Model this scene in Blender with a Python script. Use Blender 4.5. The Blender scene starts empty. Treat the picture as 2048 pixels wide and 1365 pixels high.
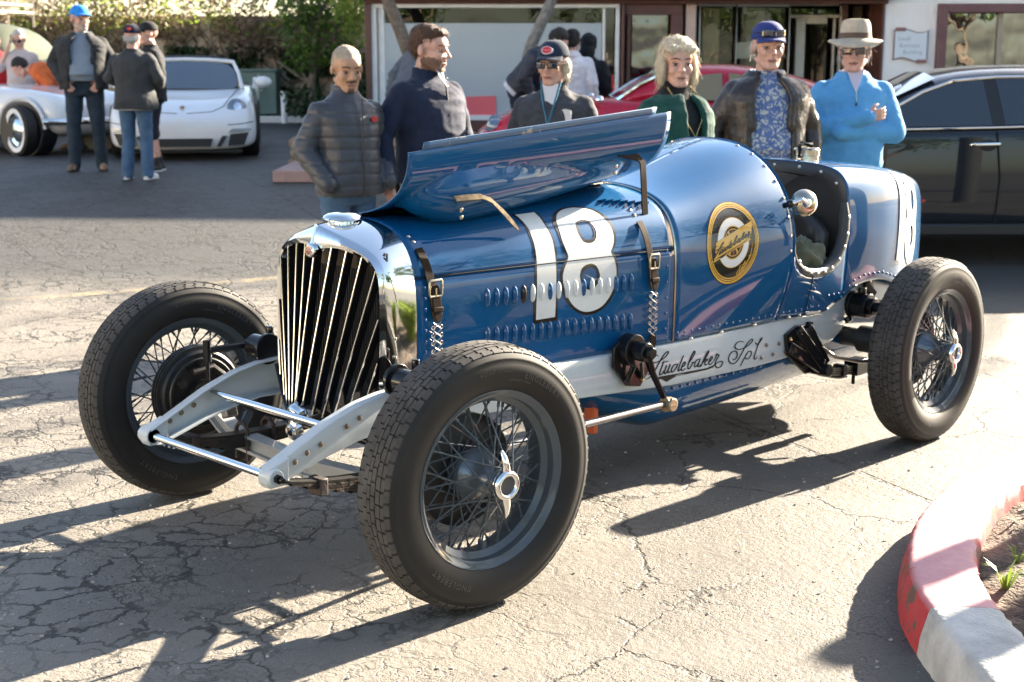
import bpy, bmesh, math, random
import numpy as np
from mathutils import Vector as V, Matrix, noise
from math import pi, sin, cos, radians as R

SC = bpy.context.scene
COL = SC.collection
# ---------------------------------------------------------------- camera
CAM = np.array([2.786, 3.566, 1.583])
YAW, PITCH, ROLL, FPX = -2.377, -0.196, 0.013, 2796.9
def _axes():
    d = np.array([cos(YAW)*cos(PITCH), sin(YAW)*cos(PITCH), sin(PITCH)])
    r = np.cross(d, [0, 0, 1]); r /= np.linalg.norm(r); u = np.cross(r, d)
    return np.array([cos(ROLL)*r+sin(ROLL)*u, -sin(ROLL)*r+cos(ROLL)*u, d])
AX = _axes()
cam = bpy.data.objects.new('camera', bpy.data.cameras.new('camera')); COL.objects.link(cam)
m = Matrix.Identity(4)
for i in range(3):
    m[i][0], m[i][1], m[i][2], m[i][3] = AX[0][i], AX[1][i], -AX[2][i], CAM[i]
cam.matrix_world = m
cam.data.sensor_width = 36; cam.data.lens = FPX/2048*36
cam.data.clip_start = .05; cam.data.clip_end = 2000
cam.data.dof.use_dof = True; cam.data.dof.focus_distance = 4.1; cam.data.dof.aperture_fstop = 5.6
SC.camera = cam
# ---------------------------------------------------------------- light
SUN_EL, SUN_AZ = R(23), math.atan2(.06, -1)          # the sun stands behind the racing car's tail
w = bpy.data.worlds.new('World'); SC.world = w; w.use_nodes = True
nt = w.node_tree; nt.nodes.clear()
sky = nt.nodes.new('ShaderNodeTexSky'); sky.sky_type = 'NISHITA'; sky.sun_disc = False
sky.sun_elevation = SUN_EL; sky.sun_rotation = (pi/2-SUN_AZ) % (2*pi); sky.air_density = 1.0; sky.dust_density = 1.6; sky.ozone_density = .8
bg = nt.nodes.new('ShaderNodeBackground'); bg.inputs[1].default_value = .05
wo = nt.nodes.new('ShaderNodeOutputWorld')
nt.links.new(sky.outputs[0], bg.inputs[0]); nt.links.new(bg.outputs[0], wo.inputs[0])
sl = bpy.data.lights.new('sun', 'SUN'); sl.energy = 5.0; sl.angle = R(.55); sl.color = (1, .87, .69)
so = bpy.data.objects.new('sun', sl); COL.objects.link(so)
SUNV = V((cos(SUN_EL)*cos(SUN_AZ), cos(SUN_EL)*sin(SUN_AZ), sin(SUN_EL)))
so.rotation_euler = SUNV.to_track_quat('Z', 'Y').to_euler(); so.location = (0, 0, 30)
SC.view_settings.view_transform = 'Standard'; SC.view_settings.look = 'None'
SC.view_settings.gamma = 1; SC.view_settings.use_curve_mapping = False
SC.view_settings.exposure = 3.08
SC.render.engine = 'CYCLES'
SC.cycles.max_bounces = 8; SC.cycles.transparent_max_bounces = 12; SC.cycles.use_denoising = True
SC.cycles.sample_clamp_indirect = 6

# ---------------------------------------------------------------- frames
# street frame: x to the right along the shop front, y away from the camera, z up from eye level
SR = V(AX[0]); SF = V(np.array(AX[2])*cos(PITCH) - np.array(AX[1])*sin(PITCH)); SU = SR.cross(SF)
STREET = Matrix(((SR.x, SF.x, SU.x, CAM[0]), (SR.y, SF.y, SU.y, CAM[1]), (SR.z, SF.z, SU.z, CAM[2]), (0, 0, 0, 1)))
def sm(a, b, x):
    t = min(1, max(0, (x-a)/(b-a))); return t*t*(3-2*t)
FARZ = -1.17
def gz(x, y):
    """street-frame height of the ground: level with the racing car near by, rising towards the shops"""
    near = -(CAM[2]+SR.z*x+SF.z*y)/SU.z
    t = sm(8.3, 15.5, y)
    return near*(1-t)+(FARZ-.21*sm(-1.5, 1.5, x)*(1-sm(17.5, 20, y)))*t
def at(px, py, y):
    """street-frame point of a sight line at distance y (survey of the photograph)"""
    a, b = (px-1024)/FPX, -(py-682.5)/FPX
    sp, cp = sin(-PITCH), cos(-PITCH)
    fy, fz = cp+b*sp, b*cp-sp
    return V((a/fy*y, y, fz/fy*y))
def frame(x, y, z=None, rot=0):
    """matrix of something standing in the street frame, rot turns it about the vertical (degrees)"""
    if z is None: z = gz(x, y)
    return STREET @ Matrix.Translation((x, y, z)) @ Matrix.Rotation(R(rot), 4, 'Z')

# ---------------------------------------------------------------- materials
MATS = {}
def mat(name, col, rough=.5, metal=0., coat=0., var=0., vs=4., bump=0., bs=40., spec=.5, col2=None, alpha=1., trans=0., ior=1.5, sheen=0., det=4, rvar=0., coatr=.03, emit=0):
    if name in MATS: return MATS[name]
    m = bpy.data.materials.new(name); m.use_nodes = True; MATS[name] = m
    n = m.node_tree.nodes; l = m.node_tree.links; b = n['Principled BSDF']
    b.inputs['Base Color'].default_value = (*col, 1); b.inputs['Roughness'].default_value = rough
    b.inputs['Metallic'].default_value = metal; b.inputs['Coat Weight'].default_value = coat; b.inputs['Coat Roughness'].default_value = coatr
    b.inputs['Specular IOR Level'].default_value = spec; b.inputs['Alpha'].default_value = alpha
    b.inputs['Transmission Weight'].default_value = trans; b.inputs['IOR'].default_value = ior
    if sheen: b.inputs['Sheen Weight'].default_value = sheen; b.inputs['Sheen Roughness'].default_value = .5
    if var or col2 or bump or rvar:
        tc = n.new('ShaderNodeTexCoord')
        if var or col2 or rvar:
            t = n.new('ShaderNodeTexNoise'); t.inputs['Scale'].default_value = vs; t.inputs['Detail'].default_value = det; t.inputs['Roughness'].default_value = .62
            l.new(tc.outputs['Object'], t.inputs['Vector'])
            rp = n.new('ShaderNodeValToRGB'); rp.color_ramp.elements[0].position = .32; rp.color_ramp.elements[1].position = .68
            c2 = col2 or tuple(min(1, c*(1+var)) for c in col); c1 = col if col2 else tuple(c*(1-var) for c in col)
            rp.color_ramp.elements[0].color = (*c1, 1); rp.color_ramp.elements[1].color = (*c2, 1)
            l.new(t.outputs[0], rp.inputs[0])
            if var or col2: l.new(rp.outputs[0], b.inputs['Base Color'])
            if rvar:
                mr = n.new('ShaderNodeMapRange'); mr.inputs['To Min'].default_value = max(0, rough-rvar); mr.inputs['To Max'].default_value = min(1, rough+rvar)
                l.new(t.outputs[0], mr.inputs[0]); l.new(mr.outputs[0], b.inputs['Roughness'])
        if bump:
            t2 = n.new('ShaderNodeTexNoise'); t2.inputs['Scale'].default_value = bs; t2.inputs['Detail'].default_value = 3
            l.new(tc.outputs['Object'], t2.inputs['Vector'])
            bp = n.new('ShaderNodeBump'); bp.inputs['Strength'].default_value = min(1, bump*2); bp.inputs['Distance'].default_value = bump*.02
            l.new(t2.outputs[0], bp.inputs['Height']); l.new(bp.outputs[0], b.inputs['Normal'])
    return m

# ---------------------------------------------------------------- mesh builder
class MB:
    def __init__(s): s.v = []; s.f = []; s.mi = []; s.cur = 0
    def add(s, vs, fs, M=None):
        o = len(s.v)
        s.v += [tuple(M @ V(p)) if M is not None else tuple(p) for p in vs]
        s.f += [tuple(i+o for i in f) for f in fs]; s.mi += [s.cur]*len(fs); return s
    def box(s, c, d, M=None, taper=1.):
        x, y, z = d[0]/2, d[1]/2, d[2]/2; t = taper
        p = [(-x, -y, -z), (x, -y, -z), (x, y, -z), (-x, y, -z), (-x*t, -y*t, z), (x*t, -y*t, z), (x*t, y*t, z), (-x*t, y*t, z)]
        p = [V(q) for q in p]
        if M is not None: p = [M @ q for q in p]
        return s.add([q+V(c) for q in p], [(3, 2, 1, 0), (4, 5, 6, 7), (0, 1, 5, 4), (1, 2, 6, 5), (2, 3, 7, 6), (3, 0, 4, 7)])
    def bar(s, a, b, w, h, up=(0, 0, 1)):
        a, b = V(a), V(b); d = b-a; L = d.length; x = d.normalized(); z = V(up); y = z.cross(x).normalized(); z = x.cross(y)
        M = Matrix((x, y, z)).transposed()
        return s.box((a+b)/2, (L, w, h), M)
    def tube(s, pts, r, n=8, closed=False, caps=True, flat=1., up=None):
        pts = [V(p) for p in pts]; k = len(pts); rs = r if isinstance(r, (list, tuple)) else [r]*k
        vs = []; fs = []; prev = None
        for i, p in enumerate(pts):
            a = pts[(i-1) % k] if (closed or i > 0) else p; b = pts[(i+1) % k] if (closed or i < k-1) else p
            t = (b-a).normalized()
            if prev is None:
                u = V(up) if up else (V((0, 0, 1)) if abs(t.z) < .9 else V((1, 0, 0)))
            else: u = prev
            u = (u-t*u.dot(t)).normalized(); prev = u; q = t.cross(u)
            for j in range(n):
                an = 2*pi*j/n; vs.append(p+u*(cos(an)*rs[i]*flat)+q*(sin(an)*rs[i]))
        m = k if closed else k-1
        for i in range(m):
            for j in range(n):
                a = i*n+j; b = i*n+(j+1) % n; c = ((i+1) % k)*n+(j+1) % n; d = ((i+1) % k)*n+j
                fs.append((a, b, c, d))
        if caps and not closed: fs.append(tuple(range(n-1, -1, -1))); fs.append(tuple((k-1)*n+j for j in range(n)))
        return s.add(vs, fs)
    def cyl(s, a, b, r, n=16, r2=None): return s.tube([a, b], [r, r if r2 is None else r2], n)
    def lathe(s, prof, n=48, M=None, a0=0, a1=2*pi, closed=False):
        """profile (radius, height) turned about local z"""
        full = abs(a1-a0-2*pi) < 1e-6; k = n if full else n+1; vs = []; fs = []
        for i in range(k):
            a = a0+(a1-a0)*i/n
            vs += [(r*cos(a), r*sin(a), h) for r, h in prof]
        m = len(prof)
        for i in range(n):
            for j in range(m if closed else m-1):
                a = i*m+j; b = i*m+(j+1) % m; ii = (i+1) % k
                fs.append((a, ii*m+j, ii*m+(j+1) % m, b))
        return s.add(vs, fs, M)
    def grid(s, rows, M=None, flip=False, cu=False, cv=False):
        n = len(rows[0]); k = len(rows); vs = [p for r in rows for p in r]; fs = []
        for i in range(k if cu else k-1):
            for j in range(n if cv else n-1):
                a, b, c, d = i*n+j, i*n+(j+1) % n, ((i+1) % k)*n+(j+1) % n, ((i+1) % k)*n+j
                fs.append((d, c, b, a) if flip else (a, b, c, d))
        return s.add(vs, fs, M)
    def ell(s, c, r, M=None, n=16, k=9):
        if not isinstance(r, (tuple, list)): r = (r, r, r)
        vs = [(0, 0, -r[2])]; fs = []
        for i in range(1, k):
            t = -pi/2+pi*i/k
            vs += [(r[0]*cos(t)*cos(2*pi*j/n), r[1]*cos(t)*sin(2*pi*j/n), r[2]*sin(t)) for j in range(n)]
        vs.append((0, 0, r[2])); e = len(vs)-1
        for j in range(n):
            fs.append((0, 1+(j+1) % n, 1+j)); fs.append((e, e-n+j, e-n+(j+1) % n))
            for i in range(k-2):
                a = 1+i*n+j; b = 1+i*n+(j+1) % n; fs.append((a, b, b+n, a+n))
        Mt = Matrix.Translation(c)
        if M is not None: Mt = Mt @ M.to_4x4()
        return s.add(vs, fs, Mt)
    def cap(s, a, ra, b, rb, n=14, flat=None):
        """tapered capsule; flat = (axis vector, factor) squeezes it"""
        a, b = V(a), V(b); d = b-a; L = max(d.length, 1e-5); z = d/L
        u = V((1, 0, 0)) if abs(z.x) < .9 else V((0, 1, 0)); x = u.cross(z).normalized(); y = z.cross(x)
        prof = []
        for i in range(0, 5):
            t = -pi/2+pi/2*i/4; prof.append((ra*cos(t), ra*sin(t)))
        for i in range(0, 5):
            t = pi/2*i/4; prof.append((rb*cos(t), L+rb*sin(t)))
        prof[0] = (ra*.02, -ra); prof[-1] = (rb*.02, L+rb)
        vs = []; m = len(prof)
        for j in range(n):
            an = 2*pi*j/n
            for r, h in prof:
                o = x*(r*cos(an))+y*(r*sin(an))
                if flat: f = V(flat[0]).normalized(); o = o-f*(o.dot(f)*(1-flat[1]))
                vs.append(a+z*h+o)
        fs = []
        for j in range(n):
            for i in range(m-1):
                q = (j+1) % n; fs.append((j*m+i, q*m+i, q*m+i+1, j*m+i+1))
        fs.append(tuple(j*m for j in range(n-1, -1, -1))); fs.append(tuple(j*m+m-1 for j in range(n)))
        return s.add(vs, fs)
    def prism(s, poly, t0, t1, M=None):
        """polygon in local xy extruded along z from t0 to t1"""
        n = len(poly); vs = [(x, y, t0) for x, y in poly]+[(x, y, t1) for x, y in poly]
        a = sum(poly[i][0]*poly[(i+1) % n][1]-poly[(i+1) % n][0]*poly[i][1] for i in range(n))
        fs = [tuple(range(n-1, -1, -1)), tuple(range(n, 2*n))]+[(i, (i+1) % n, n+(i+1) % n, n+i) for i in range(n)]
        if a < 0: fs = [f[::-1] for f in fs]
        return s.add(vs, fs, M)
    def mesh(s, name, mats=None, smooth=True, ang=40):
        me = bpy.data.meshes.new(name); me.from_pydata(s.v, [], s.f)
        for mm in (mats if isinstance(mats, (list, tuple)) else [mats]):
            if mm: me.materials.append(mm)
        if any(s.mi): me.polygons.foreach_set('material_index', s.mi)
        if smooth:
            me.polygons.foreach_set('use_smooth', [True]*len(me.polygons)); me.set_sharp_from_angle(angle=R(ang))
        me.update(); return me
    def build(s, name, mats, parent=None, smooth=True, ang=40, bevel=0, sub=0, loc=None):
        o = bpy.data.objects.new(name, s.mesh(name, mats, smooth, ang)); COL.objects.link(o)
        if parent: o.parent = parent
        if loc: o.location = loc
        if sub: md = o.modifiers.new('s', 'SUBSURF'); md.levels = sub; md.render_levels = sub
        if bevel:
            md = o.modifiers.new('b', 'BEVEL'); md.width = bevel; md.segments = 2; md.limit_method = 'ANGLE'; md.harden_normals = False
        return o
def inst(name, me, parent=None, M=None):
    o = bpy.data.objects.new(name, me); COL.objects.link(o)
    if parent: o.parent = parent
    if M is not None: o.matrix_local = M
    return o
def tag(o, label=None, cat=None, group=None, kind=None):
    if label: o['label'] = label
    if cat: o['category'] = cat
    if group: o['group'] = group
    if kind: o['kind'] = kind
    return o
def thing(name, label, cat, M=None, group=None):
    o = bpy.data.objects.new(name, None); COL.objects.link(o); o.empty_display_size = .2
    if M is not None: o.matrix_world = M
    return tag(o, label, cat, group)
def copy_tree(o, parent=None):
    c = o.copy(); COL.objects.link(c); c.parent = parent
    for ch in list(o.children):
        d = ch.copy(); COL.objects.link(d); d.parent = c; d.matrix_parent_inverse = ch.matrix_parent_inverse.copy()
        for g in list(ch.children):
            e = g.copy(); COL.objects.link(e); e.parent = d
    return c
def align(z, x=None):
    """rotation whose local z is the given direction"""
    return V(z).to_track_quat('Z', 'Y').to_matrix()
def trs(loc, z=None):
    return Matrix.Translation(loc) @ (align(z).to_4x4() if z is not None else Matrix.Identity(4))
def curve2d(polys, name='c'):
    """filled flat mesh (verts, tris) from closed outlines with holes"""
    cu = bpy.data.curves.new(name, 'CURVE'); cu.dimensions = '2D'; cu.fill_mode = 'BOTH'
    for p in polys:
        sp = cu.splines.new('POLY'); sp.points.add(len(p)-1); sp.use_cyclic_u = True
        for i, q in enumerate(p): sp.points[i].co = (q[0], q[1], 0, 1)
    o = bpy.data.objects.new(name, cu); me = o.to_mesh(); r = [tuple(v.co) for v in me.vertices], [tuple(p.vertices) for p in me.polygons]
    o.to_mesh_clear(); bpy.data.objects.remove(o); bpy.data.curves.remove(cu); return r
def textmesh(txt, size, ext=0., spacing=1., res=3, shear=0.):
    cu = bpy.data.curves.new('t', 'FONT'); cu.body = txt; cu.size = size; cu.extrude = ext; cu.resolution_u = res; cu.align_x = 'CENTER'; cu.align_y = 'CENTER'; cu.space_character = spacing; cu.shear = shear
    o = bpy.data.objects.new('t', cu); me = o.to_mesh(); r = [tuple(v.co) for v in me.vertices], [tuple(p.vertices) for p in me.polygons]
    o.to_mesh_clear(); bpy.data.objects.remove(o); bpy.data.curves.remove(cu); return r
# ================================================================ GROUND
def nodes(m): return m.node_tree.nodes, m.node_tree.links, m.node_tree.nodes['Principled BSDF']
def asphalt():
    m = mat('asphalt', (.12, .11, .1), .66, spec=.35); n, l, b = nodes(m)
    def N(t, **k):
        x = n.new(t)
        for a, v in k.items(): setattr(x, a, v)
        return x
    def math_(op, a, bb=None, c=None, clamp=False):
        x = N('ShaderNodeMath', operation=op, use_clamp=clamp)
        for i, q in enumerate((a, bb, c)):
            if q is None: continue
            if isinstance(q, (int, float)): x.inputs[i].default_value = q
            else: l.new(q, x.inputs[i])
        return x.outputs[0]
    def noise_(v, sc, det=4, rough=.6):
        x = N('ShaderNodeTexNoise'); x.inputs['Scale'].default_value = sc; x.inputs['Detail'].default_value = det; x.inputs['Roughness'].default_value = rough
        l.new(v, x.inputs['Vector']); return x
    def mr(v, a, bb, c=0., d=1.):
        x = N('ShaderNodeMapRange'); x.clamp = True
        l.new(v, x.inputs[0]); x.inputs[1].default_value = a; x.inputs[2].default_value = bb; x.inputs[3].default_value = c; x.inputs[4].default_value = d
        return x.outputs[0]
    def mix(f, a, bb, ty='MIX'):
        x = N('ShaderNodeMix', data_type='RGBA', blend_type=ty)
        if isinstance(f, float): x.inputs[0].default_value = f
        else: l.new(f, x.inputs[0])
        for i, q in ((6, a), (7, bb)):
            if isinstance(q, tuple): x.inputs[i].default_value = (*q, 1)
            else: l.new(q, x.inputs[i])
        return x.outputs[2]
    g = N('ShaderNodeNewGeometry'); P = g.outputs['Position']
    sx = N('ShaderNodeSeparateXYZ'); l.new(P, sx.inputs[0]); X, Y = sx.outputs[0], sx.outputs[1]
    # warped position for the cracks
    wn = noise_(P, 2.2, 5, .7)
    vs = N('ShaderNodeVectorMath', operation='SCALE'); vs.inputs['Scale'].default_value = .30
    sb = N('ShaderNodeVectorMath', operation='SUBTRACT'); l.new(wn.outputs['Color'], sb.inputs[0]); sb.inputs[1].default_value = (.5, .5, .5)
    l.new(sb.outputs[0], vs.inputs[0])
    wp = N('ShaderNodeVectorMath', operation='ADD'); l.new(P, wp.inputs[0]); l.new(vs.outputs[0], wp.inputs[1])
    def crack(scale, width):
        v = N('ShaderNodeTexVoronoi', feature='DISTANCE_TO_EDGE'); v.inputs['Scale'].default_value = scale; v.inputs['Randomness'].default_value = .9
        l.new(wp.outputs[0], v.inputs['Vector']); return v.outputs['Distance'], width
    big = noise_(P, .55, 3)
    # alligator cracking lies ahead of the racing car, towards the left of the lot
    side = math_('ADD', math_('MULTIPLY', X, .55), math_('MULTIPLY', Y, -.75))
    zone = mr(math_('ADD', side, math_('MULTIPLY_ADD', big.outputs[0], 1.6, -.8)), -1.15, -.25)
    fine = noise_(P, 7, 3, .7)
    d1, _ = crack(6.2, 0); d2, _ = crack(1.3, 0)
    jag = mr(fine.outputs[0], .3, .72, .2, 1.7)
    c1 = math_('SUBTRACT', 1, mr(math_('DIVIDE', d1, jag), .018, .062))
    keep = mr(noise_(P, 1.7, 3).outputs[0], .40, .56)
    c1 = math_('MULTIPLY', c1, math_('MULTIPLY', zone, keep))
    c2 = math_('SUBTRACT', 1, mr(math_('DIVIDE', d2, jag), .004, .012))
    c2 = math_('MULTIPLY', c2, mr(noise_(P, 1.1, 2).outputs[0], .42, .52))
    d3, _ = crack(15., 0); c3 = math_('SUBTRACT', 1, mr(math_('DIVIDE', d3, jag), .02, .09)); c3 = math_('MULTIPLY', c3, math_('MULTIPLY', zone, mr(noise_(P, 2.6, 3).outputs[0], .48, .62)))
    pit = math_('MULTIPLY', mr(noise_(P, 85, 2, .5).outputs[0], .56, .66), mr(noise_(P, 2.1, 4, .6).outputs[0], .44, .60))
    cr = math_('MAXIMUM', math_('MAXIMUM', c1, math_('MULTIPLY', c3, .65)), math_('MULTIPLY', c2, .9))
    # colour
    grain = noise_(P, 210, 4, .75); patch = noise_(P, 1.3, 5, .62)
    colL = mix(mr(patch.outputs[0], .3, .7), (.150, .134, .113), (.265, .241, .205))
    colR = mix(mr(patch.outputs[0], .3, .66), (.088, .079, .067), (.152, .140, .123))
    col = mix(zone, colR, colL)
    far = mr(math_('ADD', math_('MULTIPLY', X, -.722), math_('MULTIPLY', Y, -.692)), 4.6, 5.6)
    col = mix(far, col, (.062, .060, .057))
    col = mix(mr(grain.outputs[0], .36, .62), mix(.5, col, (.025, .024, .022)), col)
    # pale aggregate in the worn binder, its glints put into the colour
    vf = N('ShaderNodeTexVoronoi'); vf.inputs['Scale'].default_value = 52; l.new(P, vf.inputs['Vector'])
    vsz = math_('MULTIPLY_ADD', noise_(P, 9, 2).outputs[0], .36, -.02)
    sep = N('ShaderNodeSeparateColor'); l.new(vf.outputs['Color'], sep.inputs[0])
    vsz = math_('MULTIPLY', vsz, mr(sep.outputs[0], .35, 1))
    fl = mr(math_('SUBTRACT', vf.outputs['Distance'], vsz), 0, .06, 1, 0)
    fl = math_('MULTIPLY', fl, mr(sep.outputs[1], .2, .9))
    col = mix(math_('MULTIPLY', fl, .8), col, (.36, .35, .33))
    # dark stains of oil under parked cars
    st = mr(noise_(P, .9, 4, .5).outputs[0], .58, .75)
    col = mix(math_('MULTIPLY', st, .35), col, (.05, .047, .043))
    col = mix(math_('MULTIPLY', pit, .75), col, (.05, .04, .03))
    col = mix(math_('MULTIPLY', cr, .88), col, (.018, .016, .013))
    # worn yellow bay line across the lot
    def line(x0, y0, x1, y1, wd):
        L = math.hypot(x1-x0, y1-y0); nx, ny = -(y1-y0)/L, (x1-x0)/L
        dd = math_('ABSOLUTE', math_('ADD', math_('ADD', math_('MULTIPLY', X, nx), math_('MULTIPLY', Y, ny)), -(x0*nx+y0*ny)))
        return mr(dd, wd*.7, wd, 1, 0)
    yl = math_('MULTIPLY', line(-1.416, -5.132, -2.946, -4.614, .07), mr(noise_(P, 6, 4, .7).outputs[0], .38, .6))
    yl = math_('MULTIPLY', yl, mr(Y, -6.2, -5.9))
    col = mix(math_('MULTIPLY', yl, .35), col, (.42, .32, .16))
    sl_ = line(-2.391, .016, -1.914, 1.209, .02)
    sl_ = math_('MULTIPLY', sl_, mr(fine.outputs[0], .35, .55))
    col = mix(math_('MULTIPLY', sl_, .7), col, (.03, .028, .025))
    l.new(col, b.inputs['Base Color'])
    h = math_('ADD', math_('MULTIPLY', grain.outputs[0], .0016), math_('MULTIPLY', cr, -.005))
    h = math_('ADD', h, math_('MULTIPLY', noise_(P, 34, 4, .7).outputs[0], .0055))
    h = math_('ADD', h, math_('MULTIPLY', fine.outputs[0], .006)); h = math_('ADD', h, math_('MULTIPLY', sl_, -.012))
    h = math_('ADD', h, math_('MULTIPLY', pit, -.004))
    bp = N('ShaderNodeBump'); bp.inputs['Strength'].default_value = 1; bp.inputs['Distance'].default_value = 1
    l.new(h, bp.inputs['Height']); l.new(bp.outputs[0], b.inputs['Normal'])
    return m
def axis_steps(lo, hi, c0, c1, fine, coarse):
    out = [lo]
    while out[-1] < hi:
        x = out[-1]; out.append(x+(fine if c0 <= x < c1 else max(fine, min(coarse, .35*max(c0-x, x-c1)))))
    return out
mb = MB()
xs = axis_steps(-300, 300, -12, 12, 1., 60); ys = axis_steps(-300, 300, 0, 20, .5, 60)
mb.grid([[tuple(STREET @ V((x, y, gz(x, y)))) for x in xs] for y in ys])
tag(mb.build('asphalt_ground', asphalt()), kind='structure')

# kerb of the planted island: painted red, worn pale, bare concrete past the end of the paint
outer = [(-5.2, 1.75), (-4.2, 1.60), (-3.2, 1.47), (-2.6, 1.42), (-2.285, 1.392), (-1.994, 1.376), (-1.724, 1.395), (-1.428, 1.464), (-1.184, 1.549), (-.962, 1.656), (-.778, 1.769), (-.601, 1.92), (-.451, 2.067), (-.287, 2.238), (-.1, 2.45), (.15, 2.75), (.4, 3.1)]
def refine(p, k):
    out = []
    for i in range(len(p)-1):
        a, b = V(p[i]), V(p[i+1]); pa = V(p[i-1]) if i else a; pb = V(p[i+2]) if i+2 < len(p) else b
        for j in range(k):
            t = j/k; out.append(.5*((2*a)+(b-pa)*t+(2*pa-5*a+4*b-pb)*t*t+(3*a-pa-3*b+pb)*t**3))
    out.append(V(p[-1])); return out
oc = refine([(x, y, 0) for x, y in outer], 8)
def red_paint():
    m = mat('kerb_red_paint', (.5, .1, .12), .75); n, l, b = nodes(m)
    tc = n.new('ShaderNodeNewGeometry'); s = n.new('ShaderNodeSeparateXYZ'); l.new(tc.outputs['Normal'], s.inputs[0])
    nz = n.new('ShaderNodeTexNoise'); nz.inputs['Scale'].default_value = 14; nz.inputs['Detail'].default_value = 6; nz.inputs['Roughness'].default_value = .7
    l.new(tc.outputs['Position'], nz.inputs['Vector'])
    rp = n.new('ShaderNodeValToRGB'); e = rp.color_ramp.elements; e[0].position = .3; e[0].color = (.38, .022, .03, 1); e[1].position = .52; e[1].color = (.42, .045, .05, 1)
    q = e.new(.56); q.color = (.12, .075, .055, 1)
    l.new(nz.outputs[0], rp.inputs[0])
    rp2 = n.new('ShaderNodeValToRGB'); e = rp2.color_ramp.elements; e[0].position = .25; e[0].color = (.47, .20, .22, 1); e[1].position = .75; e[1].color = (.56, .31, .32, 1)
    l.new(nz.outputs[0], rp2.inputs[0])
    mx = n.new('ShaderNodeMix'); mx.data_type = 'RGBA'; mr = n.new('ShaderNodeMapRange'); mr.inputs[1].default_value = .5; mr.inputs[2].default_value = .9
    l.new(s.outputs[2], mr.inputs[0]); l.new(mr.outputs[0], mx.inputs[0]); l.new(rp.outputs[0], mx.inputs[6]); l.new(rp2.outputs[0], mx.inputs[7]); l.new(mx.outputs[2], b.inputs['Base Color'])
    bp = n.new('ShaderNodeBump'); bp.inputs['Strength'].default_value = .6; bp.inputs['Distance'].default_value = .006; l.new(nz.outputs[0], bp.inputs['Height']); l.new(bp.outputs[0], b.inputs['Normal'])
    return m
conc = mat('kerb_concrete', (.30, .30, .29), .85, col2=(.5, .5, .48), vs=9, bump=.35, bs=90, det=8)
random.seed(4)
def kerb(i0, i1, m, name, fine=0):
    mb = MB(); rows = []
    for i in range(i0, i1+1):
        p = oc[i]; t = (oc[min(i+1, len(oc)-1)]-oc[max(i-1, 0)]).normalized(); nn = V((-t.y, t.x, 0))
        jx = lambda s: (random.random()-.5)*s
        pr = [(-.035, -.03), (-.028+jx(.006), .05), (-.012+jx(.005), .118), (-.002+jx(.005), .136+jx(.004)), (.014, .1425), (.10, .143+jx(.003)), (.165, .141), (.188+jx(.006), .134+jx(.004)), (.198+jx(.01), .10), (.205, -.03)]
        rows.append([tuple(p+nn*a+V((0, 0, h))) for a, h in pr])
    mb.grid(rows); mb.f.append(tuple(range(10))); mb.mi.append(0); mb.f.append(tuple(range(len(mb.v)-1, len(mb.v)-11, -1))); mb.mi.append(0)
    return tag(mb.build(name, m, ang=60), kind='structure')
iend = min(range(len(oc)), key=lambda i: (oc[i]-V((-.62, 1.90, 0))).length)
ijoint = min(range(len(oc)), key=lambda i: (oc[i]-V((-.86, 1.715, 0))).length)
kerb(0, ijoint, red_paint(), 'kerb'); kerb(ijoint, iend, red_paint(), 'kerb')
kerb(iend, len(oc)-1, conc, 'kerb')
# earth of the island
mb = MB(); rows = []
soil = mat('island_earth', (.05, .036, .026), .95, col2=(.15, .11, .08), vs=11, bump=.8, bs=70, det=8)
for i in range(0, len(oc)):
    p = oc[i]; t = (oc[min(i+1, len(oc)-1)]-oc[max(i-1, 0)]).normalized(); nn = V((-t.y, t.x, 0)); r = []
    for k in range(26):
        q = p+nn*.19; far_ = V((-1.2, 5.0, 0)); s = (k/25)**1.5
        q = q.lerp(far_, s); h = .075+.02*min(1, k/6)+.05*(noise.noise(q*5)*.5+noise.noise(q*17)*.3+noise.noise(q*45)*.16) + .03*s
        r.append((q.x, q.y, h))
    rows.append(r)
mb.grid(rows); tag(mb.build('island_earth', soil, ang=180), kind='structure')
# weeds: little tufts on the earth
leafm = {}
def leaf_mat(name, c, c2, tr=.35):
    m = mat(name, c, .45, col2=c2, vs=1.5, spec=.35); n, l, b = nodes(m)
    t = n.new('ShaderNodeBsdfTranslucent'); mx = n.new('ShaderNodeMixShader'); mx.inputs[0].default_value = tr
    src = b.inputs['Base Color'].links[0].from_socket
    l.new(src, t.inputs[0]); o = n['Material Output']; l.new(b.outputs[0], mx.inputs[1]); l.new(t.outputs[0], mx.inputs[2]); l.new(mx.outputs[0], o.inputs[0]); return m
weedm = leaf_mat('weed_green', (.12, .2, .03), (.25, .3, .06))
dry = mat('dry_stalk', (.35, .27, .15), .8)
def blades(mb, c, n, h, sp, wd):
    for _ in range(n):
        a = random.random()*2*pi; d = V((cos(a), sin(a), 0)); q = V((-d.y, d.x, 0))*wd; hh = h*random.uniform(.5, 1); s = sp*random.uniform(.4, 1)
        p0 = V(c)+d*.005; p1 = p0+d*s*.4+V((0, 0, hh*.7)); p2 = p0+d*s+V((0, 0, hh*random.uniform(.6, 1)))
        mb.add([p0-q, p0+q, p1+q, p1-q, p2], [(0, 1, 2, 3), (3, 2, 4)])
WL = ['tallest tuft of thin green blades near the inner face of the red kerb', 'low leafy weed in the shaded middle of the island earth', 'small weed beside the joint of the red kerb', 'bushiest clump of bright green weed near the bare concrete kerb', 'tiny weed nearest the far end of the red kerb in view', 'sprig of weed at the right edge beyond the kerb bend', 'short weed right of the bushiest clump on the earth', 'flat weed touching the inner corner of the bare concrete kerb', 'faint weed in the shade behind the tallest tuft', 'weed at the lowest corner of the island earth']
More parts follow.
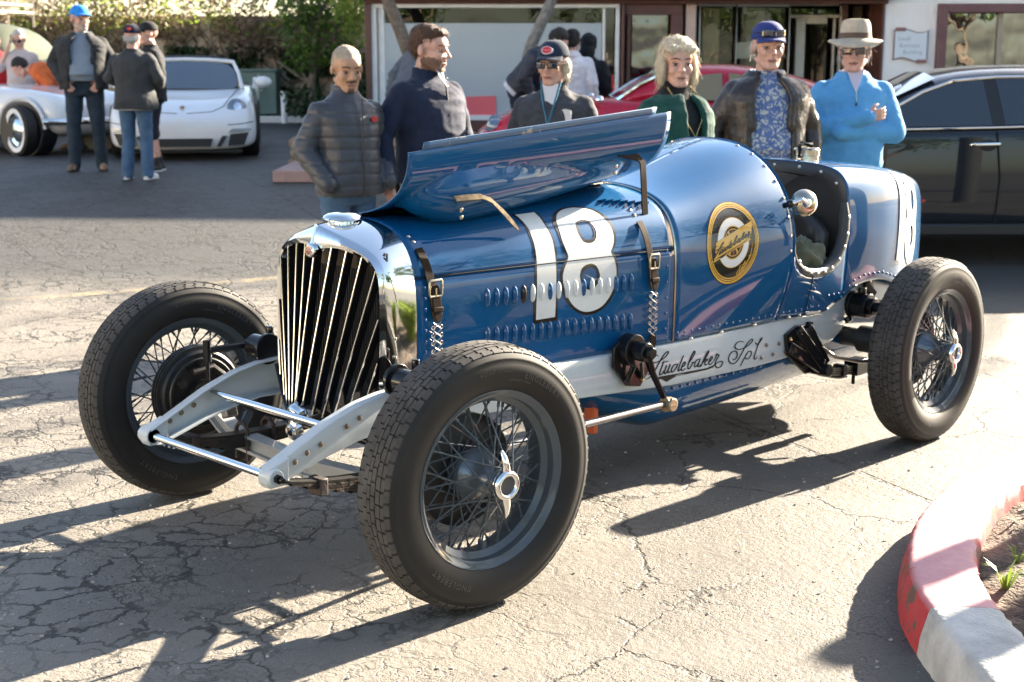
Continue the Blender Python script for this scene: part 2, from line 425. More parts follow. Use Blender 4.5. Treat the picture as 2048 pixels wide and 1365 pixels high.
for wi, (x, y, n, h) in enumerate([(-1.02, 1.93, 16, .11), (-1.1, 2.15, 14, .06), (-.82, 2.12, 18, .05), (-.77, 2.2, 26, .09), (-1.28, 1.85, 8, .07), (-1.5, 1.8, 9, .06), (-.95, 2.25, 14, .06), (-.6, 2.25, 20, .06), (-1.35, 2.1, 8, .05), (-.7, 2.4, 12, .06)]):
    mb = MB(); blades(mb, (0, 0, 0), n, h, h*.8, .004)
    o = mb.build('weed', weedm, smooth=False, loc=(x, y, .085)); tag(o, WL[wi], 'weed', 'weeds on the island')
mb = MB()
for _ in range(900):
    x, y = random.uniform(-2.6, -.1), random.uniform(1.55, 3.0); s = random.choice([.004, .005, .006, .012])
    if (V((x, y, 0))-min(oc, key=lambda q: (q-V((x, y, 0))).length)).y < .26: continue
    M = Matrix.Rotation(random.random()*6, 3, 'Z') @ Matrix.Rotation(random.random()*2, 3, 'X'); mb.box((x, y, .1+.03*random.random()), (s*2, s, s*.7), M)
tag(mb.build('gravel', mat('grit', (.2, .16, .12), .9, var=.5, vs=30), smooth=False), kind='stuff')
# grit and tiny stones on the asphalt by the racing car
mb = MB()
for _ in range(1500):
    x, y = random.uniform(-2.4, 2.2), random.uniform(-2.2, 2.2); s = random.choice([.002, .002, .003, .003, .005])
    M = Matrix.Rotation(random.random()*6, 3, 'Z') @ Matrix.Rotation(random.random()*2, 3, 'X'); mb.box((x, y, .001), (s*2, s*1.4, s), M)
tag(mb.build('gravel', mat('pale_grit', (.34, .31, .27), .8, var=.4, vs=60), smooth=False), kind='stuff')

# ================================================================ VEGETATION
bark = mat('bark', (.10, .075, .055), .9, col2=(.2, .16, .12), vs=14, bump=.8, bs=30)
barkg = mat('grey_bark', (.13, .12, .11), .9, col2=(.26, .24, .22), vs=18, bump=.8, bs=40)
green = leaf_mat('leaf_green', (.05, .10, .02), (.14, .2, .045), .4)
bright = leaf_mat('leaf_yellow_green', (.12, .2, .03), (.32, .36, .07), .5)
darkg = leaf_mat('ivy_green', (.022, .045, .016), (.055, .085, .03), .25)
dryv = leaf_mat('dry_vine_leaf', (.13, .085, .058), (.28, .22, .14), .35)
def leaves(mb, c, rad, n, size, seed, shell=.0, droop=0.):
    rnd = random.Random(seed)
    for _ in range(n):
        while True:
            p = V((rnd.uniform(-1, 1), rnd.uniform(-1, 1), rnd.uniform(-1, 1)))
            if shell*shell < p.length_squared <= 1: break
        q = V((c[0]+p.x*rad[0], c[1]+p.y*rad[1], c[2]+p.z*rad[2]))
        s = size*rnd.uniform(.55, 1.25)
        u = V((rnd.uniform(-1, 1), rnd.uniform(-1, 1), rnd.uniform(-1, 1)-droop)).normalized(); a = u.orthogonal().normalized(); a = (a*cos(rnd.random()*6)+u.cross(a)*sin(rnd.random()*6)).normalized()
        b = u
        mb.add([q-b*s*.5, q+a*s*.28, q+b*s*.5, q-a*s*.28], [(0, 1, 2, 3)])
def limbs(mb, p0, p1, r0, r1, rnd, depth, tips):
    pts = []; n = 5
    off = V((rnd.uniform(-1, 1), rnd.uniform(-1, 1), 0))*(V(p1)-V(p0)).length*(.09 if r0 < .045 else .012)
    for i in range(n+1):
        t = i/n; pts.append(V(p0).lerp(V(p1), t)+off*sin(pi*t))
    mb.tube(pts, [r0+(r1-r0)*i/n for i in range(n+1)], 7)
    tips.append(pts[-1])
    if depth:
        L = (V(p1)-V(p0)).length
        for k in range(rnd.choice((2, 3, 3))):
            t = rnd.uniform(.5, 1.); b = V(p0).lerp(V(p1), t)+off*sin(pi*t)
            d = (V(p1)-V(p0)).normalized()*.6+V((rnd.uniform(-1, 1), rnd.uniform(-1, 1), rnd.uniform(-.1, .8)))
            limbs(mb, b, b+d.normalized()*L*rnd.uniform(.55, .8), r1*.9, r1*.45, rnd, depth-1, tips)
def tree(name, label, M, trunk_top, r, nleaf, size, clump, seed, lm, bm=bark, depth=3, group=None, base=(0, 0, 0)):
    rnd = random.Random(seed); t = thing(name, label, 'tree', M, group)
    mb = MB(); tips = []
    limbs(mb, base, trunk_top, r, r*.62, rnd, depth, tips); mb.build('trunk', bm, t)
    mb = MB(); tips = tips[1:]
    for i, q in enumerate(tips):
        c = clump*rnd.uniform(.6, 1.2); leaves(mb, q, (c, c, c*.7), max(8, nleaf//len(tips)), size, seed*99+i)
    mb.build('crown', lm, t, smooth=False); return t
# ================================================================ SHOPS
BY = 21.0
wood = mat('brown_painted_wood', (.085, .03, .022), .5, col2=(.13, .05, .036), vs=6, bump=.2, bs=30)
plum = mat('plum_painted_wood', (.14, .06, .062), .5, col2=(.18, .085, .085), vs=5)
stucco = mat('white_stucco', (.84, .79, .74), .9, col2=(.88, .85, .81), vs=3, bump=.5, bs=60)
pink = mat('pinkish_stucco', (.5, .36, .3), .9, col2=(.58, .44, .37), vs=3, bump=.5, bs=60)
whitep = mat('white_frame_paint', (.74, .74, .73), .4, var=.06, vs=8)
creamp = mat('cream_door_paint', (.55, .5, .4), .5, var=.1, vs=6)
dark = mat('dark_interior', (.03, .028, .025), .9)
blackm = mat('matt_black', (.012, .012, .013), .55)
alum = mat('aluminium_frame', (.45, .45, .43), .35, .9)
def glassmat(name, ior, tint, rough=.006, wav=0.):
    m = bpy.data.materials.new(name); m.use_nodes = True; n = m.node_tree.nodes; l = m.node_tree.links; n.clear()
    t = n.new('ShaderNodeBsdfTransparent'); t.inputs[0].default_value = (*tint, 1); g = n.new('ShaderNodeBsdfGlossy'); g.inputs['Roughness'].default_value = rough
    f = n.new('ShaderNodeFresnel'); f.inputs[0].default_value = ior; mx = n.new('ShaderNodeMixShader'); o = n.new('ShaderNodeOutputMaterial')
    l.new(f.outputs[0], mx.inputs[0]); l.new(t.outputs[0], mx.inputs[1]); l.new(g.outputs[0], mx.inputs[2]); l.new(mx.outputs[0], o.inputs[0])
    if wav:
        tc = n.new('ShaderNodeTexCoord'); z = n.new('ShaderNodeTexNoise'); z.inputs['Scale'].default_value = 1.6; bp = n.new('ShaderNodeBump'); bp.inputs['Distance'].default_value = wav; bp.inputs['Strength'].default_value = 1
        l.new(tc.outputs['Object'], z.inputs[0]); l.new(z.outputs[0], bp.inputs['Height']); l.new(bp.outputs[0], g.inputs['Normal']); l.new(bp.outputs[0], f.inputs['Normal'])
    return m
shopglass = glassmat('shop_glass', 1.5, (.86, .88, .87), wav=.006)
carglass = glassmat('car_glass', 1.75, (.32, .38, .42))
shop = thing('shop_building', 'single storey stucco shop building with brown fascia and wide shop windows behind the crowd', 'building', frame(0, BY, FARZ))
def bl(px, py, y=BY): q = at(px, py, y); return V((q.x, q.y-BY, q.z-FARZ))
def rect(mb, x0, y0, x1, y1, d0, d1):
    """box whose front face covers a rectangle of the photograph at depth d0, reaching back to d1 (relative to the shop front)"""
    a, b = bl(x0, y1, BY+d0), bl(x1, y0, BY+d0); mb.box(((a.x+b.x)/2, (d0+d1)/2, (a.z+b.z)/2), (b.x-a.x, d1-d0, b.z-a.z)); return a, b
def zof(py, d=0): return bl(1024, py, BY+d).z
xof = lambda px, d=0: bl(px, 100, BY+d).x
# walls
H0 = 3.7
mb = MB(); XL, XR = xof(735), 17.
ztop = zof(-4); XW = xof(1766)
def wallbox(mb, x0, x1, z0, z1, d0=0., d1=.25): mb.box(((x0+x1)/2, (d0+d1)/2, (z0+z1)/2), (x1-x0, d1-d0, z1-z0))
wallbox(mb, XL, XR, ztop+.42, H0, .02, .27)
wx0, wx1 = xof(1871), 9.2
wz0, wz1 = zof(190), zof(8)
wallbox(mb, XW, wx0, -.4, ztop+.42); wallbox(mb, wx0, XR, wz1, ztop+.42); wallbox(mb, wx0, wx1, -.4, wz0); wallbox(mb, wx1, XR, -.4, wz1)
wallbox(mb, XL, xof(1240), -.4, zof(263), .06, .27)
mb.box((XL+.125, 7, H0/2-.2), (.25, 13.4, H0+.4)); mb.box(((XL+XR)/2, 13.9, H0/2-.2), (XR-XL, .25, H0+.4)); mb.box((XR, 7, H0/2-.2), (.25, 13.4, H0+.4))
mb.build('wall', stucco, shop, bevel=.01)
mb = MB(); rect(mb, 1366, -4, 1394, 300, .0, .5); mb.build('pillar', pink, shop, bevel=.02)
mb = MB(); mb.box(((XL+XR)/2, 6.6, H0+.12), (XR-XL+1.0, 15.0, .24)); mb.box((5.6+6, 7.2, H0+1.2), (12., 12., 2.2)); mb.build('roof', mat('roof_felt', (.1, .08, .07), .9, var=.3), shop)  # second box: unseen upper block, added to shade the people by the coupe
mb = MB(); mb.box(((XL+XW)/2, -.14, ztop+.19), (XW-XL+.1, .30, .46)); mb.box(((XL+XW)/2, -.05, ztop-.06), (XW-XL+.04, .14, .06)); mb.build('fascia', wood, shop, bevel=.012)
# room behind the glass
mb = MB(); z1 = ztop+.3
for d in ((XL+.3, xof(1362)), (xof(1395), XW)):
    mb.box(((d[0]+d[1])/2, 5.2, z1/2), (d[1]-d[0], .1, z1+.4)); mb.box(((d[0]+d[1])/2, 2.7, -.3), (d[1]-d[0], 5, .1)); mb.box(((d[0]+d[1])/2, 2.7, z1), (d[1]-d[0], 5, .1))
mb.box((wx0+1.8, 3, (wz0+wz1)/2), (3.9, .1, 2.4))
mb.build('interior', mat('interior_plaster', (.16, .13, .1), .9), shop)
# left shop window
wn = MB(); rect(wn, 741, 2, 1240, 16, -.05, .1); rect(wn, 741, 16, 752, 240, -.05, .1); rect(wn, 1229, 16, 1240, 240, -.05, .1); rect(wn, 741, 231, 1240, 241, -.05, .1); rect(wn, 760, 16, 768, 231, .02, .08); rect(wn, 1203, 16, 1211, 231, .02, .08)
win = wn.build('shop_window', whitep, shop, bevel=.006)
mb = MB(); a, b = bl(752, 231), bl(1229, 16); mb.box(((a.x+b.x)/2, .05, (a.z+b.z)/2), (b.x-a.x, .012, b.z-a.z)); mb.build('pane', shopglass, win)
mb = MB(); rect(mb, 734, 2, 741, 262, -.1, .15); rect(mb, 1240, 2, 1250, 262, -.1, .15); rect(mb, 741, 241, 1240, 262, -.12, .15); mb.build('timber_surround', wood, shop, bevel=.008)
# slatted blind inside the window: 42 slats in one part
mb = MB(); a, b = bl(770, 231, BY+.09), bl(1203, 47, BY+.09)
k = 46
for i in range(k):
    z = a.z+(b.z-a.z)*(i+.5)/k; mb.box(((a.x+b.x)/2, .031, z), (b.x-a.x, .004, (b.z-a.z)/k*.93), Matrix.Rotation(R(18), 3, 'X'))
tag(mb.build('blind', mat('pale_blind', (.50, .57, .62), .7), win, smooth=False), kind='stuff')
# a poster of a dancer and a sloping pink board inside the window
mb = MB(); a, b = bl(930, 236, BY+.07), bl(992, 193, BY+.07); mb.box(((a.x+b.x)/2, .012, (a.z+b.z)/2), (b.x-a.x, .02, b.z-a.z), Matrix.Rotation(R(-2), 3, 'Y')); mb.build('pink_board', mat('pink_card', (.75, .13, .15), .6), win)
mb = MB(); a = bl(1219, 175, BY+.012); mb.box(a, (.2, .02, .16), Matrix.Rotation(R(32), 3, 'Y')); mb.build('pink_board', mat('pink_card', (.5, .06, .08), .6), win)
# door between the windows
ds = MB(); rect(ds, 1250, 8, 1366, 30, -.02, .12); rect(ds, 1336, 30, 1366, 330, -.02, .12); rect(ds, 1250, 30, 1262, 330, .0, .1); rect(ds, 1262, 205, 1336, 330, .03, .08)
door = ds.build('door', wood, shop, bevel=.006); mb = MB(); rect(mb, 1262, 30, 1336, 205, .05, .062); mb.build('pane', glassmat('rippled_glass', 2.2, (.5, .52, .5), wav=.02), door)
mb = MB(); a = bl(1342, 190, BY-.04); mb.tube([a+V((0, 0, -.1)), a+V((0, -.05, -.08)), a+V((0, -.05, .08)), a+V((0, 0, .1))], .011); mb.build('handle', alum, door)
# recessed entry
def part_rects(name, m, rs, parent=shop, bevel=.006):
    mb = MB()
    for r in rs: rect(mb, *r)
    return mb.build(name, m, parent, bevel=bevel)
e = part_rects('entrance_window', alum, [(1394, 8, 1472, 13, .5, .58), (1466, 13, 1474, 330, .5, .58), (1394, 13, 1399, 330, .5, .58), (1474, 8, 1580, 14, .5, .58), (1570, 14, 1580, 330, .5, .58)])
part_rects('pane', shopglass, [(1399, 13, 1466, 330, .53, .54)], e, 0); part_rects('pane', shopglass, [(1474, 14, 1570, 330, .53, .54)], e, 0)
e = part_rects('entrance_door', creamp, [(1580, 8, 1680, 12, .8, .9), (1580, 30, 1680, 36, .8, .9), (1672, 12, 1682, 330, .8, .9), (1582, 36, 1612, 330, .82, .9), (1655, 36, 1672, 330, .82, .9), (1612, 36, 1655, 48, .82, .9)])
part_rects('pane', glassmat('dim_glass', 1.6, (.4, .4, .38)), [(1612, 48, 1655, 330, .85, .86)], e, 0); part_rects('transom_pane', glassmat('dim_glass2', 1.8, (.4, .4, .35)), [(1582, 12, 1672, 30, .85, .86)], e, 0)
part_rects('jamb', wood, [(1682, 5, 1692, 330, .6, .9), (1725, 8, 1766, 330, .7, .95), (1755, 5, 1767, 330, -.03, .7)])
part_rects('inner_door', mat('oak_door', (.12, .07, .035), .5, var=.2), [(1692, 12, 1725, 330, .9, .95)])
part_rects('air_conditioner', mat('cream_enamel', (.6, .56, .45), .4), [(1472, 85, 1512, 118, 1.2, 1.5)])
part_rects('inner_sheet', mat('yellow_reflection', (.5, .4, .18), .8, col2=(.35, .3, .16), vs=3), [(1396, 16, 1440, 330, 1.0, 1.03)], bevel=0)  # sheet behind the pane, yellow reflection put in as its colour
part_rects('inner_sheet', mat('pale_curtain', (.5, .45, .32), .8, col2=(.3, .27, .2), vs=3), [(1484, 16, 1530, 330, 1.6, 1.63)], bevel=0)
# right-hand window in its plum frame
wr = MB(); fr = .13
for x0, x1, z0, z1 in ((wx0, wx0+fr, wz0, wz1), (wx1-fr, wx1, wz0, wz1), (wx0+fr, wx1-fr, wz1-fr, wz1), (wx0+fr, wx1-fr, wz0, wz0+fr)): wr.box(((x0+x1)/2, -.02, (z0+z1)/2), (x1-x0, .16, z1-z0))
wr = wr.build('shop_window', plum, shop, bevel=.012)
mb = MB(); mb.box(((wx0+wx1)/2, .07, (wz0+wz1)/2), (wx1-wx0-.2, .012, wz1-wz0-.2)); mb.build('pane', glassmat('mirror_glass', 3.2, (.35, .36, .35), wav=.01), wr)
mb = MB(); xm = xof(1999); mb.box((xm, .05, (wz0+wz1)/2), (.07, .06, wz1-wz0-.2)); mb.build('upright_strip', mat('cream_upright', (.35, .3, .22), .6), wr)  # cream vertical bar across the right-hand pane
mb = MB(); mb.box(((wx0+wx1)/2, -.06, wz0-.05), (wx1-wx0+.12, .25, .1)); mb.build('sill', plum, wr, bevel=.01)
# scroll-shaped sign on the white wall
sg = thing('scroll_sign', 'small white scroll shaped wall sign with brown edge on the white stucco wall', 'sign')
c = bl(1820, 91); sg.matrix_world = frame(c.x, BY-.035, c.z+FARZ)
sw, sh = .235, .20
def scroll(gr):
    pts = []
    for i in range(13):
        t = i/12; pts.append((-sw-gr+2*(sw+gr)*t, sh+gr+.028*sin(2*pi*(t-.5))*-1))
    for i in range(13):
        t = 1-i/12; pts.append((-sw-gr+2*(sw+gr)*t, -sh-gr+.028*sin(2*pi*(t-.5))*-1))
    return pts
RX = Matrix.Rotation(R(90), 4, 'X')
mb = MB(); mb.prism(scroll(.014), -.02, .0, RX); mb.build('rim', mat('sign_brown', (.16, .07, .06), .6), sg)
mb = MB(); mb.prism(scroll(0), .0, .008, RX); mb.build('face', mat('sign_white', (.66, .70, .74), .6), sg)
mb = MB(); mb.cyl((-sw, -.018, sh+.03), (-sw+.14, -.018, sh+.03), .026, 14); mb.cyl((sw-.14, -.018, -sh-.03), (sw, -.018, -sh-.03), .026, 14); mb.build('curl', mat('sign_curl', (.3, .15, .14), .6), sg)
mb = MB()
for i, (tx, ox) in enumerate((('Small', -.10), ('Business', -.02), ('Building', .03))):
    v, f = textmesh(tx, .085, 0, 1.05); mb.add([(x+ox, -.0095, y+.09-.095*i) for x, y, z in v], f)
mb.build('lettering', mat('sign_grey_letters', (.33, .36, .38), .6), sg, smooth=False)

# ================================================================ PLANTED WALL, TREES, SIDEWALK
# low rubble wall in front of the left window
sw_ = thing('stone_planter', 'low rubble stone planter wall in front of the large shop window', 'planter')
px0, py0 = at(592, 300, 15.9).x, 15.9; sw_.matrix_world = frame(px0, py0)
stones = [mat('rubble_a', (.32, .24, .17), .9, col2=(.42, .33, .25), vs=9, bump=.6, bs=25), mat('rubble_b', (.22, .16, .12), .9, col2=(.34, .26, .2), vs=9, bump=.6, bs=25), mat('rubble_c', (.40, .33, .27), .9, col2=(.5, .42, .33), vs=9, bump=.6, bs=25)]
rnd = random.Random(2); PL = 5.2
mb = MB(); mb.box((PL/2, .32, .13), (PL-.06, .5, .36)); mb.build('core', mat('mortar', (.25, .21, .17), .95, var=.2), sw_)
smesh = []
for k in range(6):
    b = bmesh.new(); bmesh.ops.create_cube(b, size=1)
    for v in b.verts: v.co *= 1+rnd.uniform(-.12, .05)
    bmesh.ops.bevel(b, geom=b.edges[:], offset=.16, segments=2, affect='EDGES')
    for v in b.verts: v.co += V((noise.noise(v.co*3+V((k, 0, 0))), noise.noise(v.co*3+V((0, k, 5))), noise.noise(v.co*3+V((7, 0, k)))))*.07
    me = bpy.data.meshes.new('stone'); b.to_mesh(me); b.free(); me.materials.append(stones[k % 3])
    for p in me.polygons: p.use_smooth = True
    smesh.append(me)
for row, zz in enumerate((.05, .17, .28)):
    x = -.05 if row % 2 else 0
    while x < PL:
        L = rnd.uniform(.16, .34); inst('stone', rnd.choice(smesh), sw_, Matrix.Translation((x+L/2, .02+rnd.uniform(-.02, .02), zz)) @ Matrix.Rotation(rnd.uniform(-.1, .1), 4, 'Y') @ Matrix.Diagonal((L*1.04, .16, .125, 1))); x += L
for row, zz in enumerate((.05, .17, .28)):
    for j in range(2): inst('stone', rnd.choice(smesh), sw_, Matrix.Translation((-.02, .16+.26*j+.1*(row % 2), zz)) @ Matrix.Rotation(pi/2, 4, 'Z') @ Matrix.Diagonal((.27, .16, .125, 1)))
for (x, n, h) in ((.95, 40, .22), (1.9, 30, .25)):
    mb = MB(); blades(mb, (0, 0, 0), n, h, h*.6, .008); o = mb.build('strappy_plant', leaf_mat('strap_green', (.05, .1, .03), (.12, .18, .05)), smooth=False)
    o.matrix_world = frame(px0+x, py0+.3, gz(px0+x, py0)+.3); tag(o, 'clump of narrow green leaves in the stone planter '+('near its left end' if x < 1 else 'further right, behind the crowd'), 'plant', 'plants in the stone planter')
# pinkish pavement slab
mb = MB(); za = .06; cs = [at(545, 362, 14.35), at(800, 362, 14.35)]
for i in range(4):
    x0 = cs[0].x+i*1.35; mb.box((x0+.67, 15.1, FARZ+.035), (1.34, 1.5, .12))
mb.v = [tuple(STREET @ V(p)) for p in mb.v]
tag(mb.build('pavement', mat('pink_paving', (.27, .17, .15), .85, col2=(.36, .26, .23), vs=4, bump=.3, bs=60), bevel=.012), kind='structure')
def trunk_pts(pp, y): return [at(px, py, y) for px, py in pp]
for nm, lab, pp, wpx, y, sd in (('tree', 'leaning dark trunk in front of the left edge of the shop window', [(868, 290), (845, 200), (822, 120), (800, 60), (775, 0), (745, -70), (700, -190)], 13, 18.3, 5), ('tree', 'leaning grey trunk in front of the right part of the shop window', [(1020, 290), (1042, 180), (1060, 95), (1085, 40), (1103, 0), (1130, -80), (1185, -210)], 11.5, 18.6, 9)):
    P = trunk_pts(pp, y); b0 = V((P[0].x, y, gz(P[0].x, y)+.3))
    t = thing('tree', lab, 'tree', frame(b0.x, b0.y, b0.z)); rp = wpx/137
    mb = MB(); pts = [p-b0 for p in P]; mb.tube(pts, [rp*(1.1-.07*i) for i in range(len(pts))], 9); tips = []; rnd = random.Random(sd)
    for k in range(5): limbs(mb, pts[-1], pts[-1]+V((rnd.uniform(-1.2, 1.2), rnd.uniform(-1, 1), rnd.uniform(.5, 1.3))), rp*.55, rp*.3, rnd, 2, tips)
    mb.build('trunk', barkg if sd == 9 else bark, t); mb = MB()
    for i, q in enumerate(tips): leaves(mb, q, (.45, .45, .35), 14, .16, i+sd*50)
    mb.build('crown', green, t, smooth=False)

# ================================================================ BACK WALL WITH IVY
HY = 29.5
hz = gz(-6, HY)
bw = thing('boundary_wall', 'long beige plastered boundary wall behind the parked white cars', 'wall', frame(-7.5, HY, FARZ))
zg = at(540, 236, HY).z; ztw = at(300, 62, HY).z
mb = MB(); mb.box((0, .12, (zg+ztw)/2-FARZ), (13., .24, ztw-zg+.6)); mb.build('wall', mat('beige_plaster', (.45, .36, .27), .9, col2=(.55, .45, .34), vs=2, bump=.3), bw)
# raised verge and white kerb line at its foot
mb = MB(); M = STREET
mb.box((-7, HY-.1, (zg+FARZ)/2-.1), (14, 1.6, zg-FARZ+.2), None); mb.v = [tuple(STREET @ V(p)) for p in mb.v]
tag(mb.build('verge', mat('verge_earth', (.06, .06, .035), .95, var=.4, vs=5)), kind='structure')
mb = MB(); mb.box((-7, HY-.98, (zg+FARZ)/2-.05), (14, .16, zg-FARZ+.24)); mb.v = [tuple(STREET @ V(p)) for p in mb.v]
tag(mb.build('kerb', mat('white_kerb_paint', (.6, .6, .58), .6, var=.08), bevel=.02), kind='structure')
def ivy(name, label, x0, y0, x1, y1, n, size, lm, seed, dep=.35, dens=1.5, thr=-.1, parent=None):
    """leaves hung over the part of the wall seen between these pixels, thinning out where the wall shows"""
    rnd = random.Random(seed); mb = MB(); k = 0
    while k < n:
        px, py = rnd.uniform(x0, x1), rnd.uniform(y0, y1)
        q = at(px, py, HY-rnd.uniform(.02, dep)); nn = noise.noise(V((q.x*dens, q.z*dens, seed)))+.4*noise.noise(V((q.x*4, q.z*4, seed)))
        if nn < thr: k += .25; continue
        s = size*rnd.uniform(.5, 1.3); u = V((rnd.uniform(-1, 1), rnd.uniform(-1.3, .2), rnd.uniform(-1, .5))).normalized(); a = u.orthogonal().normalized(); a = (a*cos(k)+u.cross(a)*sin(k)).normalized()
        mb.add([q-u*s*.5, q+a*s*.35, q+u*s*.5, q-a*s*.35], [(0, 1, 2, 3)]); k += 1
    o0 = V(((at(x0, 0, HY).x+at(x1, 0, HY).x)/2, HY, FARZ)); mb.v = [tuple(V(p)-o0) for p in mb.v]
    o = mb.build(name, lm, smooth=False); o.matrix_world = frame(*o0); return tag(o, label, 'climber')
ivy('ivy', 'dark green ivy spreading over the boundary wall behind the white sports car', 330, 95, 745, 235, 5200, .12, darkg, 1, thr=-.16)
ivy('ivy', 'sparse ivy strands on the boundary wall behind the man in the blue cap', 30, 110, 345, 235, 1700, .11, darkg, 2, thr=.12)
ivy('dry_vine', 'dry brown vine mound trailing over the top of the boundary wall', -60, -34, 735, 118, 9500, .09, dryv, 3, dep=.55, thr=-.28)
ivy('ivy', 'sunlit yellow green leaves along the top of the boundary wall', -20, -34, 640, 70, 1700, .10, bright, 4, dep=.6, thr=.02)
# bare vine stems on the wall
mb = MB(); rnd = random.Random(8)
for k in range(70):
    q = at(rnd.uniform(40, 700), rnd.uniform(90, 235), HY-.06); pts = [q]
    for j in range(6): pts.append(pts[-1]+V((rnd.uniform(-.25, .25), rnd.uniform(-.03, .03), rnd.uniform(.05, .3))))
    mb.tube(pts, .012, 5)
o0 = V((-7.5, HY, FARZ)); mb.v = [tuple(V(p)-o0) for p in mb.v]; mb.build('vine_stem', bark, bw)
# bushy tree at the corner of the shops
def bush(name, label, cat, pp, rad, n, size, lm, y, seed, trunk=None):
    rnd = random.Random(seed); q0 = at(*pp[0], y); base = V((q0.x, y, gz(q0.x, y)+.1)); t = thing(name, label, cat, frame(*base))
    mb = MB()
    if trunk:
        P = [at(*p, y)-base for p in trunk]; mb.tube([V((P[0].x, 0, 0))]+P, [.1]+[.085-.008*i for i in range(len(P))], 8)
        for p in P[1:]:
            for _ in range(3): mb.tube([p, p+V((rnd.uniform(-.7, .7), rnd.uniform(-.3, .3), rnd.uniform(.3, .9)))], [.04, .015], 6)
    else: mb.tube([V((0, 0, 0)), V((.05, 0, .6))], [.05, .03], 6)
    mb.build('trunk', bark, t)
    mb = MB()
    for i, p in enumerate(pp): leaves(mb, at(*p, y)-base, rad, n, size, seed*31+i)
    mb.build('crown', lm, t, smooth=False); return t
bush('bushy_tree', 'dense green bushy tree with a bare trunk at the left corner of the shops', 'tree', [(635, 30), (600, 70), (680, 60), (640, 100), (700, 120), (610, 120), (660, 10), (590, 20), (720, 20)], (.42, .45, .36), 210, .13, leaf_mat('tree_green', (.04, .085, .015), (.12, .2, .03), .4), 27.5, 3, [(628, 215), (622, 170), (630, 125), (628, 80), (640, 30)])
bush('shrub', 'yellow green sunlit shrub against the brown corner post of the shops', 'shrub', [(700, 30), (720, 60), (690, 5), (725, 10)], (.33, .4, .3), 150, .11, bright, 26.5, 4)
bush('shrub', 'low dark shrub below the bushy tree at the corner of the shops', 'shrub', [(690, 200), (650, 215), (715, 160), (600, 205), (725, 215)], (.4, .4, .34), 150, .12, darkg, 27, 6)
bush('shrub', 'small rounded green shrub at the foot of the boundary wall beside the blue capped man', 'shrub', [(205, 225), (195, 232), (215, 233)], (.2, .2, .14), 90, .08, green, 28.2, 7)
# utility cabinet and white posts
ub = thing('utility_cabinet', 'green metal utility cabinet standing against the ivy covered wall', 'cabinet')
a, b = at(484, 232, 28.6), at(551, 141, 28.6); ub.matrix_world = frame((a.x+b.x)/2, 28.9, a.z)
gm = mat('cabinet_green', (.10, .16, .14), .45, var=.08, vs=3); mb = MB(); mb.box((0, 0, (b.z-a.z)/2), (b.x-a.x, .55, b.z-a.z-.05)); mb.build('body', gm, ub, bevel=.02)
mb = MB(); mb.box((0, 0, b.z-a.z), (b.x-a.x+.06, .62, .05)); mb.build('lid', gm, ub, bevel=.012)
mb = MB(); mb.box((.0, -.285, (b.z-a.z)*.5), (.012, .012, (b.z-a.z)*.85)); mb.cyl((.06, -.28, .5), (.06, -.33, .5), .02, 10); mb.build('door_handle', alum, ub)
for px, pt, pb, w2, lab in ((569, 183, 241, 6, 'short white post standing beside the green utility cabinet'), (512, 155, 200, 5, 'short white post half hidden behind the white sports car')):
    a, b = at(px, pb, 28.2), at(px, pt, 28.2); o = MB(); r = w2/FPX*28; o.lathe([(0, -.1), (r, -.1), (r, b.z-a.z-.02), (r*.85, b.z-a.z), (0, b.z-a.z)], 16); o = o.build('white_post', whitep); o.matrix_world = frame(a.x, 28.2, a.z); tag(o, lab, 'post')

# ================================================================ TREES BEYOND THE FRAME (their leaves dapple the crowd and show in the paint)
def ray_tree(x, y, h, D, **k):
    """tree whose crown lies on the sun's path to a street-frame point at height h"""
    d = STREET.inverted().to_3x3() @ SUNV; c = V((x, y, gz(x, y)+h))+d*D; g = gz(c.x, c.y); return c, g
for i, (x, y, h, D, cl, n) in enumerate(((-.42, 8.5, 1.3, 11.5, .36, 260), (.35, 8.9, 1.5, 13.0, .3, 160))):
    c, g = ray_tree(x, y, h, D); tree('street_tree', ('tall thin street tree to the right of the view', 'smaller street tree to the right of the view beside the taller one')[i], frame(c.x, c.y, g), (0, 0, c.z-g-.5), .05, n, .17, cl, 11+i, green, barkg, 2, 'street trees out of the frame')
for (x, y, r, h, lb) in ((-4.5, 1.98, .08, 1.66, 'slim unseen post added beyond the right edge to shade the kerb'), (-5.4, 2.37, .125, 2.2, 'thick unseen post added further along the island to shade the kerb')):  # unseen posts, added to throw shadow bands on the kerb
    mb = MB(); mb.lathe([(0, -.1), (r*1.03, -.1), (r, h-.03), (r*.8, h), (0, h)], 16); o = mb.build('shade_post', mat('dark_post', (.03, .03, .028), .8, var=.2), loc=(x, y, .08)); tag(o, lb, 'post')
for i, (x, y, s) in enumerate(((6., 9.5, 1.), (11., 6.5, 1.15), (2., 12., 1.1), (9.5, 2.0, .95), (-3.5, 10.5, 1.0), (13.5, -1.5, 1.1), (-5., 8.6, 1.05), (-9.5, 7.6, 1.2))):
    M = Matrix.Translation((x, y, 0)) @ Matrix.Diagonal((s, s, s, 1)); tree('yard_tree', 'broad tree behind the photographer', M, (.2, .1, 2.6), .16, 1500, .22, .75, 40+i, green, bark, 3, 'trees behind the photographer')
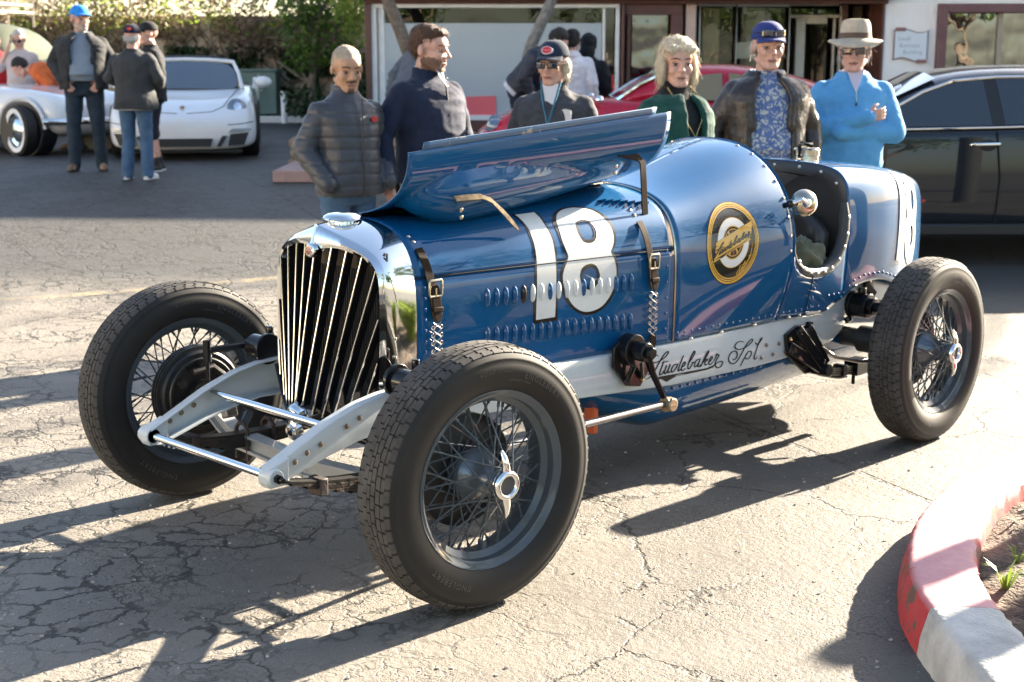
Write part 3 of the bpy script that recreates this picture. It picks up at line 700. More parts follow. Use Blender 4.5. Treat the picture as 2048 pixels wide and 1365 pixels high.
# long building and low planting behind the photographer
bb = thing('garden_house', 'long cream two storey house with a tiled roof across the lot', 'house', Matrix.Translation((27., -16., 0)) @ Matrix.Rotation(R(-90), 4, 'Z'))
mb = MB(); mb.box((0, 3, 3.5), (44, 6, 7.0)); mb.build('wall', mat('cream_wall', (.6, .54, .45), .9), bb); mb = MB(); mb.prism([(-11.6, 0), (11.6, 0), (11.6, .1), (-11.6, .1)], -.6, 6.8, Matrix.Translation((0, 0, 3))@Matrix.Rotation(0, 4, 'X')) if False else mb.add([(-22.6, -.6, 7), (22.6, -.6, 7), (22.6, 3, 9), (-22.6, 3, 9), (-22.6, 6.6, 7), (22.6, 6.6, 7)], [(0, 1, 2, 3), (3, 2, 5, 4), (0, 3, 4), (1, 5, 2)]); mb.build('roof', mat('clay_tiles', (.12, .045, .025), .8, var=.3, vs=8), bb)
for i, (x, y) in enumerate(((3.9, 6.4), (5.0, 5.6), (2.2, 6.6), (6.2, 4.4), (-1.9, 2.75), (-2.5, 2.95), (-3.1, 2.6), (-2.2, 3.4), (-3.8, 3.0), (-1.5, 3.3), (.6, 6.4), (6.8, 3.0), (-1.0, 5.9))):
    mb = MB(); blades(mb, (0, 0, 0), 220, .75, .45, .012); o = mb.build('tall_grass', leaf_mat('tall_grass', (.08, .13, .02), (.24, .3, .06)), smooth=False); o.location = (x, y, 0); tag(o, 'clump of tall green grass behind the photographer', 'plant', 'tall grass behind the photographer')
# ---- body sections of the racing car: half profiles (y, z) from the crown down to the frame rail
def lerp(a, b, t): return a+(b-a)*t
PROF = [(0, 0), (.12, -.001), (.25, -.005), (.38, -.011), (.52, -.023), (.66, -.042), (.76, -.062), (.85, -.092), (.92, -.134), (.965, -.182), (.99, -.235), (1, -.30), (1.003, -.38)]
def resample(p, n):
    d = [0]
    for i in range(len(p)-1): d.append(d[-1]+math.hypot(p[i+1][0]-p[i][0], p[i+1][1]-p[i][1]))
    out = []; j = 0
    for k in range(n+1):
        s = d[-1]*k/n
        while j < len(p)-2 and d[j+1] < s: j += 1
        t = (s-d[j])/max(1e-9, d[j+1]-d[j]); out.append((lerp(p[j][0], p[j+1][0], t), lerp(p[j][1], p[j+1][1], t)))
    return out
def smooth2(p, it=2):
    for _ in range(it):
        q = [p[0]]
        for i in range(len(p)-1):
            a, b = p[i], p[i+1]
            if i: q.append((lerp(a[0], b[0], .25), lerp(a[1], b[1], .25)))
            if i < len(p)-2: q.append((lerp(a[0], b[0], .75), lerp(a[1], b[1], .75)))
        q.append(p[-1]); p = q
    return p
XF, XB = -.19, -1.432
def hood_prof(X, n=60):
    t = (XF-X)/(XF-XB); w = lerp(.286, .371, t); zt = lerp(1.078, 1.128, t)
    p = [(y*w, zt+z*lerp(.98, 1.0, t)) for y, z in PROF]; p.append((w*1.0, .545)); return resample(smooth2(p, 2), n)
def side_y(p, z):
    """outermost y of a half profile at height z (below the crown)"""
    for i in range(len(p)-1):
        if p[i][1] >= z >= p[i+1][1]: return lerp(p[i][0], p[i+1][0], (p[i][1]-z)/max(1e-9, p[i][1]-p[i+1][1]))
    return p[0][0] if z > p[0][1] else p[-1][0]
HUMP = [(0, 1.283), (.08, 1.280), (.16, 1.268), (.25, 1.232), (.33, 1.172), (.396, 1.09), (.438, .992), (.457, .90), (.455, .80), (.437, .70), (.41, .61), (.385, .545)]
def cowl_prof(X, n=60):
    t = (X-XB)/(-2.12-XB); t = max(0, min(1.03, t)); a = hood_prof(XB, n); b = resample(smooth2(HUMP, 2), n)
    e = t*t*(3-2*t)*.45+t*.55
    return [(lerp(p[0], q[0], e), lerp(p[1], q[1], e)) for p, q in zip(a, b)]
NUM18 = {
 'one_o': [(-0.7182,0.5728),(-0.8339,0.5759),(-0.8298,0.543),(-0.8246,0.5048),(-0.8234,0.4675),(-0.8246,0.4349),(-0.8253,0.4041),(-0.8207,0.3702),(-0.8177,0.347),(-0.815,0.1531),(-0.7008,0.1528),(-0.7008,0.2548),(-0.7126,0.3529),(-0.7151,0.3861),(-0.7198,0.4265),(-0.7198,0.4585),(-0.7199,0.49),(-0.7193,0.5239),(-0.7204,0.5543)],
 'one_i': [(-0.7299,0.5657),(-0.821,0.5689),(-0.8189,0.54),(-0.8134,0.5004),(-0.8147,0.4694),(-0.8159,0.4363),(-0.8141,0.4048),(-0.812,0.3711),(-0.803,0.1673),(-0.7118,0.1661),(-0.713,0.22),(-0.7197,0.3456),(-0.724,0.3849),(-0.728,0.4253),(-0.7284,0.4569),(-0.7316,0.4911),(-0.7301,0.527),(-0.7313,0.5499)],
 'e_o': [(-1.0259,0.5846),(-1.0616,0.5723),(-1.0916,0.5575),(-1.1116,0.5315),(-1.1269,0.5026),(-1.1337,0.4704),(-1.1334,0.4438),(-1.1293,0.4224),(-1.1183,0.3981),(-1.1004,0.3747),(-1.1102,0.36),(-1.118,0.335),(-1.1224,0.3032),(-1.1188,0.265),(-1.1039,0.228),(-1.0812,0.1951),(-1.0456,0.171),(-1.0062,0.1579),(-0.963,0.1563),(-0.924,0.1669),(-0.8917,0.1857),(-0.8628,0.2111),(-0.8427,0.2438),(-0.832,0.2752),(-0.8289,0.3092),(-0.8381,0.3352),(-0.8552,0.3572),(-0.8669,0.3733),(-0.8575,0.4011),(-0.8533,0.4333),(-0.8533,0.4658),(-0.8534,0.4975),(-0.869,0.5238),(-0.8979,0.5505),(-0.9414,0.5738),(-0.9829,0.5838)],
 'e_i': [(-1.0239,0.5725),(-1.0573,0.5624),(-1.0805,0.5478),(-1.0977,0.5219),(-1.1087,0.492),(-1.1183,0.46),(-1.118,0.4336),(-1.113,0.4125),(-1.1022,0.3919),(-1.0888,0.3739),(-1.0984,0.354),(-1.1066,0.3325),(-1.111,0.3008),(-1.1078,0.2661),(-1.0923,0.2326),(-1.0654,0.2003),(-1.0345,0.179),(-0.9967,0.1693),(-0.9603,0.1681),(-0.9265,0.1769),(-0.8954,0.1957),(-0.8718,0.2204),(-0.8541,0.2492),(-0.8437,0.2774),(-0.841,0.3081),(-0.851,0.3341),(-0.8658,0.3564),(-0.8749,0.3759),(-0.8681,0.4005),(-0.8621,0.4318),(-0.865,0.4652),(-0.8716,0.4966),(-0.8872,0.5229),(-0.9133,0.5474),(-0.9536,0.5668),(-0.992,0.5737)],
 'h1o': [(-0.9922,0.5042),(-1.0171,0.5009),(-1.0307,0.4864),(-1.0381,0.4674),(-1.0367,0.447),(-1.0265,0.4281),(-1.0085,0.4155),(-0.9839,0.4129),(-0.9609,0.4205),(-0.9505,0.4381),(-0.9464,0.4586),(-0.951,0.4818),(-0.9644,0.498)],
 'h1i': [(-0.9959,0.4947),(-1.0153,0.4906),(-1.0265,0.4774),(-1.0274,0.4591),(-1.0242,0.4446),(-1.0149,0.4323),(-1.0009,0.4269),(-0.978,0.4272),(-0.9647,0.4364),(-0.9609,0.4533),(-0.9612,0.4709),(-0.9646,0.4835),(-0.9781,0.4923)],
 'h2o': [(-0.9846,0.3395),(-1.0036,0.3327),(-1.018,0.3177),(-1.0254,0.2964),(-1.0212,0.2778),(-1.01,0.2615),(-0.9939,0.2492),(-0.9747,0.2459),(-0.9539,0.2532),(-0.9343,0.2689),(-0.9261,0.2883),(-0.9255,0.3072),(-0.9345,0.325),(-0.9547,0.3369)],
 'h2i': [(-0.9829,0.3266),(-0.9999,0.3227),(-1.0105,0.3115),(-1.0134,0.2958),(-1.0102,0.2823),(-1.0013,0.2694),(-0.9868,0.2604),(-0.972,0.2575),(-0.9564,0.2633),(-0.9419,0.2766),(-0.9342,0.2911),(-0.9369,0.3061),(-0.9499,0.3185),(-0.9652,0.3257)],
}
SCRIPT = {
 'S': [[(-1.3475,0.5005),(-1.3237,0.5113),(-1.3025,0.5131),(-1.2856,0.5057),(-1.2824,0.4952),(-1.2963,0.4834),(-1.3236,0.4782),(-1.3544,0.4811),(-1.3813,0.4896),(-1.4003,0.5017),(-1.4058,0.5096),(-1.3958,0.5122),(-1.3767,0.5026),(-1.3544,0.4811),(-1.3325,0.4547),(-1.316,0.4375),(-1.2993,0.4265),(-1.2822,0.4218),(-1.2649,0.4244)],[(-1.2644,0.4734),(-1.2775,0.4788),(-1.2929,0.4753),(-1.3058,0.4636),(-1.3058,0.4489),(-1.2948,0.4395),(-1.2814,0.4383)]],
 't': [[(-1.3799,0.4799),(-1.3532,0.4319),(-1.3574,0.425),(-1.3709,0.4292),(-1.3821,0.4399)],[(-1.3647,0.4722),(-1.4058,0.4736)]],
 'u': [[(-1.3967,0.4601),(-1.3807,0.4302),(-1.3888,0.4245),(-1.4039,0.4366),(-1.4183,0.4619)],[(-1.4183,0.4619),(-1.4022,0.4319),(-1.4085,0.426),(-1.42,0.4317)]],
 'd': [[(-1.4627,0.4529),(-1.4425,0.4558),(-1.4273,0.4431),(-1.4242,0.4286),(-1.4363,0.4255),(-1.4516,0.437),(-1.4666,0.4548)],[(-1.4991,0.484),(-1.4641,0.4288),(-1.4713,0.4235),(-1.4833,0.431)]],
 'e': [[(-1.4859,0.4357),(-1.5078,0.4412),(-1.5132,0.4531),(-1.5048,0.4568),(-1.4914,0.4436),(-1.4864,0.4268),(-1.4968,0.4214),(-1.5146,0.4301)]],
 'b': [[(-1.526,0.4436),(-1.5515,0.4601),(-1.5708,0.4802),(-1.5723,0.4901),(-1.564,0.49),(-1.5506,0.4755),(-1.5301,0.443),(-1.5283,0.4256),(-1.5395,0.4234),(-1.5531,0.4346),(-1.5584,0.449),(-1.5691,0.4424),(-1.5814,0.4444)]],
 'a': [[(-1.6036,0.4539),(-1.585,0.4528),(-1.5713,0.4395),(-1.5722,0.4254),(-1.5846,0.4261),(-1.6022,0.4427)],[(-1.6097,0.4556),(-1.592,0.4263),(-1.6003,0.4205),(-1.6135,0.4295)]],
 'k': [[(-1.6137,0.4256),(-1.6354,0.4455),(-1.6653,0.472),(-1.6606,0.4791),(-1.6486,0.4693),(-1.6273,0.4416),(-1.6113,0.4188)],[(-1.6215,0.4347),(-1.6521,0.4483),(-1.6588,0.4422),(-1.6361,0.4352),(-1.6434,0.4213),(-1.6557,0.4259)]],
 'e2': [[(-1.6597,0.4292),(-1.6845,0.4385),(-1.6901,0.4492),(-1.6814,0.4531),(-1.6695,0.4406),(-1.6641,0.426),(-1.6752,0.4187),(-1.6937,0.4281)]],
 'r': [[(-1.6916,0.4271),(-1.7139,0.4446),(-1.715,0.4599),(-1.7219,0.4533),(-1.737,0.4516),(-1.7168,0.4338),(-1.7071,0.4197),(-1.7145,0.4056),(-1.73,0.3981),(-1.7534,0.4025),(-1.7633,0.4167),(-1.752,0.4235),(-1.7283,0.4231),(-1.7074,0.4144)]],
 'S2': [[(-1.9064,0.4793),(-1.8834,0.4876),(-1.8567,0.4873),(-1.8378,0.4741),(-1.8454,0.4613),(-1.8726,0.4536),(-1.9127,0.4559),(-1.948,0.467),(-1.9675,0.479),(-1.9623,0.4864),(-1.9445,0.4821),(-1.9166,0.4634),(-1.8919,0.435),(-1.8669,0.4122),(-1.8456,0.3994),(-1.8188,0.4033),(-1.8001,0.4192),(-1.801,0.4374),(-1.8239,0.4538),(-1.8506,0.4514),(-1.8628,0.4365),(-1.853,0.4194),(-1.8356,0.4154),(-1.8284,0.423)]],
 'p': [[(-1.941,0.4401),(-1.9157,0.4171),(-1.8847,0.3831)],[(-1.9154,0.4211),(-1.9368,0.4367),(-1.9595,0.4362),(-1.9608,0.42),(-1.9437,0.4064),(-1.9256,0.4064),(-1.9182,0.4141)]],
 'l': [[(-1.9842,0.4701),(-1.9943,0.4581),(-2.0125,0.461),(-2.0321,0.4744),(-2.0338,0.4822),(-2.0247,0.4808),(-2.008,0.4589),(-1.9881,0.4215),(-1.9806,0.4011),(-1.9902,0.3957),(-2.0042,0.4045)]],
 'swash': [[(-1.7073,0.4158),(-1.6547,0.4093),(-1.5545,0.4128),(-1.4568,0.4161),(-1.3655,0.4201),(-1.3074,0.4184),(-1.3056,0.4154),(-1.3661,0.4088),(-1.3985,0.3926),(-1.4219,0.3989),(-1.4574,0.406),(-1.555,0.4038),(-1.6552,0.402),(-1.7016,0.4062)]],
}
# ================================================================ RACING CAR
def paint(name, c, rough=.45, coat=1., spec=.06, **k): return mat(name, c, rough, 0, coat, coatr=.015, spec=spec, **k)
blue = paint('blue_enamel', (.0015, .068, .185), .5, var=.10, vs=2.5, spec=.03)
n_, l_, b_ = nodes(blue)
_t = n_.new('ShaderNodeTexNoise'); _t.inputs['Scale'].default_value = 5; _t.inputs['Detail'].default_value = 1; _tc = n_.new('ShaderNodeTexCoord'); l_.new(_tc.outputs['Object'], _t.inputs[0])
_b = n_.new('ShaderNodeBump'); _b.inputs['Distance'].default_value = .004; _b.inputs['Strength'].default_value = .22; l_.new(_t.outputs[0], _b.inputs['Height']); l_.new(_b.outputs[0], b_.inputs['Normal']); l_.new(_b.outputs[0], b_.inputs['Coat Normal'])
chrome = mat('chrome', (.82, .82, .80), .05, 1.)
nickel = mat('worn_nickel', (.62, .55, .45), .14, 1., rvar=.05, vs=20)
steel = mat('bare_steel', (.42, .40, .38), .35, 1., rvar=.1, vs=30)
brass = mat('brass', (.55, .38, .16), .3, 1.)
railg = paint('grey_frame_enamel', (.47, .51, .52), .35, .6, var=.05, vs=3)
blk = paint('black_enamel', (.008, .008, .009), .3, .6)
oily = mat('oily_black', (.012, .011, .010), .45, bump=.2, bs=40)
rubber = mat('tyre_rubber', (.013, .0122, .0115), .6, spec=.32, var=.25, vs=6, rvar=.08)
treadm = mat('tread_rubber', (.052, .048, .044), .8, var=.35, vs=8, spec=.35)
wheelp = paint('wheel_grey_enamel', (.062, .074, .084), .3, .7)
leather = mat('black_leather', (.032, .030, .029), .40, bump=.12, bs=9, rvar=.1, vs=12)
brownl = mat('strap_leather', (.014, .009, .006), .8, col2=(.030, .018, .012), vs=14, bump=.1, bs=60, spec=.12)
paleL = mat('strap_inside', (.15, .115, .07), .9, col2=(.05, .035, .025), vs=60, spec=.1)
rustm = mat('spring_rust', (.05, .03, .022), .7, col2=(.02, .018, .017), vs=20, bump=.3)
white18 = paint('number_white', (.56, .58, .57), .4, .8, var=.07, vs=5)
black18 = paint('number_black', (.014, .011, .009), .4, .8)
car = thing('racing_car', 'blue vintage open racing car with chrome grille, wire wheels and white number 18', 'racing car', Matrix.Identity(4))
def strip_rows(prof, xs, side=1): return [[(x, side*y, z) for y, z in prof(x)] for x in xs]
def clip_hi(p, z0, n=34):
    out = []
    for i in range(len(p)):
        if p[i][1] >= z0: out.append(p[i])
        else:
            a, b = p[i-1], p[i]; t = (a[1]-z0)/(a[1]-b[1]); out.append((lerp(a[0], b[0], t), z0)); break
    return resample(out, n)
def clip_lo(p, z0, n=14):
    return resample([(side_y(p, z0), z0)]+[q for q in p if q[1] < z0], n)
xsH = [XF-.002-(XF-XB-.006)*i/44 for i in range(45)]
def solid(o, t, off=0): md = o.modifiers.new('t', 'SOLIDIFY'); md.thickness = t; md.offset = off; return o
hood = MB(); hood.grid(strip_rows(lambda x: clip_hi(hood_prof(x), .905), xsH)); hoodL = solid(hood.build('hood_panel', blue, car), .004, -1)
# the opposite leaf, hinged at the crown and folded right over
TH = R(-171.5)
rows = []
for x in xsH:
    p = clip_hi(hood_prof(x), .905); zt = p[0][1]; r = []; ln = [0]
    for i in range(len(p)-1): ln.append(ln[-1]+math.hypot(p[i+1][0]-p[i][0], p[i+1][1]-p[i][1]))
    for i, (y, z) in enumerate(p):
        a, b = p[max(0, i-1)], p[min(len(p)-1, i+1)]; ty, tz = b[0]-a[0], b[1]-a[1]; L = math.hypot(ty, tz); ny, nz = -tz/L, ty/L
        if ny*1+nz*1 < 0: ny, nz = -ny, -nz
        s = (-.25-x)/1.12                                        # blister: blunt nose, long tail
        h = 0
        if 0 < s < 1:
            wv = .125*(min(1, s/.16)**.5)*(1-max(0, (s-.25)/.75)**1.6)**.8; tc = .165+.02*s
            if wv > 1e-3:
                u = (ln[i]-tc)/wv
                if abs(u) < 1: h = .092*(1-u*u)**.75*min(1, s/.14)**.6*(1-max(0, (s-.2)/.8)**1.4)
        yy, zz = -(y+ny*h), z+nz*h-zt
        r.append((x, yy*cos(TH)-zz*sin(TH), zt+.012+yy*sin(TH)+zz*cos(TH)))
    rows.append(r)
flapm = MB(); flapm.grid(rows)
flap = flapm.build('raised_hood_panel', blue, car); solid(flap, .004)
mb = MB(); fr = []
for r in rows[2:-3]:
    a, b = V(r[-3]), V(r[-1]); t = (b-a).normalized(); q = b; fr.append([tuple(q), tuple(q+t*.012+V((0, .002, 0))), tuple(q+t*.026+V((0, .005, 0)))])
mb.grid(fr); solid(mb.build('flange', mat('scuffed_blue', (.03, .10, .2), .4, col2=(.35, .33, .3), vs=9, coat=.5), flap), .003)
# scuffed flange: paint mostly blue, worn to metal here and there
_r = MATS['scuffed_blue'].node_tree.nodes['Color Ramp'].color_ramp; _r.elements[0].position = .61; _r.elements[1].position = .66
# hinge and the row of small top louvres
mb = MB(); mb.tube([(XF-.01, 0, 1.084), (XB+.01, 0, 1.134)], .006, 8); mb.build('hinge', blk, car)
def hood_pos(x, s, prof=hood_prof, off=.0016):
    p = prof(x); acc = 0
    for i in range(len(p)-1, 0, -1):
        a, b = p[i], p[i-1]; d = math.hypot(b[0]-a[0], b[1]-a[1])
        if acc+d >= s:
            t = (s-acc)/d; ny, nz = (b[1]-a[1])/d, -(b[0]-a[0])/d
            return V((x, lerp(a[0], b[0], t)+ny*off, lerp(a[1], b[1], t)+nz*off)), V((0, ny, nz))
        acc += d
    return V((x, p[0][0], p[0][1]+off)), V((0, 0, 1))
# side panel below the split line, with two rows of louvres
side = MB(); side.grid(strip_rows(lambda x: clip_lo(hood_prof(x), .900), xsH)); sideL = solid(side.build('side_panel', blue, car), .004, -1)
def louvre_mesh(name, m, h):
    mb = MB(); rows = []
    for j in range(9):
        t = j/8; zz = (t-.5)*h; k = (max(0, 1-(2*t-1)**2))**.38; r = []
        for i in range(7):
            a = pi*i/6; r.append((cos(a)*.0105*k, sin(a)*.0125*k*(1 if t < .8 else .9), zz))
        rows.append(r)
    mb.grid(rows, flip=False); return mb.mesh(name, m, ang=60)
LM = {c: louvre_mesh('louvre', mm, .066) for c, mm in (('b', blue), ('w', white18), ('k', black18))}
for row, (za, zb, colours) in enumerate(((.811, .797, 'bbbbkwwbwwwbwwwbbb'), (.681, .652, 'b'*18))):
    for i in range(18):
        x = -.490-.0412*i; z = za+(zb-za)*i/17; y = side_y(hood_prof(x), z)
        inst('louvre', LM[colours[i]], sideL, Matrix.Translation((x, y, z)))
# far side of the hood (plain) and the engine bay below the open leaf
mb = MB(); mb.grid(strip_rows(lambda x: clip_lo(hood_prof(x), .900), xsH, -1), flip=True); solid(mb.build('side_panel', blue, car), .004)
mb = MB(); mb.box((-.8, 0, .72), (1.1, .3, .45)); mb.tube([(-.35, .0, 1.0), (-1.2, .0, 1.02)], .09, 12); mb.build('engine', oily, car)
mb = MB(); mb.grid([[(XB+.0, y, z) for y, z in hood_prof(XB)][::3], [(XB, -y, z) for y, z in hood_prof(XB)][::3]]); mb.build('firewall', blk, car)
# top louvres near the scuttle
for i in range(7):
    x = -1.36+.03*i
    for s in (.56+.008*i,): 
        p, nn = hood_pos(x, s); o = inst('louvre', LM['b'], hoodL, Matrix.Translation(p) @ Matrix.Rotation(R(-75), 4, 'X'))
# ---- number 18, painted across both panels
def sheet(name, polys, m, parent, prof=hood_prof, off=.0016, split=None, sub=.03):
    v, f = curve2d(polys); b = bmesh.new(); vs = [b.verts.new(p) for p in v]
    for q in f:
        try: b.faces.new([vs[i] for i in q])
        except ValueError: pass
    for _ in range(6):
        e = [e for e in b.edges if e.calc_length() > sub]
        if not e: break
        bmesh.ops.subdivide_edges(b, edges=e, cuts=1); bmesh.ops.triangulate(b, faces=[f for f in b.faces if len(f.verts) > 3])
    for q in b.verts: q.co = hood_pos(q.co.x, q.co.y, prof, off)[0]
    bmesh.ops.recalc_face_normals(b, faces=b.faces[:])
    if sum(f.normal.y for f in b.faces) < 0: bmesh.ops.reverse_faces(b, faces=b.faces[:])
    me = bpy.data.meshes.new(name); b.to_mesh(me); b.free(); me.materials.append(m)
    for p in me.polygons: p.use_smooth = True
    o = bpy.data.objects.new(name, me); COL.objects.link(o); o.parent = parent; return o
def smooth_closed(p):
    q = []
    for i in range(len(p)):
        a, b, c, d = p[i-1], p[i], p[(i+1) % len(p)], p[(i+2) % len(p)]
        for t in (0, .33, .67):
            q.append(tuple(.5*(2*b[k]+(c[k]-a[k])*t+(2*a[k]-5*b[k]+4*c[k]-d[k])*t*t+(3*b[k]-a[k]-3*c[k]+d[k])*t**3) for k in (0, 1)))
    return q
N8 = {k: (v if k.startswith('one') else smooth_closed(v)) for k, v in NUM18.items()}
sheet('number_outline', [N8['one_o']], black18, car, off=.0012); sheet('number', [N8['one_i']], white18, car, off=.0022)
sheet('number_outline', [N8['e_o'], N8['h1i'], N8['h2i']], black18, car, off=.0012); sheet('number', [N8['e_i'], N8['h1o'], N8['h2o']], white18, car, off=.0022)
mb = MB(); mb.tube([(x, side_y(hood_prof(x), .9025)+.0012, .9025) for x in xsH[::4]+[xsH[-1]]], .0026, 6); mb.build('panel_gap', mat('gap_black', (.004, .004, .004), .9), car)
# ---- scuttle, cockpit sides and tail
bxs = [XB-.006-(2.12+XB)*i/22 for i in range(23)]
mb = MB()
for s in (1, -1): mb.grid(strip_rows(cowl_prof, bxs, s), flip=s < 0)
cowl = mb.build('scuttle', blue, car); solid(cowl, .004, -1)
def mirror(p): return [(y, z) for y, z in p]
TAILS = [(-2.585, .424, 1.176, .585), (-2.66, .429, 1.174, .63), (-2.75, .434, 1.171, .648), (-2.9, .436, 1.163, .648), (-3.05, .427, 1.15, .61), (-3.2, .40, 1.132, .57), (-3.35, .352, 1.11, .53), (-3.5, .29, 1.085, .5), (-3.65, .21, 1.055, .48), (-3.8, .11, 1.02, .47), (-3.88, .02, .99, .47)]
def tail_prof(X, n=60):
    for i in range(len(TAILS)-1):
        a, b = TAILS[i], TAILS[i+1]
        if X >= b[0] or i == len(TAILS)-2:
            t = max(0, min(1, (X-a[0])/(b[0]-a[0]))); w, zt, zb = (lerp(a[k], b[k], t) for k in (1, 2, 3)); break
    p = [(0, zt), (.35*w, zt-.001), (.62*w, zt-.008), (.80*w, zt-.024), (.91*w, zt-.056), (.965*w, zt-.11), (.985*w, zt-.18), (1*w, zt-.28), (1*w, lerp(zt, zb, .7)), (.975*w, zb)]
    return resample(smooth2(p, 2), n)
def cubic_x(xs):
    return xs
txs = [-2.585-.02*i for i in range(66)]
mb = MB()
for s in (1, -1):
    rows = strip_rows(tail_prof, txs, s)
    # smooth the stations lengthwise
    for _ in range(6):
        rows = [rows[0]]+[[tuple(V(a)*.25+V(b)*.5+V(c)*.25) for a, b, c in zip(rows[i-1], rows[i], rows[i+1])] for i in range(1, len(rows)-1)]+[rows[-1]]
    mb.grid(rows, flip=s < 0)
tail = mb.build('tail', blue, car); solid(tail, .004, -1)
CUT = [(-2.12, .90), (-2.122, .83), (-2.15, .785), (-2.21, .744), (-2.27, .722), (-2.33, .713), (-2.39, .713), (-2.45, .722), (-2.51, .755), (-2.555, .805), (-2.575, .86), (-2.585, .95)]
def cut_z(x):
    for a, b in zip(CUT, CUT[1:]):
        if a[0] >= x >= b[0]: return lerp(a[1], b[1], (a[0]-x)/(a[0]-b[0]))
    return CUT[0][1] if x > CUT[0][0] else CUT[-1][1]
pA, pB = cowl_prof(-2.12), tail_prof(-2.585)
def sill_y(x, z):
    t = (-2.122-x)/(2.585-2.122); return lerp(side_y(pA, z), side_y(pB, z), t)
def sill_zb(x): return lerp(.545, .585, sm(-2.45, -2.585, x)) if x < -2.42 else .545
sxs = [-2.122-.0154*i for i in range(31)]
for s in (1, -1):
    mb = MB(); rows = []
    for x in sxs:
        zt, zb = cut_z(x), sill_zb(x); rows.append([(x, s*sill_y(x, lerp(zt, zb, k/10)), lerp(zt, zb, k/10)) for k in range(11)])
    mb.grid(rows, flip=s < 0); solid(mb.build('cockpit_side', blue, car), .004, -1)
# leather roll along the cockpit edge, seat back and squab
roll = [V((x, sill_y(x, z)-.012, z+.006)) for x, z in ((-2.128, .90), (-2.13, .83), (-2.155, .788), (-2.215, .75), (-2.27, .73), (-2.33, .722), (-2.39, .722), (-2.45, .732), (-2.505, .765), (-2.545, .815), (-2.565, .87), (-2.575, .94), (-2.578, 1.005))]
for s in (1, -1):
    mb = MB(); mb.tube([V((p.x, s*p.y, p.z)) for p in roll], [.010, .012, .015, .018, .020, .022, .024, .026, .028, .028, .028, .026, .014], 12, flat=1.0); mb.build('cockpit_roll', leather, car)
mb = MB(); pr = [p for p in tail_prof(-2.585)]
rows = []
for k, ins in enumerate((.0, .02, .06, .14)):
    r = [(-2.588+(.012 if 0 < k < 3 else 0)-.02*k*0, max(0, y-ins), z-min(ins*1.0, .05)) for y, z in pr if z > .62]; rows.append(r)
for s in (1, -1):
    rr = [[(x, s*y, z) for x, y, z in r] for r in rows]; rr.append([(-2.575, 0, lerp(p[2], .9, .5)) for p in rr[-1]]); mb.grid(rr, flip=s > 0)
mb.build('seat_back_trim', leather, car)
# padded seat back with its curved top edge and bench
mb = MB(); rows = []
for i in range(13):
    z = .52+.46*i/12; r = []
    for j in range(17):
        y = -.36+.72*j/16; k = 1-(abs(y)/.36)**4; top = z-.10*(1-k) if i > 8 else z; r.append((-2.50+.05*(1-k)-.04*(i/12)+.012*sin(j*pi/8*2), y, top))
    rows.append(r)
mb.grid(rows); so_ = solid(mb.build('seat_back', leather, car), .06)
mb = MB(); mb.box((-2.28, 0, .50), (.46, .70, .12)); mb.build('seat_squab', leather, car, bevel=.03)
mb = MB(); mb.box((-2.0, 0, .42), (1.2, .74, .02)); mb.build('cockpit_floor', blk, car)
mb = MB(); mb.grid([[(-2.08, y, z) for y, z in cowl_prof(-2.08)][::3], [(-2.08, -y, z) for y, z in cowl_prof(-2.08)][::3]]); mb.build('dashboard', blk, car)
# beading round the scuttle edge and at the hood joint
def edge_tube(prof, x, r, m, name, ins=0):
    mb = MB(); p = prof(x); mb.tube([(x, y, z) for y, z in p[::2]]+[(x, p[-1][0], p[-1][1])], r, 6); o = mb.build(name, m, car); mb = MB(); mb.tube([(x, -y, z) for y, z in p[::2]], r, 6); mb.build(name, m, car); return o
edge_tube(cowl_prof, -2.121, .004, blue, 'scuttle_bead'); edge_tube(cowl_prof, XB-.002, .0055, nickel, 'joint_bead')
# rivets and screws as raised heads
def heads(name, pts, r, m, parent=car):
    mb = MB()
    for p, nn in pts: mb.ell(p, (r, r, r*.55), align(nn), 8, 5)
    return tag(mb.build(name, m, parent), kind='stuff')
scr = []
for s in (.06, .12, .2, .28, .36, .44, .52, .60, .68, .76, .84):
    p, nn = hood_pos(-2.095, s+.25, cowl_prof, .001)
    if s+.25 < .86: scr.append((p, nn))
for p, nn in list(scr): scr.append((V((p.x, -p.y, p.z)), V((0, -nn.y, nn.z))))
heads('screw', scr, .0075, nickel)
heads('upholstery_stud', [(V((-2.578, y, z)), V((1, 0, 0))) for y, z in ((-.1, 1.15), (.04, 1.152), (.17, 1.15), (.28, 1.135), (.36, 1.09))]+[(V((p.x+.002, p.y+.025, p.z+.004)), V((.1, .9, .3))) for p in roll[2:12:1] if p.z < .95], .0085, mat('stud_white_metal', (.7, .68, .62), .3, .8))
riv = []
x = XB-.03
while x > -2.42:
    riv.append((V((x, side_y(cowl_prof(max(x, -2.12)), .575) if x > -2.12 else sill_y(x, .575), .575)), V((0, 1, .1)))); x -= .043
for z in (.9, .84, .78, .72, .66, .60): riv.append((V((XB+.045, side_y(hood_prof(XB+.045), z)+.001, z)), V((0, 1, 0))))
for i in range(9): riv.append((V((-.225, side_y(hood_prof(-.225), .87-.035*i)+.001, .87-.035*i)), V((0, 1, 0))))
for i in range(16):
    x = -2.47-.04*i; riv.append((V((x, tail_prof(min(x, -2.585))[-4][0]+.002, (TAILS[0][3] if x > -2.6 else tail_prof(x)[-1][1])+.03+.02*(x > -2.6)*0)), V((0, 1, .2))))
for z in (.70, .66, .62, .58): riv.append((V((-2.345, sill_y(-2.345, z)+.001, z)), V((0, 1, 0))))
heads('rivet', riv, .0062, paint('blue_rivet', (.012, .07, .22), .3))
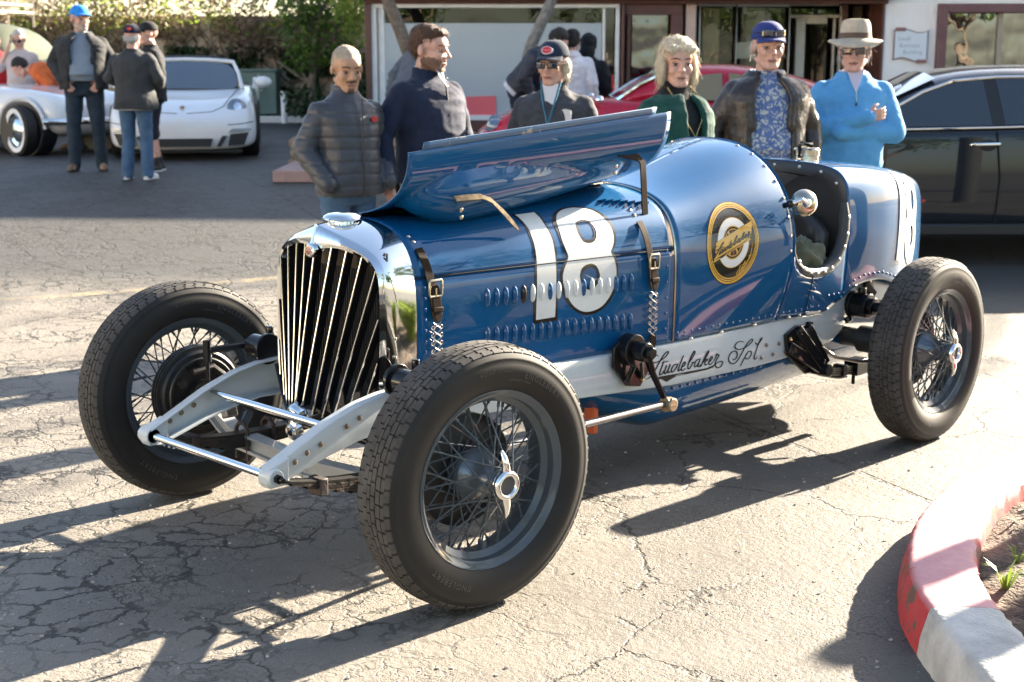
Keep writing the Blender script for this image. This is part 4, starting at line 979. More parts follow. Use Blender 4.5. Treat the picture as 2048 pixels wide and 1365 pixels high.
mb = MB(); mb.tube([(-2.312, sill_y(-2.312, z)+.001, z) for z in (.712, .66, .60, .548)], .0022, 6); mb.build('panel_gap', MATS['gap_black'], car)
heads('body_bolt', [(V((x, .392, .551)), V((0, .3, 1))) for x in (-1.52, -1.72, -1.95, -2.20, -2.28, -2.43)], .011, nickel)
# ---- round badge on the scuttle
yel = paint('badge_gold', (.62, .36, .06), .4, .8); bdk = paint('badge_black', (.012, .011, .011), .4, .8); bwh = paint('badge_white', (.66, .66, .64), .4, .8); bred = paint('badge_red', (.30, .05, .04), .4, .8)
EX, ES, EA, EB = -1.755, .3615, .146, .1665
def el(k, n=72, a0=0): return [(EX-EA*k*cos(2*pi*i/n)-.018*sin(2*pi*i/n)*k, ES+EB*k*sin(2*pi*i/n)) for i in range(n)]
def bsheet(name, polys, m, off, sub=.03): return sheet(name, polys, m, badge, cowl_prof, off, sub=sub)
badge = sheet('badge', [el(1.0)], bdk, car, cowl_prof, .0012)
for a, b_2 in ((.975, .93), (.915, .885), (.865, .835)): bsheet('badge_ring', [el(a), el(b_2)], yel, .0020)
bsheet('badge_ring', [el(.60), el(.585)], yel, .0020); bsheet('badge_tyre', [el(.585), el(.40)], bwh, .0020); bsheet('badge_ring', [el(.40), el(.375)], yel, .0021); bsheet('badge_ring', [el(.33), el(.31)], yel, .0021)
for i in range(12):
    a = 2*pi*i/12+.1
    def pt(r, d): return (EX-EA*r*cos(a+d)-.018*sin(a+d)*r, ES+EB*r*sin(a+d))
    bsheet('badge_spoke', [[pt(.08, -.25), pt(.31, -.09), pt(.31, .09), pt(.08, .25)]], bred if i % 2 else yel, .0021)
BQ = [(-1.6612, .3655), (-1.874, .4445), (-1.8492, .3685), (-1.6445, .2885)]
bsheet('badge_banner', [[(EX+(x-EX)*1.02, ES+(s-ES)*1.04) for x, s in BQ]], bdk, .0024); bsheet('badge_banner', [BQ], yel, .0028)
def ribbon(pts, w0, w1=None):
    """flat stroke along a polyline, returns outline polygon; swells in the middle like a brush"""
    p = pts
    for _ in range(2):
        q = [p[0]]
        for i in range(len(p)-1):
            a, b = p[i], p[i+1]; q += [(lerp(a[0], b[0], .25), lerp(a[1], b[1], .25)), (lerp(a[0], b[0], .75), lerp(a[1], b[1], .75))]
        q.append(p[-1]); p = q
    return p
def script(strokes, mp, wd, off, place, name, m, parent):
    mb = MB()
    for k, st in enumerate(strokes):
        p = [V((*mp(q), 0)) for q in ribbon(st, 0)]; L, Rr = [], []
        for i in range(len(p)):
            t = (p[min(i+1, len(p)-1)]-p[max(i-1, 0)]); t.normalize() if t.length > 0 else None; nn = V((-t.y, t.x, 0))
            u = i/(len(p)-1); ww = wd*(.42+.58*abs(t.y)**1.0)*min(1, .35+6*min(u, 1-u)); L.append(p[i]+nn*ww); Rr.append(p[i]-nn*ww)
        vs = []; fs = []
        for i in range(len(p)):
            vs += [place(L[i].x, L[i].y, off+k*.00004), place(Rr[i].x, Rr[i].y, off+k*.00004)]
            if i: fs.append((2*i-2, 2*i-1, 2*i+1, 2*i))
        mb.add(vs, fs)
    o = mb.build(name, m, parent, smooth=False); return o
allS = [s for k in ('S', 't', 'u', 'd', 'e', 'b', 'a', 'k', 'e2', 'r') for s in SCRIPT[k]]
spl = [s for k in ('S2', 'p', 'l') for s in SCRIPT[k]]
# badge lettering: the same hand, fitted to the slanting banner
def fitb(q):
    u = (-1.335-q[0])/(1.755-1.335); v = (q[1]-.425)/(.51-.425); bx = lerp(-1.664, -1.858, u); base = lerp(.313, .392, u); return (bx+(-.006)*v, base+.040*v)
allB = [[(max(q[0], -1.755), q[1]) for q in s] for s in allS]
def place_badge(x, s, off): return tuple(hood_pos(x, s, cowl_prof, off)[0])
script(allB, fitb, .0030, .0033, place_badge, 'badge_lettering', bdk, badge)
bsheet('badge_lettering', [[fitb((q[0], q[1]-.012)) for q in SCRIPT['swash'][0]]], bdk, .0033)
# Special: traced letters reused at the foot of the badge
spec = [SCRIPT['S2'][0]]+SCRIPT['p']+[[(x-.33-.062, s-.01) for x, s in st] for st in SCRIPT['e']]*0
def shift(st, dx, dy=0, k=1): return [[((x)*1+dx, y+dy) for x, y in s] for s in st]
cst = [[(-1.700, .450), (-1.690, .456), (-1.672, .440), (-1.668, .424), (-1.680, .421), (-1.700, .433)]]
ist = [[(-1.700, .455), (-1.684, .428), (-1.690, .421), (-1.706, .432)], [(-1.706, .470), (-1.709, .474)]]
lst = SCRIPT['l']
word = shift([SCRIPT['S2'][0]], 0, 0)+shift(SCRIPT['p'], 0, 0)+shift(SCRIPT['e'], -.48, -.005)+shift(cst, -.335, 0)+shift(ist, -.365, 0)+shift(SCRIPT['a'], -.505, 0)+shift(SCRIPT['l'], -.155, .02)
def fits(q):
    u = (-1.83-q[0])/(2.19-1.83); v = (q[1]-.415)/.075; a = R(-68+52*u); rr = .735; return (EX-EA*rr*cos(a)*1.0-.018*sin(a)*rr-.012*v*cos(a)*0-.004*v, ES+EB*rr*sin(a)+.030*v-.012)
script(word, fits, .0018, .0026, place_badge, 'badge_lettering', yel, badge)
# ---- radiator shell
n = 26
opening = resample(smooth2([(0, .985), (.07, 1.0), (.13, .992), (.19, .976), (.232, .952), (.252, .915), (.258, .85), (.258, .70), (.256, .56)], 2), n)
crest = resample(smooth2([(0, 1.063), (.06, 1.045), (.13, 1.025), (.19, 1.005), (.24, .975), (.268, .93), (.274, .86), (.274, .70), (.272, .555)], 2), n)
rear = [(y, z) for y, z in resample([q for q in hood_prof(XF) if q[1] > .57], n)]
def ox(i): return -.004-.052*(opening[i][0]/.258)**1.0 + (0 if opening[i][1] > .9 else .012*(.9-opening[i][1]))
rowsS = []
def half(s):
    r0 = [(ox(i)-.03, s*(y-.012), z-.012 if y < .2 else z) for i, (y, z) in enumerate(opening)]
    r1 = [(ox(i), s*y, z) for i, (y, z) in enumerate(opening)]
    r2 = [(ox(i)+.004, s*lerp(opening[i][0], crest[i][0], .5), lerp(opening[i][1], crest[i][1], .5)) for i in range(n+1)]
    r3 = [(ox(i)-.012, s*y, z) for i, (y, z) in enumerate(crest)]
    r35 = [(ox(i)-.02, s*(y+.003), z+.002) for i, (y, z) in enumerate(crest)]
    r4 = [(lerp(ox(i), XF, .5), s*lerp(crest[i][0], rear[i][0], .62), lerp(crest[i][1], rear[i][1], .62)) for i in range(n+1)]
    r5 = [(XF+.012, s*lerp(crest[i][0], rear[i][0], .97), lerp(crest[i][1], rear[i][1], .97)) for i in range(n+1)]
    r6 = [(XF, s*rear[i][0], rear[i][1]) for i in range(n+1)]
    return [r0, r1, r2, r3, r35, r4, r5, r6]
mb = MB()
for s in (1, -1): mb.grid(half(s), flip=s > 0)
shell = mb.build('radiator_shell', chrome, car, ang=50)
mb = MB(); mb.grid([[(-.10, y, z) for y, z in opening[::2]], [(-.10, -y, z) for y, z in opening[::2]]]); mb.add([(-.10, -.258, .56), (-.10, .258, .56), (-.02, .10, .44), (-.02, -.10, .44)], [(0, 1, 2, 3)])
core = mat('radiator_core', (.012, .012, .012), .5); mb.build('radiator_core', core, shell)
mb = MB()
for i in range(44): y = -.25+.5*i/43; mb.box((-.096, y, .74), (.006, .0035, .50))
tag(mb.build('radiator_fin', mat('fin_grey', (.03, .03, .03), .5), shell), kind='stuff')
mb = MB(); mb.box((-.085, 0, .955), (.02, .46, .05)); mb.build('header_tank', mat('tank_bronze', (.05, .04, .03), .5, .5), shell)
tops = [(0, .985, 0), (.068, 1.0, 0), (.128, .99, 0), (.19, .975, 0), (.246, .94, 0), (.258, .785, 0), (.258, .645, 0)]
bots = [(-.018, .480), (.018, .480), (.053, .455), (.086, .447), (.120, .447), (.166, .476), (.224, .520)]
def fx(y, z):
    """front of the grille: centre line raked forward at the foot, falling back to the sides"""
    k = (.985-z)/.54; return lerp(0, .086, k)-(.052+.07*k)*min(1, abs(y)/.258)
vane = MB()
for s in (1, -1):
    for i, ((ty, tz, _), (by, bz)) in enumerate(zip(tops, bots)):
        if s < 0 and i == 0: continue
        A, B = V((fx(ty, tz)-.006, s*ty, tz)), V((fx(by, bz)-.004, s*by, bz)); mb = MB(); mb.tube([A, B], .0036, 8); mb.build('grille_bar', mat('grille_nickel', (.52, .53, .53), .12, 1.), shell)
        mb = MB(); q = V((.034, s*.004, 0)); e = V((0, .0022, 0)); mb.add([A-e, B-e, B-q-e, A-q-e, A+e, B+e, B-q+e, A-q+e], [(0, 1, 2, 3), (4, 7, 6, 5), (3, 2, 6, 7), (0, 4, 5, 1)]); mb.build('grille_vane', blk, shell, smooth=False)
# foot of the grille, both edges of the opening
mb = MB(); mb.tube([(fx(.258, .56), .262, .56), (fx(.16, .465)-.004, .16, .458), (.082, .02, .430), (.082, -.02, .430), (fx(.16, .465)-.004, -.16, .458), (fx(.258, .56), -.262, .56)], .007, 8); mb.build('grille_foot', blk, shell)
# ridge, badge, crank cover, filler cap
mb = MB(); mb.tube([(-.012, 0, 1.068), (-.004, 0, 1.03), (.004, 0, .995)], [.004, .006, .010], 10); mb.build('ridge', chrome, shell)
MX = Matrix(((0, 0, 1, 0), (1, 0, 0, 0), (0, 1, 0, 0), (0, 0, 0, 1)))
def axx(x, y, z, tilt=0): return Matrix.Translation((x, y, z)) @ Matrix.Rotation(tilt, 4, 'Y') @ MX
mb = MB(); mb.lathe([(0, .010), (.018, .010), (.023, .006), (.024, -.01), (0, -.012)], 24, axx(.008, 0, .984, R(-5))); bd = mb.build('radiator_badge', chrome, shell)
mb = MB(); mb.lathe([(0, .0115), (.0165, .0115)], 24, axx(.008, 0, .984, R(-5))); mb.build('enamel', paint('badge_enamel', (.22, .03, .03), .3), bd)
mb = MB(); v, f = textmesh('STUDEBAKER', .0052); mb.add([(x, y, .0125) for x, y, z in v], f, axx(.008, 0, .984, R(-5))); mb.lathe([(.0150, .0122), (.0165, .0122)], 24, axx(.008, 0, .984, R(-5))); mb.build('lettering', bwh, bd, smooth=False)
mb = MB(); mb.lathe([(0, .012), (.012, .014), (.026, .012), (.034, .004), (.037, -.012), (.037, -.03)], 28, axx(.090, 0, .452, R(8))); mb.build('crank_cover', chrome, shell)
mb = MB(); mb.lathe([(.014, .02), (.022, .019), (.026, .013)], 28, axx(.088, 0, .40, R(8))); mb.lathe([(.024, .012), (.034, .008), (.036, -.01)], 28, axx(.088, 0, .40, R(8))); mb.build('crank_ring', chrome, shell)
mb = MB(); mb.lathe([(0, .030), (.02, .030), (.045, .027), (.060, .020), (.064, .013), (.061, .008), (.050, .004), (.044, -.02)], 36, Matrix.Translation((-.122, 0, 1.068))); mb.build('filler_cap', chrome, shell)
mb = MB(); mb.box((-.11, .265, .66), (.05, .004, .20)); mb.build('shell_bracket', chrome, shell, bevel=.01)
mb = MB(); mb.tube([(-.12, .29, .60), (-.12, .30, .60)], .028, 16); mb.build('red_grommet', mat('red_rubber', (.35, .05, .04), .5), shell)
heads('shell_screw', [(V((-.10, .286, z)), V((0, 1, 0))) for z in (.72, .66, .61, .58)], .0055, nickel, shell)
# ---- chassis
RT = [(.438, .408), (.40, .424), (.22, .507), (.10, .548), (0, .566), (-.15, .575), (-.5, .560), (-.85, .547), (-1.43, .540), (-2.0, .540), (-2.42, .541), (-2.50, .566), (-2.58, .602), (-2.66, .628), (-2.75, .643), (-2.84, .646), (-2.95, .630), (-3.1, .592), (-3.3, .545), (-3.5, .52)]
RB = [(.438, .358), (.40, .352), (.22, .405), (.10, .432), (0, .444), (-.15, .440), (-.5, .425), (-.85, .408), (-1.43, .372), (-2.0, .362), (-2.42, .370), (-2.50, .380), (-2.60, .396), (-2.68, .44), (-2.74, .53), (-2.84, .553), (-2.95, .540), (-3.1, .515), (-3.3, .48), (-3.5, .46)]
def rz(t, x):
    for a, b in zip(t, t[1:]):
        if a[0] >= x >= b[0]: return lerp(a[1], b[1], (a[0]-x)/(a[0]-b[0]))
    return t[-1][1]
def ry(x): return lerp(.336, .376, max(0, min(1, (.43-x)/1.9))) if x > -1.5 else .376
rxs = [.438-.0313*i for i in range(127)]
for s in (1, -1):
    mb = MB(); rows = []
    for x in rxs:
        t, b, y = rz(RT, x), rz(RB, x), ry(x); r = .008; i1 = .045
        rows.append([(x, s*(y-i1), t-.005), (x, s*(y-i1), t), (x, s*(y-r), t), (x, s*(y-.002), t-.003), (x, s*y, t-r), (x, s*y, b+r), (x, s*(y-.002), b+.003), (x, s*(y-r), b), (x, s*(y-i1), b), (x, s*(y-i1), b+.005), (x, s*(y-.006), b+.006), (x, s*(y-.006), t-.006)])
    mb.grid(rows, cv=True, flip=s < 0); rail = mb.build('frame_rail', railg, car, ang=35)
    mb = MB(); mb.tube([(.425, s*.30, .384), (.425, s*.358, .384)], .027, 20); mb.prism([(.37, .352), (.44, .352), (.452, .37), (.450, .395), (.435, .412), (.37, .436)], .30 if s > 0 else -.345, .345 if s > 0 else -.30, Matrix(((1, 0, 0, 0), (0, 0, 1, 0), (0, 1, 0, 0), (0, 0, 0, 1)))); mb.build('horn_casting', railg, rail, bevel=.004)
    heads('rail_bolt', [(V((x, s*(ry(x)+.003), z)), V((0, s, 0))) for x, z in ((.345, .415), (.30, .435), (.25, .452), (.15, .49), (.10, .508))]+([(V((x, .380, z)), V((0, 1, 0))) for x, z in ((-2.067, .446), (-2.161, .44), (-2.035, .397), (-2.119, .40), (-2.21, .398))] if s > 0 else [(V((x, s*(ry(x)-.008), z)), V((0, 1, 0))) for x, z in ((.345, .415), (.30, .435), (.25, .452))]), .0095, mat('bronze_bolt', (.22, .17, .12), .45, .8), rail)
    mb = MB(); mb.tube([(.425, s*.352, .384), (.425, s*.372, .384)], .014, 6); mb.tube([(.425, s*.372, .384), (.425, s*.388, .384)], .008, 10); mb.build('shackle_bolt', blk, rail)
mb = MB(); mb.tube([(.425, -.305, .384), (.425, .305, .384)], .0125, 16); mb.build('front_cross_tube', chrome, car)
mb = MB(); mb.tube([(.187, -.315, .487), (.187, .315, .487)], .0125, 16); mb.build('cross_tube', chrome, car)
for x in (-.3, -1.3, -2.4): mb = MB(); mb.box((x, 0, .43), (.07, .70, .07)); mb.build('cross_member', railg, car)
mb = MB(); v, f = [], []
script(allS+spl, lambda q: q, .0045, .0012, lambda x, z, o: (x, ry(x)+o, z), 'rail_lettering', mat('lettering_black', (.010, .007, .006), .6, spec=.2), car)
v, f = curve2d([SCRIPT['swash'][0]]); mb = MB(); mb.add([(x, ry(x)+.0012, z) for x, z, _ in v], f); mb.build('rail_lettering', MATS['lettering_black'], car, smooth=False)
# belly pan
mb = MB(); rows = []
for i in range(33):
    x = -1.02-2.1*i/32; u = i/32; zb = lerp(.40, .160, min(1, u/.22)**.6) if u < .22 else lerp(.160, .235, ((u-.22)/.78)**1.6); r = []
    for j in range(25):
        a = pi*j/24; c = cos(a); sgn = 1 if c > 0 else -1; r.append((x, sgn*abs(c)**.55*.352*lerp(.75, 1, min(1, u*5)), .40-(.40-zb)*sin(a)**.8))
    rows.append(r)
mb.grid(rows, flip=True); belly = mb.build('belly_pan', blue, car)
heads('pan_rivet', [(V((-1.42-.05*i, .353, .352-.0*i)), V((0, 1, -.2))) for i in range(14)], .0065, MATS['blue_rivet'], belly)
# ---- axles, springs, steering and dampers
axm = paint('axle_grey', (.30, .31, .31), .4, .4, var=.1, vs=6)
mb = MB(); pts = [(-.0, -.68, .395), (.02, -.60, .385), (.03, -.50, .335), (.035, -.40, .29), (.035, 0, .265), (.035, .40, .29), (.03, .50, .335), (.02, .60, .385), (0, .68, .395)]
for (dz, w, h) in ((.026, .052, .010), (-.026, .052, .010), (0, .014, .05)):
    for a, b in zip(pts, pts[1:]): mb.bar((a[0], a[1], a[2]+dz), (b[0], b[1]+.004, b[2]+dz), w, h)
mb.build('front_axle', axm, car)
mb = MB(); mb.tube([(-.16, -.62, .33), (-.16, .62, .33)], .014, 12); mb.tube([(-.10, -.5, .24), (-.10, .5, .24)], .011, 10); mb.build('tie_rod', blk, car)
for s in (1, -1):
    sp = None
    for k in range(6):
        f_ = 1-k*.13; mb = MB(); rows = []
        for i in range(15):
            u = i/14; x = lerp(.43, -.50, u) if k == 0 else lerp(.43*f_, -.5*f_, u); v = (x+.03)/.46; z = .318+.058*v*v-.0085*k; w = .024
            rows.append([(x, s*.34-w, z+.0035), (x, s*.34+w, z+.0035), (x, s*.34+w, z-.0035), (x, s*.34-w, z-.0035)])
        mb.grid(rows, cv=True); o = mb.build('spring_leaf' if sp else 'leaf_spring', rustm if k else oily, sp or car, smooth=False); sp = sp or o
    for xx in (.055, -.055):
        mb = MB(); mb.tube([(xx, s*.34-.032, .225), (xx, s*.34-.032, .335), (xx, s*.34-.015, .352), (xx, s*.34+.015, .352), (xx, s*.34+.032, .335), (xx, s*.34+.032, .225)], .0075, 8); mb.build('spring_clip', rustm, sp)
    mb = MB(); mb.box((.26, s*.34, .325), (.03, .062, .055)); mb.build('spring_band', rustm, sp, bevel=.004)
# front lever dampers with drop links
for s in (1, -1):
    mb = MB(); mb.tube([(-.06, s*.33, .60), (-.06, s*.345, .60)], .055, 20); mb.tube([(-.06, s*.345, .60), (-.06, s*.42, .60)], .042, 20); mb.tube([(-.06, s*.42, .60), (-.06, s*.455, .60)], .022, 16); d = mb.build('front_damper', blk, car, bevel=.003)
    mb = MB(); mb.bar((-.06, s*.445, .60), (.07, s*.50, .588), .026, .02); mb.tube([(-.1, s*.38, .63), (-.1, s*.38, .67)], .014, 10); mb.build('damper_arm', blk, d, bevel=.004)
    mb = MB(); mb.tube([(.07, s*.515, .62), (.07, s*.515, .545)], .015, 12); mb.tube([(.07, s*.515, .545), (.07, s*.515, .38)], .007, 10); mb.build('drop_link', blk, d)
# brake hoses and aluminium bracket near the far wheel
mb = MB(); mb.tube([(.10, -.60, .40), (.12, -.52, .44), (.10, -.42, .47), (.05, -.36, .47)], .009, 8); mb.build('brake_hose', oily, car)
mb = MB(); mb.box((.06, -.42, .42), (.05, .035, .12), Matrix.Rotation(R(20), 3, 'X')); mb.build('axle_bracket', steel, car, bevel=.006)
# steering box, drop arm and drag link
mb = MB(); mb.prism([(-1.06, .575), (-1.10, .60), (-1.20, .60), (-1.27, .545), (-1.27, .46), (-1.22, .405), (-1.14, .42), (-1.06, .50)], .378, .392, Matrix(((1, 0, 0, 0), (0, 0, 1, 0), (0, 1, 0, 0), (0, 0, 0, 1)))); mb.tube([(-1.140, .38, .56), (-1.140, .43, .56)], .06, 20); mb.tube([(-1.140, .43, .56), (-1.140, .485, .56)], .036, 18); mb.tube([(-1.140, .485, .56), (-1.140, .51, .56)], .024, 6); mb.bar((-1.12, .40, .43), (-1.16, .42, .53), .012, .02); mb.bar((-1.22, .40, .44), (-1.18, .42, .53), .012, .02)
sb = mb.build('steering_box', blk, car, bevel=.004); heads('steering_box_bolt', [(V((-1.14, .394, .452)), V((0, 1, 0))), (V((-1.225, .394, .435)), V((0, 1, 0)))], .011, brass, sb)
mb = MB(); mb.tube([(-1.140, .475, .56), (-1.18, .475, .48), (-1.268, .475, .352)], [.022, .016, .014], 10, flat=.6); mb.build('drop_arm', blk, car)
mb = MB(); mb.tube([(-1.285, .485, .345), (-1.245, .485, .348)], .028, 16); mb.tube([(-1.27, .46, .347), (-1.27, .512, .347)], .026, 16); mb.build('ball_joint', mat('ball_joint_metal', (.35, .27, .18), .4, .9), car, bevel=.004)
mb = MB(); mb.tube([(-1.245, .482, .349), (-.7, .50, .36), (-.15, .56, .375)], .0135, 12); mb.build('drag_link', mat('dark_chrome', (.25, .25, .26), .15, 1), car)
mb = MB(); mb.box((-1.165, .2, .265), (.03, .05, .13)); mb.build('orange_block', mat('orange_plastic', (.55, .10, .02), .5), car, bevel=.006)
# rear bracket, quarter spring, rear damper, brake cable, axle
mb = MB(); P2 = [(-2.19, .475), (-2.27, .505), (-2.36, .50), (-2.46, .315), (-2.44, .275), (-2.36, .28), (-2.21, .385)]
YX = Matrix(((1, 0, 0, 0), (0, 0, 1, 0), (0, 1, 0, 0), (0, 0, 0, 1)))
mb.prism(P2, .379, .392, YX); mb.bar((-2.21, .40, .42), (-2.43, .43, .30), .05, .014, (0, 1, 0)); mb.bar((-2.27, .40, .49), (-2.42, .44, .32), .05, .012, (0, 1, 0)); mb.bar((-2.35, .40, .49), (-2.45, .44, .32), .05, .012, (0, 1, 0)); mb.tube([(-2.43, .37, .297), (-2.43, .47, .297)], .028, 14)
rb = mb.build('spring_bracket', blk, car, bevel=.004); heads('spring_bracket_bolt', [(V((x, .394, z)), V((0, 1, 0))) for x, z in ((-2.225, .452), (-2.275, .478), (-2.335, .475))], .010, brass, rb)
for s in (1, -1):
    sp = None
    for k in range(5):
        mb = MB(); rows = []
        for i in range(13):
            u = i/12; x = lerp(-2.43, -3.05+.11*k, u); z = .297-.028*sin(min(1, u*1.1)*pi*.5)-.007*k; rows.append([(x, s*.43-.022, z+.003), (x, s*.43+.022, z+.003), (x, s*.43+.022, z-.003), (x, s*.43-.022, z-.003)])
        mb.grid(rows, cv=True); o = mb.build('spring_leaf' if sp else 'leaf_spring', oily, sp or car, smooth=False); sp = sp or o
    mb = MB(); mb.box((-2.58, s*.43, .272), (.03, .056, .05)); mb.box((-2.72, s*.43, .27), (.10, .07, .07)); mb.tube([(-2.70, s*.43, .23), (-2.70, s*.43, .19)], .009, 8); mb.build('spring_band', blk, sp, bevel=.003)
mb = MB(); mb.tube([(-2.727, -.62, .397), (-2.727, .62, .397)], .043, 20); mb.ell((-2.727, 0, .397), (.16, .14, .16)); mb.tube([(-2.727, .44, .397), (-2.727, .52, .397)], .06, 20); mb.build('rear_axle', mat('axle_dark', (.06, .06, .06), .35, .6), car)
mb = MB(); mb.tube([(-2.73, .38, .545), (-2.73, .40, .545)], .062, 20); mb.tube([(-2.73, .40, .545), (-2.73, .475, .545)], .055, 24); mb.tube([(-2.73, .475, .545), (-2.73, .50, .545)], .04, 20); mb.tube([(-2.73, .50, .545), (-2.73, .55, .545)], .024, 14); mb.tube([(-2.73, .43, .60), (-2.73, .43, .625)], .02, 8); mb.tube([(-2.69, .385, .49), (-2.69, .40, .47)], .018, 8)
rd = mb.build('rear_damper', blk, car, bevel=.003)
mb = MB(); mb.prism([(-2.80, .645), (-2.87, .65), (-2.92, .57), (-2.86, .56)], .379, .395, YX); mb.bar((-2.81, .40, .635), (-2.88, .41, .57), .04, .01, (0, 1, 0)); mb.build('damper_bracket', blk, rd, bevel=.003); heads('damper_bolt', [(V((-2.82, .397, .635)), V((0, 1, 0))), (V((-2.855, .397, .64)), V((0, 1, 0)))], .009, nickel, rd)
mb = MB(); mb.tube([(-2.36, .385, .475), (-2.38, .40, .46), (-2.42, .42, .40), (-2.5, .45, .345), (-2.62, .50, .315), (-2.75, .58, .31)], .0085, 10); mb.build('brake_cable', steel, car); mb = MB(); mb.box((-2.375, .39, .475), (.03, .02, .07)); mb.tube([(-2.33, .395, .475), (-2.39, .395, .475)], .012, 10); mb.build('cable_bracket', blk, car, bevel=.003)
# ---- mirror, fuel cap, cloth bag
mb = MB(); Mm = Matrix.Translation((-2.145, .478, 1.040)) @ align((.62, .76, .1)).to_4x4(); mb.lathe([(0, .030), (.02, .028), (.038, .019), (.052, .004), (.0565, -.012), (.054, -.016), (0, -.016)], 32, Mm); mi_ = mb.build('mirror', mat('dull_nickel', (.52, .45, .36), .22, 1.), car)
mb = MB(); mb.lathe([(0, .045), (.010, .044), (.016, .036), (.020, .026)], 20, Mm); mb.tube([Mm @ V((0, 0, .035)), (-2.09, .50, 1.06), (-2.07, .47, 1.045)], .008, 10); mb.build('mirror_stalk', chrome, mi_); mb = MB(); mb.ell((-2.07, .458, 1.04), .017); mb.tube([(-2.07, .458, 1.04), (-2.075, .425, 1.03)], .012, 10); mb.build('mirror_ball', blk, mi_)
mb = MB(); mb.lathe([(.058, 0), (.058, .016), (.062, .018), (.062, .044), (.055, .052), (0, .054)], 32, Matrix.Translation((-2.90, .0, 1.163))); fc = mb.build('fuel_cap', nickel, car)
mb = MB(); mb.bar((-2.84, -.0, 1.226), (-2.97, -.02, 1.230), .016, .014); mb.bar((-2.86, .05, 1.226), (-2.93, -.05, 1.236), .012, .012); mb.tube([(-2.84, 0, 1.17), (-2.835, 0, 1.228)], .008, 8); mb.tube([(-2.965, -.02, 1.17), (-2.968, -.02, 1.246)], .009, 8); mb.build('cap_clamp', blk, fc)
def lump(name, c, rad, m, seed, parent=None, amp=.3):
    b = bmesh.new(); bmesh.ops.create_icosphere(b, subdivisions=4, radius=1)
    for v in b.verts:
        q = v.co*2.2+V((seed, 0, 0)); k = 1+amp*(1-abs(noise.noise(q))*2)*.5+amp*.5*noise.noise(q*2.3); v.co = V((v.co.x*rad[0]*k, v.co.y*rad[1]*k, v.co.z*rad[2]*k))
    me = bpy.data.meshes.new(name); b.to_mesh(me); b.free(); me.materials.append(m)
    for p in me.polygons: p.use_smooth = True
    o = bpy.data.objects.new(name, me); COL.objects.link(o); o.location = c; o.parent = parent; return o
bagm = mat('olive_cloth', (.085, .085, .04), .85, col2=(.13, .125, .065), vs=6, sheen=.3)
tag(lump('cloth_bundle', (-2.43, .27, .735), (.10, .12, .10), bagm, 3, amp=.55), 'crumpled olive green cloth bundle lying on the seat of the blue racing car', 'cloth')
# ---- hood straps
def strap(pts, nn, w, th, m, name, parent):
    mb = MB(); rows = []
    for i, p in enumerate(pts):
        p = V(p); t = (V(pts[min(i+1, len(pts)-1)])-V(pts[max(0, i-1)])).normalized(); q = V(nn[i] if isinstance(nn, list) else nn); sx_ = t.cross(q).normalized(); ww = w/2*(1 if i < len(pts)-1 else .45)
        rows.append([tuple(p-sx_*ww), tuple(p-sx_*ww+q*th), tuple(p+sx_*ww+q*th), tuple(p+sx_*ww)])
    mb.grid(rows, cv=True); k = len(mb.v); mb.f.append((k-4, k-3, k-2, k-1)); mb.mi.append(0); mb.f.append((3, 2, 1, 0)); mb.mi.append(0); return mb.build(name, m, parent, ang=30, bevel=.0015)
for x0, x1, top in ((-.232, -.262, .455), (-1.268, -1.300, .475)):
    ss = [top-.02*i for i in range(int((top-.20)/.02)+1)]; P = []; Nn = []
    for i, s in enumerate(ss): p, nn = hood_pos(lerp(x0, x1, i/(len(ss)-1)), s, off=.004+.004*min(1, i/3)); P.append(p); Nn.append(nn)
    st = strap(P, Nn, .034, .004, brownl, 'hood_strap', car)
    j = next(i for i, s in enumerate(ss) if s < .325)
    strap([P[j-1]+Nn[j-1]*.008, P[j]+Nn[j]*.014, P[j+1]+Nn[j+1]*.014]+[p+q*.012 for p, q in zip(P[j+2:], Nn[j+2:])], [Nn[j-1]]+Nn[j:], .036, .005, brownl, 'strap_tail', st)
    c = P[j]+V((0, .018, .01)); mb = MB(); mb.tube([c+V((dx, 0, dz)) for dx, dz in ((-.024, -.026), (.024, -.026), (.027, -.02), (.027, .02), (.024, .026), (-.024, .026), (-.027, .02), (-.027, -.02))], .0042, 8, closed=True); mb.tube([c+V((0, .003, .0)), c+V((0, .003, -.028))], .0028, 6); mb.build('buckle', mat('buckle_brass', (.5, .44, .32), .3, .9), st)
    q = P[-3]; mb = MB(); mb.box(q+V((0, .015, .0)), (.044, .012, .016)); mb.build('keeper', brownl, st, bevel=.003)
    # crossed coil spring below the strap
    mb = MB(); e = P[-1]; zb = .585
    for sg in (1, -1):
        pts = []; z = e.z-.004; k = 0
        while z > zb:
            pts.append((e.x-.006*k*0+sg*.016*cos(k*pi/3.0), e.y+.006+.004*sin(k*pi/3*1.0)*sg, z)); z -= .0085; k += 1
        mb.tube(pts, .0023, 6)
    zz = e.z-.02; k = 0
    while zz > zb:
        for sg in (1, -1): mb.tube([(e.x+sg*.019+.006*cos(a), e.y+.006, zz+.006*sin(a)) for a in [2*pi*i/8 for i in range(8)]], .002, 5, closed=True)
        zz -= .026
    mb.build('strap_spring', steel, st)
    strap([(e.x, e.y+.004, .592), (e.x, e.y+.006, .56), (e.x, e.y+.006, .535)], (0, 1, 0), .034, .006, brownl, 'strap_end', st)
    p, nn = hood_pos(x0, top+.03, off=.001); p2, n2 = hood_pos(x0+.004, top+.055, off=.001); heads('strap_rivet', [(p, nn), (p2, n2)], .0085, nickel, st)
